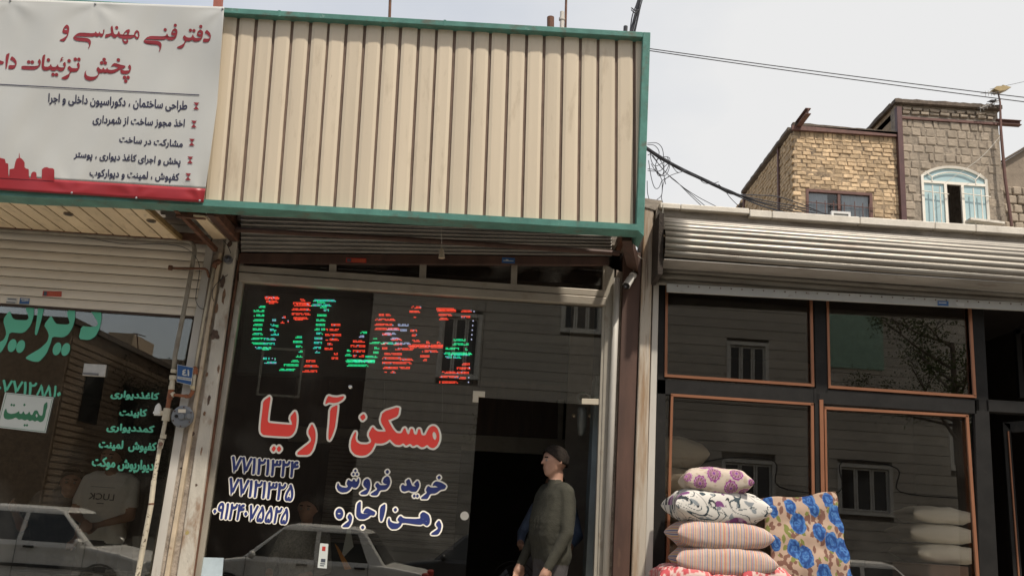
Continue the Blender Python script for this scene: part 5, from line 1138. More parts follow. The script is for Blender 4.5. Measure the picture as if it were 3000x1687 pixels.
# white pillows inside window
for k, (x0, x1, y0, y1) in enumerate(((1850, 2064, 1285, 1370), (1836, 2042, 1369, 1448), (1846, 2036, 1447, 1525))):
    c_, wd, th = pcen(x0, x1, y0, y1, .27); pillow('pillow', c_, wd, .42, th * 1.12, f_white, ('plain white pillow behind the glass, topmost of three behind the printed stack', 'plain white pillow behind the glass, middle of three behind the printed stack', 'plain white pillow behind the glass, lowest of three behind the printed stack')[k], 'white pillows inside the right shop window', .0, 11 + k, 50, 30)
c_ = at(1940, 1560, .35); 
tb = thing('stand', (c_.x + .1, .35, FL), 'dark plinth holding white pillows inside the right shop window', 'plinth'); zt_ = at(1940, 1526, .35).z; G().box((1.24, .15, FL), (c_.x + .55, .6, zt_)).o('body', m_wood, tb)
# grey bags of pillows further inside
for k, (x0, x1, y0, y1) in enumerate(((2640, 2830, 1485, 1535), (2625, 2840, 1535, 1592), (2640, 2850, 1592, 1650))):
    c_, wd, th = pcen(x0, x1, y0, y1, .9); pillow('pillow', c_, wd, .5, th * 1.05, f_white, 'bagged pale pillow deep behind the right pane, ' + ('top', 'middle', 'bottom')[k] + ' of a dim stack', 'bagged pillows deep inside the right shop', .05 * k, 21 + k, 40, 26)
zt_ = at(2740, 1652, .9).z; tb = thing('stand', (3.75, .9, FL), 'dark plinth under the dim bagged pillows inside the right shop', 'plinth'); G().box((3.4, .6, FL), (4.05, 1.2, zt_)).o('body', m_wood, tb)
# pink quilt rolls on display bench
def f_pink(u, v, top):
    n_ = noise.noise(Vector((u * 5, v * 4, 7))); return (.50, .13, .13) if n_ > .12 else (.55, .40, .36) if n_ > -.12 else (.42, .07, .08)
for k, (x0, x1, y0, y1) in enumerate(((1915, 2075, 1652, 1725), (2045, 2200, 1672, 1735), (2150, 2305, 1650, 1740))):
    c_, wd, th = pcen(x0, x1, y0, y1, -.42); pillow('quilt', c_, wd, .5, th, f_pink, ('pink and red folded quilt under the left end of the striped pillows', 'red folded quilt under the middle of the striped pillows', 'pink and red folded quilt under the right end of the striped pillows')[k], 'folded quilts under the pillow stack', 0, 31 + k, 60, 36)['category'] = 'quilt'
zt_ = at(2100, 1726, -.42).z; zt_ = min(zt_, 1.24)
bn2 = thing('display_bench', (1.75, -.42, .13), 'wooden bench under the quilts outside the right shop', 'bench')
G().box((1.15, -.68, zt_ - .03), (2.35, -.16, zt_)).o('top', m_wood, bn2)
for x in (1.18, 2.28):
    for y in (-.66, -.22): G().box((x, y, .13), (x + .05, y + .05, zt_ - .032)).o('leg', m_wood, bn2)
# rose cushion leaning on window
rr = random.Random(12)
ROSES = [(.10,.05,.055,.5),(.36,.13,.065,1),(.62,.06,.07,.7),(.86,.10,.06,1),(.13,.17,.05,.6),(.66,.19,.055,.8),(.42,.33,.085,1),(.93,.28,.085,1.1),(.66,.44,.07,1),(.07,.52,.06,1),(.97,.40,.05,1),(.30,.60,.075,1),(.42,.70,.09,1),(.80,.56,.075,1),(.93,.66,.095,1.1),(.07,.93,.085,1),(.62,.91,.085,1),(.30,1.03,.06,1),(.86,1.02,.06,1),(1.0,.97,.08,1),(.06,1.28,.09,1),(.5,1.25,.08,1),(.85,1.3,.09,1),(.25,1.4,.08,1),(.65,1.45,.08,1)]
LEAVES = []
for k in range(330):
    LEAVES.append((rr.uniform(0, 1.02), rr.uniform(0, 1.55), rr.uniform(.028, .046), rr.uniform(0, 3.14), rr.random() < .28))
def f_rose(s_, t):
    for cx, cy, r_, q in ROSES:
        dx, dy = (s_ - cx), (t - cy) * .80; d = math.hypot(dx, dy) / (r_ * 1.15)
        a_ = math.atan2(dy, dx); lim = 1 + .035 * math.sin(a_ * 5 + cx * 40) + .10 * noise.noise(Vector((s_ * 22, t * 22, 5)))
        if d < lim:
            sp = math.sin(d * 8 + math.sin(a_ * 2 + d * 4 + cx * 9) * 1.2 + 3.0 * noise.noise(Vector((s_ * 30, t * 30, 1)))); 
            return (.014, .045, .16) if sp < -.5 else (.025, .085, .25) if sp < .75 else (.06, .15, .33)
    for cx, cy, r_, a_, gr in LEAVES:
        dx, dy = s_ - cx, (t - cy) * .8
        if abs(dx) > .05 or abs(dy) > .05: continue
        u = (dx * math.cos(a_) + dy * math.sin(a_)) / r_; v = (-dx * math.sin(a_) + dy * math.cos(a_)) / (r_ * .55)
        if abs(v) < 1 - u * u: return (.15, .16, .045) if gr else (.15, .075, .055)
    return (.35, .25, .185)
V = []; Cc = []; Fc = []; nu, nv = 190, 250
c00, c10 = at(2224, 1462, -.10), at(2447, 1442, -.10)
dpt = Vector((c10 - c00)); ax = dpt.normalized(); W0 = dpt.length
down0 = at(2270, 1687, -.30) - c00
dv_ = down0.normalized(); H0 = 1.08
dv_ = Vector((at(2272, 1687, -.28) - c00)).normalized(); dv_r = (at(2498, 1687, -.28) - c10).normalized()
nrm = ax.cross(dv_).normalized()
if nrm.y > 0: nrm = -nrm
for s_ in (1, -1):
    b = len(V)
    for j in range(nv + 1):
        for i in range(nu + 1):
            a_, t = i / nu, j / nv; e = (1 - abs(2 * a_ - 1) ** 4) * (1 - abs(2 * t - 1) ** 8)
            base = (c00 + dv_ * H0 * t).lerp(c10 + dv_r * H0 * t, a_)
            tuft = .5 + .5 * math.cos(2 * math.pi * (t * 5.0)); tx = .5 + .5 * math.cos(2 * math.pi * a_ * 3)
            th = .05 * e ** .4 - .020 * tuft * e + .005 * noise.noise(Vector((a_ * 7, t * 8, s_)))  - .010 * (tuft * tx) ** 4
            edge = .012 * math.sin(a_ * 9) * (1 - min(1, t * 6)); 
            if t > .0: pass
            V.append(base + nrm * s_ * th + Vector((.010 * math.sin(t * 31) * (abs(2 * a_ - 1) ** 6) * (1 if a_ > .5 else -1), 0, edge)))
            col = f_rose(a_, t * 1.55) if s_ > 0 else (.45, .33, .25); Cc.append((*col, 1))
    for j in range(nv):
        for i in range(nu): q_ = b + j * (nu + 1) + i; q = (q_, q_ + nu + 1, q_ + nu + 2, q_ + 1); Fc.append(q if s_ > 0 else q[::-1])
o = mk('cushion', V, Fc, vcol('printed_cloth'), None, smooth=True, cols=Cc); tagp(o, 'beige seat cushion printed with blue roses leaning against the right shop window', 'cushion')

# ============================================================ HOUSES BEHIND
YH = 11.5
m_bt = pm('tan_brick', (.51, .37, .225), .9, 0, .28, 9, rnd=.3, dirt=((.30, .21, .13), .54, .72, 5), bump=.012, bscale=22)
m_mort = pm('mortar', (.34, .25, .16), .95, 0, .3, 14, dirt=((.08, .06, .045), .5, .7, 5), bump=.02, bscale=18)
m_blk = pm('clay_block', (.31, .255, .195), .9, 0, .22, 10, rnd=.16, dirt=((.38, .31, .24), .62, .75, 8), dirt2=((.10, .075, .055), .62, .74, 5), bump=.010, bscale=35, stretch=(1, 1, 2))
m_mortg = pm('grey_mortar', (.27, .225, .175), .95, 0, .3, 10, dirt=((.32, .27, .21), .6, .7, 6), dirt2=((.06, .045, .035), .6, .7, 8), bump=.03, bscale=14)
m_tar = pm('tarred_edge', (.11, .085, .065), .9, 0, .4, 6, dirt=((.18, .14, .11), .6, .75, 9), bump=.02)
m_redp = pm('red_primer', (.12, .058, .046), .65, .1, .25, 9)
def brickmesh(seed, L_, D_, H_, jit, nm, mat):
    r_ = random.Random(seed); bm_ = bmesh.new(); bmesh.ops.create_cube(bm_, size=1)
    for v in bm_.verts: v.co = Vector((v.co.x * L_, v.co.y * D_, v.co.z * H_))
    bmesh.ops.bevel(bm_, geom=[e for e in bm_.edges], offset=min(H_, L_) * .13, segments=1, affect='EDGES')
    for v in bm_.verts: v.co += Vector((r_.uniform(-jit, jit), r_.uniform(-jit, jit) * .8, r_.uniform(-jit, jit)))
    me = bpy.data.meshes.new(nm); bm_.to_mesh(me); bm_.free(); me.materials.append(mat); return me
BM = [brickmesh(i, .207, .11, .087, .006, 'brick', m_bt) for i in range(7)]
BK = [brickmesh(20 + i, .212, .12, .2, .006, 'block', m_blk) for i in range(6)]
BP = [brickmesh(50 + i, .205, .11, .07, .012, 'brick', m_blk) for i in range(5)]
hs_ = thing('house', (7.2, YH, 0), 'tan brick house with red barred window behind the right shop roof', 'house')
xL, xR = 6.09, 8.43
ztop_ = at(2330, 383, YH).z
wx0, wx1 = at(2362, 560, YH).x, at(2554, 580, YH).x; wz1 = at(2362, 556, YH).z; wz0 = wz1 - 1.25
zcut = 8.55
# core with window hole
def wall_hole(name, x0, x1, z0, z1, y, d, hole, mat, par):
    a_, b_, c_, e = hole; g = G()
    g.box((x0, y, z0), (a_, y + d, z1)); g.box((b_, y, z0), (x1, y + d, z1)); g.box((a_ + .0005, y, e), (b_ - .0005, y + d, z1)); g.box((a_ + .0005, y, z0), (b_ - .0005, y + d, c_)); return g.o(name, mat, par)
wall_hole('wall', xL + .03, xR, .1, ztop_, YH, .25, (wx0, wx1, wz0, wz1), m_mort, hs_)
G().box((xL + .03, YH + .25, .1), (xL + .25, YH + 6.2, ztop_ - .02)).o('side_wall', m_mort, hs_)
G().box((xL + .3, YH + .3, ztop_ - .25), (xR + .1, YH + 6, ztop_ - .1)).o('roof', m_tar, hs_)
G().box((xL + .3, YH + 5.9, .1), (xR + .1, YH + 6.1, ztop_ - .1)).o('rear_wall', m_mort, hs_)
rr = random.Random(8); cnt = 0
rows = int((ztop_ - zcut) / .097)
for r_ in range(rows):
    z = ztop_ - .055 - .097 * r_; x = xL - .02 + (0 if r_ % 2 else .10)
    sold = r_ == 0
    while x < xR - .06:
        ln = rr.choice((.205, .205, .205, .19, .15)); 
        if sold: ln = .085
        xc = x + ln / 2
        if not (wx0 - .04 < xc < wx1 + .06 and z < wz1 + .03):
            if cnt < 300:
                o = bpy.data.objects.new('brick', BM[rr.randrange(7)]); COL.objects.link(o); o.parent = hs_
                o.location = Vector((xc, YH + .042 + rr.uniform(-.010, .014), z - (.05 if sold else 0))) - WL[hs_]
                o.scale = (ln / .215, 1, 1 if not sold else 2.4); o.rotation_euler = (rr.uniform(-.04, .04), rr.uniform(-.018, .018), rr.uniform(-.05, .05)); cnt += 1
        x += ln + rr.uniform(.010, .026)
# side wall bricks, joined
g = G()
for r_ in range(20):
    z = ztop_ - .055 - .097 * r_; y = YH + (0 if r_ % 2 else .1)
    while y < YH + 6.1:
        ln = rr.choice((.2, .2, .19, .1)); jx = rr.uniform(-.015, .015); g.box((xL + jx - .0, y, z - .042 + rr.uniform(-.004, .004)), (xL + .08 + jx, y + ln - .015, z + .042 + rr.uniform(-.004, .004))); y += ln + rr.uniform(0, .01)
o = g.o('side_bricks', m_bt, hs_, bevel=.01); o['kind'] = 'stuff'
# roof edges
def crumb(name, p0, p1, w_, h_, mat, par, seed=0, n=24, am=.03):
    V = []; Fc = []; p0, p1 = Vector(p0), Vector(p1); d = (p1 - p0).normalized(); s_ = d.cross(Vector((0, 0, 1))).normalized()
    for i in range(n + 1):
        c_ = p0.lerp(p1, i / n); a_ = am * noise.noise(Vector((i * .7, seed, 0))); b_ = am * noise.noise(Vector((i * .9, seed, 5)))
        V += [c_ - s_ * (w_ / 2 + a_) + Vector((0, 0, h_ + b_)), c_ + s_ * w_ / 2 + Vector((0, 0, h_ + a_)), c_ + s_ * w_ / 2, c_ - s_ * (w_ / 2 + b_)]
    for i in range(n):
        for k in range(4): q = i * 4 + k; r2 = i * 4 + (k + 1) % 4; Fc.append((q, r2, r2 + 4, q + 4))
    Fc += [(0, 3, 2, 1), tuple(n * 4 + k for k in range(4))]
    return mk(name, V, Fc, mat, par)
crumb('roof_edge', (xL - .02, YH - .02, ztop_ + .09), (xR, YH - .02, ztop_ + .03), .14, .07, m_tar, hs_, 1)
G().box((xL - .04, YH - .09, ztop_ - .02), (xR, YH - .02, ztop_ + .09)).o('roof_beam', m_redp, hs_)
crumb('roof_edge', (xL + .02, YH + .1, ztop_ + .04), (xL + .02, YH + 4.2, ztop_ + .04), .2, .08, m_tar, hs_, 2, am=.02)
crumb('roof_edge', (xL + .05, YH + 4.3, ztop_ - .25), (xL + .05, YH + 6.2, ztop_ - .3), .25, .08, m_tar, hs_, 3)
g = G(); pA_, pB_ = at(2326, 374, YH - .1), at(2350, 340, YH - .9)
pA_ = Vector((xL + .05, YH + .3, ztop_ + .06)); pB_ = Vector((xL + .24, YH - .75, ztop_ + .13)); d = Vector((0, -1, .05))
g.box((pA_.x, YH - .75, ztop_ + .06), (pA_.x + .12, YH + .3, ztop_ + .075)); g.box((pA_.x + .053, YH - .749, ztop_ + .0755), (pA_.x + .067, YH + .29, ztop_ + .1845)); g.box((pA_.x, YH - .75, ztop_ + .185), (pA_.x + .12, YH + .3, ztop_ + .2)); g.o('steel_beam', m_redp, hs_)
G().box((xL - .035, YH + 1.0, 7.5), (xL - .002, YH + 1.09, ztop_ + .02)).o('steel_post', m_redp, hs_); G().box((xL - .035, YH + 4.1, 7.5), (xL - .002, YH + 4.2, ztop_ + .15)).o('steel_post', m_redp, hs_)
# barred window
hw = sub('window', hs_, (wx0, YH, wz0))
fw = .045
def rect_frame(x0, x1, z0, z1, y, w_, d, nm, mat, par):
    g = G(); g.box((x0, y, z1 - w_), (x1, y + d, z1)); g.box((x0, y, z0), (x1, y + d, z0 + w_)); g.box((x0, y, z0 + w_), (x0 + w_, y + d, z1 - w_)); g.box((x1 - w_, y, z0 + w_), (x1, y + d, z1 - w_)); return g.o(nm, mat, par)
rect_frame(wx0 - .01, wx1 + .01, wz0, wz1 + .02, YH - .015, .06, .08, 'frame', m_redp, hw)
xm_ = (wx0 + wx1) / 2; G().box((xm_ - .03, YH, wz0 + .06), (xm_ + .03, YH + .06, wz1 - .04)).o('mullion', m_redp, hw); zt2 = wz1 - .62
G().box((wx0 + .05, YH - .002, zt2 - .03), (xm_ - .031, YH + .05, zt2 + .02)).o('rail', m_redp, hw); G().box((xm_ + .031, YH - .002, zt2 - .03), (wx1 - .05, YH + .05, zt2 + .02)).o('rail', m_redp, hw)
m_curt = pm('lace_curtain', (.72, .74, .76), .9, 0, .12, 5, stretch=(6, 1, .4))
for a_, b_ in ((wx0 + .05, xm_ - .03), (xm_ + .03, wx1 - .05)):
    G().box((a_, YH + .03, wz0 + .06), (b_, YH + .036, wz1 - .04)).o('pane', m_gH, hw); 
for a_, b_ in ((wx0 + .05, wx0 + .50), (xm_ + .09, wx1 - .05)): G().box((a_, YH + .09, wz0 + .06), (b_, YH + .1, wz1 - .04)).o('curtain', m_curt, hw)
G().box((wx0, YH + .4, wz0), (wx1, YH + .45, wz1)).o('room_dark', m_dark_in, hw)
for t in (.14, .27, .40, .56, .72, .84, .94): 
    x = lerp(wx0, wx1, t); G().tube([(x, YH - .06, wz0), (x, YH - .06, wz1 - .22 - .04 * (t * 7 % 1))], .009, 6).o('bar', m_redp, hw)
for z in (wz1 - .32, wz0 + .2): G().tube([(wx0 - .02, YH - .05, z + .015), (wx1 + .04, YH - .05, z - .03)], .010, 6).o('bar', m_redp, hw)
ac = thing('air_cooler', at(2446, 640, YH - .2), 'small white framed cooler box in the red barred window', 'cooler'); px0, px1, pz = at(2434, 620, YH - .12).x, at(2490, 620, YH - .12).x, at(2460, 621, YH - .12).z
rect_frame(px0, px1, pz - .5, pz, YH - .16, .05, .09, 'frame', m_white, ac); G().box((px0 + .05, YH - .13, pz - .45), (px1 - .05, YH - .1, pz - .05)).o('grille', pm('grille_grey', (.3, .3, .29), .6), ac)
# ---- block bay with arched window
hb = thing('house', (9.6, YH, 0), 'taller grey clay block house with pale blue arched window', 'house')
xl2, xr2 = 8.44, 10.78; zt3 = at(2635, 306, YH).z
m_sky = pm('pale_blue_panel', (.37, .50, .52), .3, 0, .07, 2, dirt=((.32, .42, .42), .6, .8, 6)); m_wf = pm('window_white', (.72, .67, .58), .5, 0, .08, 8)
ax0, ax1 = at(2700, 520, YH).x, at(2888, 530, YH).x; azs = at(2700, 508, YH).z - .06; azt = at(2790, 491, YH).z; az0 = 8.2
g = G(); g.box((xl2, YH, .1), (ax0, YH + .25, zt3)); g.box((ax1, YH, .1), (xr2, YH + .25, zt3)); g.box((ax0 + .0005, YH, azt + .03), (ax1 - .0005, YH + .25, zt3)); g.box((ax0 + .0005, YH, .1), (ax1 - .0005, YH + .25, az0))
na = 14
def arch(t): return azs + (azt - azs) * (1 - abs(2 * t - 1) ** 2.3)
for i in range(na):
    t0, t1 = i / na, (i + 1) / na; xa, xb = lerp(ax0, ax1, t0), lerp(ax0, ax1, t1); za, zb_ = arch(t0), arch(t1)
    g.hexa([(xa, YH + .001, azt + .0295), (xb, YH + .001, azt + .0295), (xb, YH + .001, zb_), (xa, YH + .001, za)], [(xa, YH + .249, azt + .0295), (xb, YH + .249, azt + .0295), (xb, YH + .249, zb_), (xa, YH + .249, za)])
g.o('wall', m_mortg, hb)
G().box((xl2, YH + .25, .1), (xl2 + .2, YH + 5, zt3 - .02)).o('side_wall', m_mort, hb); G().box((xl2, YH + .25, zt3 - .3), (xr2, YH + 5, zt3 - .15)).o('roof', m_tar, hb); G().box((xr2 - .2, YH + .25, .1), (xr2, YH + 5, zt3 - .02)).o('side_wall', m_mortg, hb)
cnt = 0
zlt = zt3 - .36
row = 0; z = zlt - .10
while z > 8.45:
    h_ = rr.choice((.185, .2, .19)); x = xl2 + .09 + (0 if row % 2 else -.09)
    while x < xr2 - .05:
        ln = rr.choice((.2, .21, .19, .26, .24, .10)); xc = x + ln / 2; t = (xc - ax0) / (ax1 - ax0)
        inside = -.07 < t < 1.07 and z - .10 < arch(min(1, max(0, t))) + .03
        if not inside and rr.random() > .05 and xc + ln / 2 < xr2 + .03:
            o = bpy.data.objects.new('block', BK[rr.randrange(6)]); COL.objects.link(o); o.parent = hb; o.location = Vector((xc, YH + .046 + rr.uniform(-.012, .014), z)) - WL[hb]
            o.scale = (ln / .208, 1, h_ / .197); o.rotation_euler = (rr.uniform(-.03, .03), rr.uniform(-.016, .016), rr.uniform(-.04, .04)); cnt += 1
        x += ln + rr.uniform(.002, .014)
    z -= h_ + .004; row += 1
for r_ in range(2):
    x = xl2 + .15; 
    while x < xr2 - .1:
        ln = rr.uniform(.12, .22); o = bpy.data.objects.new('brick', BP[rr.randrange(5)]); COL.objects.link(o); o.parent = hb; o.location = Vector((x + ln / 2, YH + rr.uniform(-.02, .02), zt3 - .10 - .085 * r_ - .02)) - WL[hb]; o.scale = (ln / .215, 1, .9); o.rotation_euler = (rr.uniform(-.05, .05), rr.uniform(-.06, .06), rr.uniform(-.05, .05)); x += ln + rr.uniform(.01, .05)
G().box((xl2 + .1, YH - .05, zlt - .01), (xr2 + .02, YH + .02, zlt + .045)).o('lintel', m_redp, hb); G().box((xl2 + .1, YH - .02, zlt + .046), (xr2, YH + .04, zlt + .08)).o('lintel_mortar', m_conc, hb)
crumb('roof_edge', (xl2 - .05, YH - .03, zt3 - .02), (xr2 + .05, YH - .03, zt3 - .01), .22, .09, m_tar, hb, 5, 30); crumb('roof_edge', (xl2 + .02, YH + .1, zt3 - .04), (xl2 + .02, YH + 5, zt3 - .04), .2, .1, m_tar, hb, 6)
G().box((xl2 - .02, YH - .13, 7.8), (xl2 + .10, YH - .002, zt3 - .12)).o('steel_post', pm('plum_steel', (.085, .04, .038), .5, .2, .2, 6), hb, bevel=.006)
# arched window
aw = sub('window', hb, (ax0, YH, az0)); g = G(); rT = .028
path = [Vector((ax0, YH - .01, az0))] + [Vector((lerp(ax0, ax1, i / 24), YH - .01, arch(i / 24))) for i in range(25)] + [Vector((ax1, YH - .01, az0))]
G().tube(path, .04, 4).o('frame', m_wf, aw)
ztr = at(2700, 531, YH).z - .01; G().box((ax0, YH - .03, ztr - .03), (ax1, YH + .03, ztr + .03)).o('transom', m_wf, aw)
wx = ax1 - ax0; xo0, xo1 = ax0 + wx * .355, ax0 + wx * .62
for x in (xo0, xo1): G().box((x - .03, YH - .03, az0), (x + .03, YH + .03, ztr - .031)).o('mullion', m_wf, aw)
for a_, b_ in ((ax0 + .03, xo0 - .03), (xo1 + .03, ax1 - .03)): G().box((a_, YH + .0, az0), (b_, YH + .02, ztr - .031)).o('panel', m_sky, aw)
Vp = [(lerp(ax0, ax1, i / 24), arch(i / 24)) for i in range(25)]; V = []; Fc = []
for x, z in Vp: V += [(x, YH + .005, z), (x, YH + .005, ztr + .02), (x, YH + .02, z), (x, YH + .02, ztr + .02)]
for i in range(24): a_ = i * 4; Fc += [(a_, a_ + 1, a_ + 5, a_ + 4), (a_ + 2, a_ + 6, a_ + 7, a_ + 3)]
mk('panel', V, Fc, m_sky, aw)
in_ = [Vector((lerp(ax0 + wx * .15, ax1 - wx * .17, i / 16), YH - .03, ztr + (arch(.5) - ztr) * (.30 + .36 * (1 - abs(i / 8 - 1) ** 2.2)))) for i in range(17)]
G().tube([Vector((in_[0].x, YH - .03, ztr))] + in_ + [Vector((in_[-1].x, YH - .03, ztr))], .014, 6).o('inner_arch', m_wf, aw)
G().tube([in_[0], (ax0 + .07, YH - .03, azs + .10)], .012, 6).o('spoke', m_wf, aw); G().tube([in_[-1], (ax1 - .12, YH - .03, azs + .13)], .012, 6).o('spoke', m_wf, aw)
for a_, b_ in ((ax0, xo0), (xo1, ax1)):
    for t in (.36, .68): x = lerp(a_, b_, t); G().tube([(x, YH - .10, az0), (x, YH - .10, ztr - .10 - .05 * t)], .014, 6).o('bar', m_wf, aw)
    for z in (ztr - .26, az0 + .35, 8.62): G().tube([(a_ - .04, YH - .085, z + .01), (b_ + .04, YH - .085, z - .03)], .012, 6).o('bar', m_wf, aw)
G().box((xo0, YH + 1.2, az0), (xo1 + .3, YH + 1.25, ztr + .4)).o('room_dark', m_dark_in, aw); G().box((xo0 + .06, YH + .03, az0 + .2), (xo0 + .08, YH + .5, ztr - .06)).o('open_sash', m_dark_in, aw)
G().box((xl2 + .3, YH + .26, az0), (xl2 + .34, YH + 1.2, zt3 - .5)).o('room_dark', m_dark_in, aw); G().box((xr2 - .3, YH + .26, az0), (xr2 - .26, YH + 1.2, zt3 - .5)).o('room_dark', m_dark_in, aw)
crumb('sill', Vector((at(2826, 650, YH).x, YH - .14, at(2826, 648, YH - .14).z)), Vector((at(2924, 655, YH).x, YH - .14, at(2924, 660, YH - .14).z)), .25, .05, m_stone, aw, 9, 10, .012)
# steel beam stub and pole
pb_ = at(2934, 370, YH); g = G(); x1_ = at(2990, 380, YH).x; z_ = zlt + .02
for (za, zb_, w2) in ((0, .012, .07), (.012, .10, .006), (.10, .112, .07)): g.box((xr2 - .05, YH - w2 - .0, z_ + za + .0002), (x1_, YH + w2, z_ + zb_))
g.o('steel_beam', m_redp, hb)
an = thing('antenna', (at(2925, 500, YH - .2).x, YH - .2, 8), 'two rooftop TV antennas with a bird on a rusty mast beside the blue arched window', 'antenna')
G().tube([at(2964, 662, YH - .2), at(2944, 520, YH - .2), at(2932, 380, YH - .2), at(2930, 300, YH - .2), at(2924, 272, YH - .2)], [.035, .035, .032, .02, .016], 8).o('mast', m_redp, an)
def yagi(p0, p1, els, nm):
    g = G(); g.tube([p0, p1], .011, 6)
    for t, l_ in els:
        c_ = p0.lerp(p1, t); g.tube([c_ + Vector((0, -l_ * .5, -l_ * .25)), c_ + Vector((0, l_ * .5, l_ * .25))], .006, 5); g.tube([c_ + Vector((0, 0, -l_ * .22)), c_ + Vector((0, 0, l_ * .16))], .005, 5)
    return g.o(nm, m_galvB, an)
yagi(at(2872, 318, YH - .2), at(2932, 292, YH - .2), [(0, .4), (.15, .38), (.32, .38), (.5, .36), (.68, .4)], 'yagi'); yagi(at(2887, 274, YH - .2), at(2930, 268, YH - .2), [(0, .4), (.2, .35), (.4, .35), (.6, .4)], 'yagi')
p = [at(2905, 268, YH - .2), at(2912, 260, YH - .2), at(2930, 259, YH - .2), at(2930, 256, YH - .2), at(2940, 259, YH - .2), at(2955, 263, YH - .2), at(2935, 272, YH - .2), at(2920, 274, YH - .2)]
g = G(); n_ = len(p); g.add([q + Vector((0, -.12, 0)) for q in p] + [q + Vector((0, .12, .02)) for q in p], [tuple(range(n_ - 1, -1, -1)), tuple(range(n_, 2 * n_))] + [(i, (i + 1) % n_, n_ + (i + 1) % n_, n_ + i) for i in range(n_)]); g.o('reflector', pm('antenna_gold', (.30, .23, .12), .5, .5), an)
bd = thing('bird', at(2908, 300, YH - .2), 'dark bird perched on the lower TV antenna boom', 'bird')
c_ = at(2908, 297, YH - .2); g = G(); g.ball(c_, .045, 10, 8, sc_=(1.5, .8, .8)); g.ball(c_ + Vector((.065, 0, .03)), .026, 8, 6); g.tube([c_ + Vector((-.05, 0, 0)), c_ + Vector((-.13, 0, -.03))], [.02, .006], 6); g.tube([c_ + Vector((.085, 0, .03)), c_ + Vector((.105, 0, .025))], [.008, .002], 5); g.o('body', pm('bird_dark', (.02, .018, .02), .7), bd, smooth=True)
tagp(G().tube(cat_rom([at(2930, 400, YH - .25), at(2870, 465, YH - .3), at(2770, 535, YH - .3)]), .006, 6).o('cable', m_wirew), 'pale cable slanting across the arched blue window from the antenna mast', 'cable')
# wall further right
hr = thing('house', (11.8, YH + .6, 0), 'plastered house wall with sloping top right of the antenna mast', 'house')
p0_, p1_ = at(2942, 482, YH + .6), at(3090, 385, YH + .6); g = G(); zb_ = 7.8
g.hexa([(p0_.x - .1, YH + .6, p0_.z), (p1_.x, YH + .6, p1_.z), (p1_.x, YH + .6, .1), (p0_.x - .1, YH + .6, .1)], [(p0_.x - .1, YH + 4, p0_.z), (p1_.x, YH + 4, p1_.z), (p1_.x, YH + 4, .1), (p0_.x - .1, YH + 4, .1)]); g.o('wall', pm('mud_plaster', (.24, .195, .15), .95, 0, .15, 5, dirt=((.13, .1, .075), .55, .75, 4), bump=.01), hr)
crumb('roof_edge', (p0_.x - .12, YH + .58, p0_.z), (p1_.x, YH + .58, p1_.z), .2, .05, m_tar, hr, 12, am=.01)
z = at(2950, 560, YH + .6).z; row = 0
while z > 8.4:
    x = p0_.x - .1 + (.1 if row % 2 else 0)
    while x < p1_.x: o = bpy.data.objects.new('block', BK[rr.randrange(6)]); COL.objects.link(o); o.parent = hr; o.location = Vector((x + .1, YH + .6 + rr.uniform(-.01, .02), z)) - WL[hr]; o.rotation_euler = (0, rr.uniform(-.03, .03), rr.uniform(-.04, .04)); x += .225
    z -= .215; row += 1

# ============================================================ ROOFTOP THINGS AND WIRES
def top_tube(nm, pts, r, mat, lab, cat, n=8): return tagp(G().tube([at(*q) for q in pts], r, n).o(nm, mat), lab, cat)
rp_ = thing('post', at(636, 30, -.6), 'short red square post rising behind the banner top corner', 'post')
qb('post', [(628, -40), (650, -40), (646, 20), (624, 20)], -.8, .06, pm('red_oxide', (.30, .09, .06), .6, .1, .2, 9), rp_)
top_tube('antenna_pole', [(1141, 60, .5), (1145, -60, .5)], .014, m_rust, 'thin rusty pole rising over the middle of the cream fascia', 'pole')
top_tube('flue_pipe', [(1613, 110, .6), (1613, 52, .6)], .036, m_rust, 'short rusty flue pipe above the cream fascia', 'pipe', 12)
wf = thing('flue_pipe', at(1646, 100, .6), 'white metal flue pipe with collar beside the rusty stub above the fascia', 'pipe'); G().tube([at(1646, 110, .6), at(1647, 36, .6)], .022, 12).o('tube', m_postW, wf); G().tube([at(1646, 60, .6), at(1646, 54, .6)], .03, 12).o('collar', m_postW, wf)
top_tube('antenna_pole', [(1656, 110, .7), (1660, -60, .7)], .012, m_rust, 'thin dark pole just right of the white flue pipe', 'pole')
top_tube('stub_pipe', [(1831, 110, .3), (1833, 78, .3)], .02, m_wire, 'small black pipe stub near the right end of the fascia top', 'pipe')
ms = thing('cable_mast', at(1850, 100, .4), 'leaning dark mast wrapped with black cables above the right end of the fascia', 'mast')
G().tube([at(1846, 110, .4), at(1866, 30, .4), at(1890, -60, .4)], .016, 8).o('mast', m_wire, ms)
for dx, w_ in ((5, 3), (-4, -4), (9, 1)): G().tube(cat_rom([at(1848 + dx, 110, .36), at(1860 + dx + w_, 50, .35), at(1870 + dx, 10, .36), at(1888 + dx, -50, .36)]), .006, 5).o('cable', m_wire, ms)
G().tube(cat_rom([at(1850, 24, .35), at(1862, 32, .3), at(1872, 30, .34), at(1860, 38, .3), at(1850, 30, .33)]), .006, 5).o('tie', m_wire, ms)
for k, (ya, yb) in enumerate(((141, 284), (147, 297))):
    tagp(G().tube([at(lerp(1700, 3150, i / 20), lerp(ya, yb, (lerp(1700, 3150, i / 20) - 1905) / 1095) + 9 * (1 - (2 * i / 20 - 1) ** 2) * .6, 6.0) for i in range(21)], .0085, 5).o('power_line', m_wire, smooth=True), ('upper' if k == 0 else 'lower') + ' of two thin power lines crossing the sky toward the antenna', 'power line')
tagp(G().tube([at(2900, 262, 14), at(3000, 240, 14), at(3100, 220, 14)], .006, 5).o('power_line', m_wire), 'faint thin wire rising to the right from the TV antenna', 'power line')
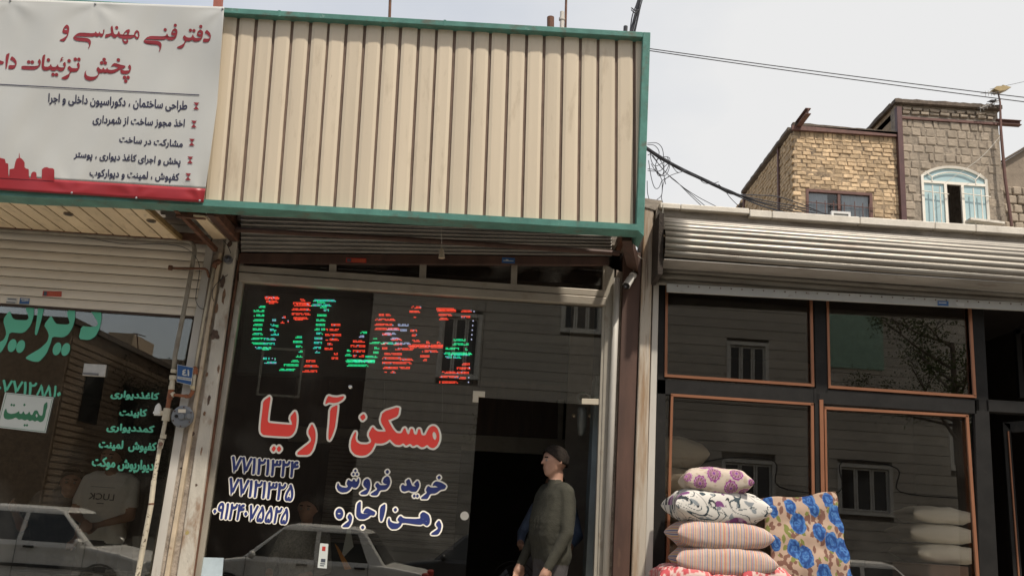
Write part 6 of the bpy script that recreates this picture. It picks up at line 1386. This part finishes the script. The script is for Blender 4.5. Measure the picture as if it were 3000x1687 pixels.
cb = thing('cable_bundle', at(1900, 450, .5), 'thick black bundle of cables with tangled loops sagging from the fascia to the right roof', 'cable bundle')
main = [(1870, 420, .5), (1897, 437, .5), (1940, 465, .7), (2000, 498, 1.1), (2060, 526, 1.5), (2110, 550, 1.8), (2150, 567, 2.1)]
for k in range(6):
    a_ = k * 1.05; P_ = [at(x, y, Y) + Vector((.012 * math.sin(a_ + i * .9), 0, .012 * math.cos(a_ + i * .8))) for i, (x, y, Y) in enumerate(main)]
    ends = [[(2230, 595, 2.6), (2330, 620, 3.2), (2460, 650, 3.8)], [(2230, 592, 2.6), (2330, 612, 3.2), (2450, 640, 3.8)], [(2220, 598, 2.6), (2290, 618, 3.0), (2380, 640, 3.4)], [(2240, 588, 2.6), (2340, 606, 3.2), (2440, 632, 3.8)], [(2230, 603, 2.5), (2310, 626, 3.0), (2400, 645, 3.4)], [(2220, 572, 2.6), (2300, 582, 3.2), (2450, 640, 3.8)]][k]
    G().tube(cat_rom(P_ + [at(*q) for q in ends]), .0068, 6).o('cable', m_wire, cb, smooth=True)
LO = [[(1897, 420), (1925, 420), (1941, 438), (1945, 480), (1945, 510), (1950, 540)], [(1897, 424), (1918, 427), (1931, 445), (1925, 470), (1920, 490), (1930, 515), (1948, 505), (1960, 480), (1955, 460)], [(1905, 445), (1908, 470), (1920, 487), (1945, 475)],
 [(1898, 495), (1920, 500), (1938, 525), (1940, 560), (1938, 580), (1944, 600)], [(1898, 500), (1915, 502), (1935, 500), (1960, 480), (1985, 505), (2005, 500), (2020, 503), (2045, 515)], [(1896, 530), (1898, 570), (1910, 600), (1925, 585), (1938, 572), (1942, 545), (1950, 525), (1970, 512), (2010, 500)],
 [(1900, 470), (1908, 520), (1918, 550), (1930, 550), (1940, 530), (1960, 518)], [(1905, 450), (1925, 475), (1955, 510), (1985, 535), (2020, 570), (2055, 603)], [(1912, 455), (1935, 488), (1965, 520), (1990, 540), (2020, 565), (2065, 603)], [(1980, 532), (2010, 555), (2050, 580), (2100, 606)],
 [(1922, 470), (1945, 460), (1962, 465), (1960, 495), (1948, 515), (1930, 508), (1922, 490)], [(1950, 505), (1958, 488), (1960, 478), (1968, 478), (2000, 500), (2045, 520), (2055, 530)], [(2045, 515), (2060, 535), (2085, 538), (2105, 533)], [(2105, 540), (2125, 560), (2140, 580), (2170, 610)], [(1985, 492), (2040, 512), (2080, 536)], [(1898, 455), (1915, 450), (1935, 470), (1945, 495), (1938, 515), (1920, 500), (1908, 480)]]
for i, l_ in enumerate(LO):
    P_ = [at(x, y, .55 + .02 * ((i * 7) % 5) + max(0, (x - 1900)) * .004) for x, y in l_]; G().tube(cat_rom(P_), .0036, 5).o('loose_wire', m_wire, cb, smooth=True)

# ============================================================ ACROSS THE STREET (seen as reflections)
m_face = pm('pale_stone', (.46, .42, .36), .8, 0, .1, 3, rnd=.06, dirt=((.36, .32, .27), .6, .8, 3)); m_mortc = pm('stone_joint', (.28, .255, .22), .9)
YO = -21.0
op = thing('apartment_house', (2, YO, 0), 'pale stone clad house across the street, mirrored in the shop windows', 'house')
ox0, ox1, oz1 = -4.4, 15.5, 10.2
WIN = []
for (xa, xb, ya, yb) in ((2125, 2265, 1352, 1478), (2465, 2612, 1366, 1502), (2140, 2245, 1008, 1120), (1300, 1392, 925, 1100), (1655, 1755, 880, 968), (2790, 2870, 1240, 1370)):
    a_, b_ = mir(xa, ya, -YO), mir(xb, yb, -YO); WIN.append((min(a_.x, b_.x), max(a_.x, b_.x), b_.z, a_.z))
G().box((ox0, YO - 9, .1), (ox1, YO - .26, oz1)).o('core', m_mortc, op); 
def cuts(z0, z1):
    segs = [(ox0, ox1)]
    for a_, b_, c_, d_ in WIN:
        if z1 > c_ - .12 and z0 < d_ + .12:
            ns = []
            for s0, s1 in segs:
                if b_ + .1 <= s0 or a_ - .1 >= s1: ns.append((s0, s1))
                else:
                    if s0 < a_ - .1: ns.append((s0, a_ - .1))
                    if s1 > b_ + .1: ns.append((b_ + .1, s1))
            segs = ns
    return segs
z = .13; k = 0
while z < oz1 - .1:
    for s0, s1 in cuts(z, z + .3):
        G().box((s0, YO - .259, z + .006), (s1, YO + .012 * (k % 2), z + .294)).o('stone_course', m_face, op)
    z += .3; k += 1
for a_, b_, c_, d_ in WIN:
    ww = sub('window', op, (a_, YO, c_)); rect_frame(a_ - .1, b_ + .1, c_ - .12, d_ + .12, YO - .2, .11, .23, 'surround', pm('trim_white', (.62, .6, .55), .6), ww)
    n_ = 3 if b_ - a_ > .9 else 2
    for i in range(n_): rect_frame(lerp(a_, b_, i / n_) + .01, lerp(a_, b_, (i + 1) / n_) - .01, c_ + .01, d_ - .01, YO - .16, .05, .06, 'sash', _M['trim_white'], ww); G().box((lerp(a_, b_, i / n_) + .061, YO - .14, c_ + .06), (lerp(a_, b_, (i + 1) / n_) - .061, YO - .135, d_ - .06)).o('pane', pm('far_glass', (.02, .022, .022), .1), ww)
G().box((ox0 - .1, YO - 9, oz1 + .002), (ox1, YO + .15, oz1 + .25)).o('roof', m_stone, op)
pg = sub('balcony', op, (8, YO, 6)); a_, b_ = mir(2425, 905, -YO + .0), mir(2590, 1085, -YO); G().box((a_.x, YO + .02, b_.z), (b_.x, YO + .08, a_.z)).o('green_panel', pm('pale_green', (.28, .42, .33), .7), pg)
tagp(G().tube(cat_rom([mir(2010, 1370, -YO - .2), mir(2130, 1340, -YO - .2), mir(2270, 1350, -YO - .2), mir(2285, 1425, -YO - .2), mir(2460, 1440, -YO - .2), mir(2470, 1350, -YO - .2), mir(2630, 1370, -YO - .2), mir(2640, 1440, -YO - .2), mir(2840, 1460, -YO - .2)], 5), .02, 6).o('cable', m_wire), 'black cable pinned around the ground floor windows across the street', 'cable')
# low garage and brick house across, left
og = thing('garage', (-9.5, -24, 0), 'low plastered building with roller door across the street', 'building'); G().box((-16, -30, .1), (-5.4, -22.5, 3.6)).o('wall', pm('dun_plaster', (.28, .23, .18), .9), og); G().box((-11, -22.55, .2), (-7.5, -22.45, 2.8)).o('roller_door', m_galvB, og); G().box((-16.1, -30.1, 3.602), (-5.3, -22.4, 3.75)).o('parapet', m_conc, og)
a_ = mir(225, 1000, 24); ob = thing('brick_house', (-8, -26, 0), 'brown brick house with long side wall across the street', 'house')
m_br2 = pm('brown_brick', (.24, .17, .11), .9, 0, .3, 12, bump=.02)
nc = mir(212, 948, 16.2); bx = nc.x; bz = nc.z
G().box((bx - 6, -30, .1), (bx, -16.2, bz)).o('wall', m_br2, ob); G().box((bx - 6.1, -30.1, bz + .002), (bx + .1, -16.1, bz + .15)).o('parapet', m_tar, ob)
g = G()
for k in range(int((bz - .5) / .17)): g.box((bx, -29.9, .3 + k * .17), (bx + .03, -16.3, .3 + k * .17 + .13))
o = g.o('brick_courses', m_br2, ob); o['kind'] = 'stuff'
for k in range(4): G().box((bx + .032, -18.5 - k * 2.6, bz - 2.4), (bx + .07, -17.4 - k * 2.6, bz - 1.0)).o('window', pm('far_glass', (.02, .022, .022), .1), ob)
ob2 = thing('tall_house', (-6.5, -22, 0), 'tall dark brown house across the street beside the pale stone one', 'house')
m_br3 = pm('umber_render', (.11, .085, .07), .9, 0, .2, 3)
G().box((-9.6, -29, .1), (-4.45, -22, 11)).o('wall', m_br3, ob2); G().box((-9.7, -29.1, 11.002), (-4.4, -21.9, 11.2)).o('parapet', m_tar, ob2)
rect_frame(-8.0, -6.6, 5.2, 6.8, -22.06, .08, .07, 'window_frame', m_alu, ob2)
oc = thing('low_house', (-13, -41, 0), 'low mud coloured house far across the street with a rooftop box', 'house')
a_ = mir(330, 1040, 40); b_ = mir(800, 1075, 40); G().box((a_.x - 3, -46, .1), (b_.x, -40, a_.z)).o('wall', _M['dun_plaster'], oc)
a_ = mir(318, 972, 41); b_ = mir(380, 1045, 41); G().box((a_.x, -44, b_.z - .5), (b_.x, -41, a_.z)).o('rooftop_box', pm('tan_render', (.40, .32, .23), .9), oc)
G().tube([mir(405, 1035, 41), mir(400, 975, 41)], .03, 6).o('aerial', m_rust, oc); G().tube([mir(390, 975, 41), mir(425, 985, 41)], .03, 6).o('aerial', m_rust, oc)
# trees across
def tree(x, y, h, cr_, label, seed, n=5200, lc=(.055, .075, .018)):
    r_ = random.Random(seed); t = thing('tree', (x, y, .1), label, 'tree'); g = G(); top = Vector((x, y, h * .62)); pts = [Vector((x, y, .1)), Vector((x + .05, y, h * .25)), Vector((x - .04, y + .05, h * .45)), top]
    g.tube(pts, [.16, .13, .10, .06], 10); tips = []
    for k in range(16):
        a_ = k * 2.4 + r_.random(); s0 = pts[1].lerp(top, r_.uniform(.2, 1)); L_ = cr_ * r_.uniform(.5, 1.0); e = s0 + Vector((math.cos(a_) * L_, math.sin(a_) * L_, L_ * r_.uniform(.2, .9))); m_ = s0.lerp(e, .5) + Vector((0, 0, -.1)); g.tube([s0, m_, e], [.05, .03, .012], 6); tips += [(m_, .35), (e, .5), (s0.lerp(e, .75), .45)]
        for q in range(3): b_ = e + Vector((r_.uniform(-.6, .6), r_.uniform(-.6, .6), r_.uniform(-.2, .7))); g.tube([s0.lerp(e, .7), b_], [.015, .006], 4); tips.append((b_, .35))
    g.o('trunk', pm('bark', (.10, .075, .055), .9, 0, .3, 8, bump=.01), t)
    V = []; Fc = []; Cc = []
    for k in range(n):
        c_, s_ = r_.choice(tips); p_ = c_ + Vector((r_.gauss(0, s_ * .5), r_.gauss(0, s_ * .5), r_.gauss(0, s_ * .4))); a_ = Vector((r_.gauss(0, 1), r_.gauss(0, 1), r_.gauss(0, 1))).normalized(); b_ = a_.orthogonal().normalized(); l_ = r_.uniform(.05, .10); i = len(V)
        V += [p_, p_ + a_ * l_ * .5 + b_ * l_ * .25, p_ + a_ * l_, p_ + a_ * l_ * .5 - b_ * l_ * .25]; Fc.append((i, i + 1, i + 2, i + 3)); q = r_.uniform(.6, 1.5); Cc += [(lc[0] * q, lc[1] * q, lc[2] * q, 1)] * 4
    o = mk('crown', V, Fc, vcol('leaf'), t, cols=Cc); o['kind'] = 'stuff'
a_ = mir(1600, 1200, 19); tree(a_.x, -19, 6.0, 1.9, 'young leafy street tree across the road, mirrored beside the door of the middle shop', 3)
a_ = mir(2700, 1050, 17); tree(a_.x + .9, -17, 11.8, 2.3, 'tall spreading street tree across the road, mirrored in the upper right pane', 4, 7000)
a_ = mir(500, 1080, 22); tree(a_.x, -21, 7.4, 1.5, 'dark dense tree across the road, mirrored in the left shop window', 5, 7000, (.02, .03, .015))
a_ = mir(1990, 1250, 18); tree(a_.x, -18.2, 4.2, .9, 'small reddish leaved tree across the road, mirrored at the edge of the right shop', 6, 2500, (.10, .035, .02))
# cars
def car(x, y, hd, paint, label, white=True):
    """saloon: hd=+1 nose towards +X. built in local coords then mirrored by scale baked into points"""
    root = thing('parked_car', (x, y, 0), label, 'car', 'cars parked across the road')
    def f(X, Yy, Z): return Vector((x + hd * X * .93, y + Yy, Z if Z < .5 else .5 + (Z - .5) * .88 if Z < .96 else .905 + (Z - .96) * 1.22))
    prof = [(-2.12, .42), (-2.14, .62), (-2.05, .86), (-1.55, .93), (-1.30, .95), (1.02, .94), (1.55, .86), (2.0, .74), (2.12, .62), (2.12, .38), (1.75, .26), (-1.8, .26)]
    def loft(pr, ws, nm, mat, bev=.04):
        g = G(); n_ = len(pr); rows = []
        for wy in ws: rows.append([f(px_, wy * (1 - .05 * (abs(px_) / 2.1) ** 4), pz) for px_, pz in pr])
        V = [v for r_ in rows for v in r_]; Fc = []
        for k in range(len(ws) - 1):
            for i in range(n_): a_ = k * n_ + i; b_ = k * n_ + (i + 1) % n_; q = (a_, b_, b_ + n_, a_ + n_); Fc.append(q if hd > 0 else q[::-1])
        Fc += [tuple(range(n_))[::-1] if hd > 0 else tuple(range(n_)), tuple((len(ws) - 1) * n_ + i for i in range(n_)) if hd > 0 else tuple((len(ws) - 1) * n_ + i for i in range(n_))[::-1]]
        g.add(V, Fc); return g.o(nm, mat, root, bevel=bev, seg=2)
    loft(prof, (-.80, .80), 'body', paint, .05)
    # greenhouse tapered
    lowp = [(-1.42, .93), (1.08, .93)]; top = [(-1.02, 1.38), (-.55, 1.42), (.25, 1.42), (.50, 1.38)]
    V = [f(-1.42, -.74, .92), f(1.10, -.74, .92), f(1.10, .74, .92), f(-1.42, .74, .92)]; 
    V += [f(-.98, -.60, 1.37), f(.42, -.60, 1.38), f(.42, .60, 1.38), f(-.98, .60, 1.37)]; V += [f(-.75, -.52, 1.42), f(.22, -.52, 1.42), f(.22, .52, 1.42), f(-.75, .52, 1.42)]
    Fc = [(0, 1, 5, 4), (1, 2, 6, 5), (2, 3, 7, 6), (3, 0, 4, 7), (4, 5, 9, 8), (5, 6, 10, 9), (6, 7, 11, 10), (7, 4, 8, 11), (8, 9, 10, 11)]
    if hd < 0: Fc = [q[::-1] for q in Fc]
    mk('cabin', V, Fc, paint, root, bevel=.03)
    dk = pm('car_glass', (.012, .014, .014), .05, 0, .1, 2, spec=.8)
    def pane_side(x0, x1, t0, t1, s_):   # bottoms / tops along the side
        def sp(X, Z): w_ = lerp(.74, .60, (Z - .92) / .45) + .004; return f(X, s_ * w_, Z)
        q = [sp(x0, .97), sp(x1, .97), sp(t1, 1.33), sp(t0, 1.33)]; i_ = [v + Vector((0, -s_ * .015, 0)) for v in q]; G().hexa(q, i_).o('side_window', dk, root)
    for s_ in (-1, 1): pane_side(-.16, .93, -.14, .44, s_); pane_side(-1.10, -.24, -.86, -.22, s_); 
    q = [f(1.07, -.66, .95), f(1.07, .66, .95), f(.47, .53, 1.35), f(.47, -.53, 1.35)]; G().hexa([v + Vector((hd * .012, 0, .008)) for v in q], q).o('windscreen', dk, root)
    q = [f(-1.39, -.66, .96), f(-1.39, .66, .96), f(-1.02, .53, 1.34), f(-1.02, -.53, 1.34)]; G().hexa([v + Vector((-hd * .012, 0, .008)) for v in q], q).o('rear_window', dk, root)
    tyre = pm('tyre', (.02, .02, .02), .9); rim = pm('rim', (.4, .4, .4), .35, .7); tr = pm('car_trim', (.02, .02, .022), .5)
    for wx_ in (-1.32, 1.30):
        for s_ in (-1, 1):
            c_ = f(wx_, s_ * .72, .30); wh = sub('wheel', root, c_); g = G(); g.tube([c_ + Vector((0, -.10, 0)), c_ + Vector((0, .10, 0))], .30, 22); g.o('tyre', tyre, wh, bevel=.02); G().tube([c_ + Vector((0, s_ * .085, 0)), c_ + Vector((0, s_ * .108, 0))], .19, 16).o('rim', rim, wh)
            G().tube([c_ + Vector((.33 * math.cos(a_), s_ * .085, .33 * math.sin(a_))) for a_ in [i * math.pi / 10 for i in range(11)]], .018, 5).o('wheel_arch', tr, root)
    for s_ in (-1, 1):
        for X in (.02, -.98): g = G(); a1 = f(X - .09, s_ * .80, .82); a2 = f(X + .09, s_ * .80, .84); g.box((min(a1.x, a2.x), a1.y - .02, .815), (max(a1.x, a2.x), a1.y + .02, .85)); g.o('door_handle', tr, root)
        c_ = f(.88, s_ * .86, .99); G().ball(c_, .085, 10, 8, sc_=(.7, 1, .75)).o('mirror', tr if not white else paint, root, smooth=True)
        G().box((min(f(-1.4, 0, 0).x, f(1.2, 0, 0).x), y + s_ * .803 - .008, .52), (max(f(-1.4, 0, 0).x, f(1.2, 0, 0).x), y + s_ * .803 + .008, .57)).o('side_moulding', tr, root)
        for X in (-.20, .99, -1.12): G().box((f(X, 0, 0).x - .004, y + s_ * .801 - .003, .36), (f(X, 0, 0).x + .004, y + s_ * .801 + .003, .92)).o('door_gap', tr, root)
        c_ = f(2.09, s_ * .58, .66); G().box((c_.x - .05, c_.y - .17, .60), (c_.x + .05, c_.y + .17, .73)).o('headlight', pm('lamp_glass', (.6, .6, .58), .1, 0, .05, 5), root, bevel=.02); c_ = f(-2.10, s_ * .60, .72); G().box((c_.x - .05, c_.y - .15, .64), (c_.x + .05, c_.y + .15, .82)).o('tail_light', m_sred, root, bevel=.02)
    for X in (2.12, -2.13): a1 = f(X, 0, .45); G().box((a1.x - .07, y - .79, .36), (a1.x + .07, y + .79, .52)).o('bumper', tr, root, bevel=.03)
    return root
m_carw = pm('car_white', (.86, .84, .79), .22, 0, .03, 3, dirt=((.45, .42, .37), .6, .9, 4)); m_card = pm('car_grey', (.10, .10, .105), .3, .3, .05, 3)
c_ = mir(905, 1600, 7.9); car(c_.x - .05, -8.6, -1, m_carw, 'white saloon parked across the road, mirrored under the blue phone numbers')
c_ = mir(92, 1560, 7.9); car(c_.x, -8.6, 1, m_carw, 'white saloon parked across the road, mirrored in the left shop window')
c_ = mir(1330, 1640, 12); car(c_.x + .6, -12.8, -1, m_card, 'dark grey saloon parked across the road, mirrored beside the shop door', False)
c_ = mir(2600, 1700, 8.6); car(c_.x - .2, -9.3, 1, m_carw, 'white saloon parked across the road, mirrored at the foot of the right shop window')
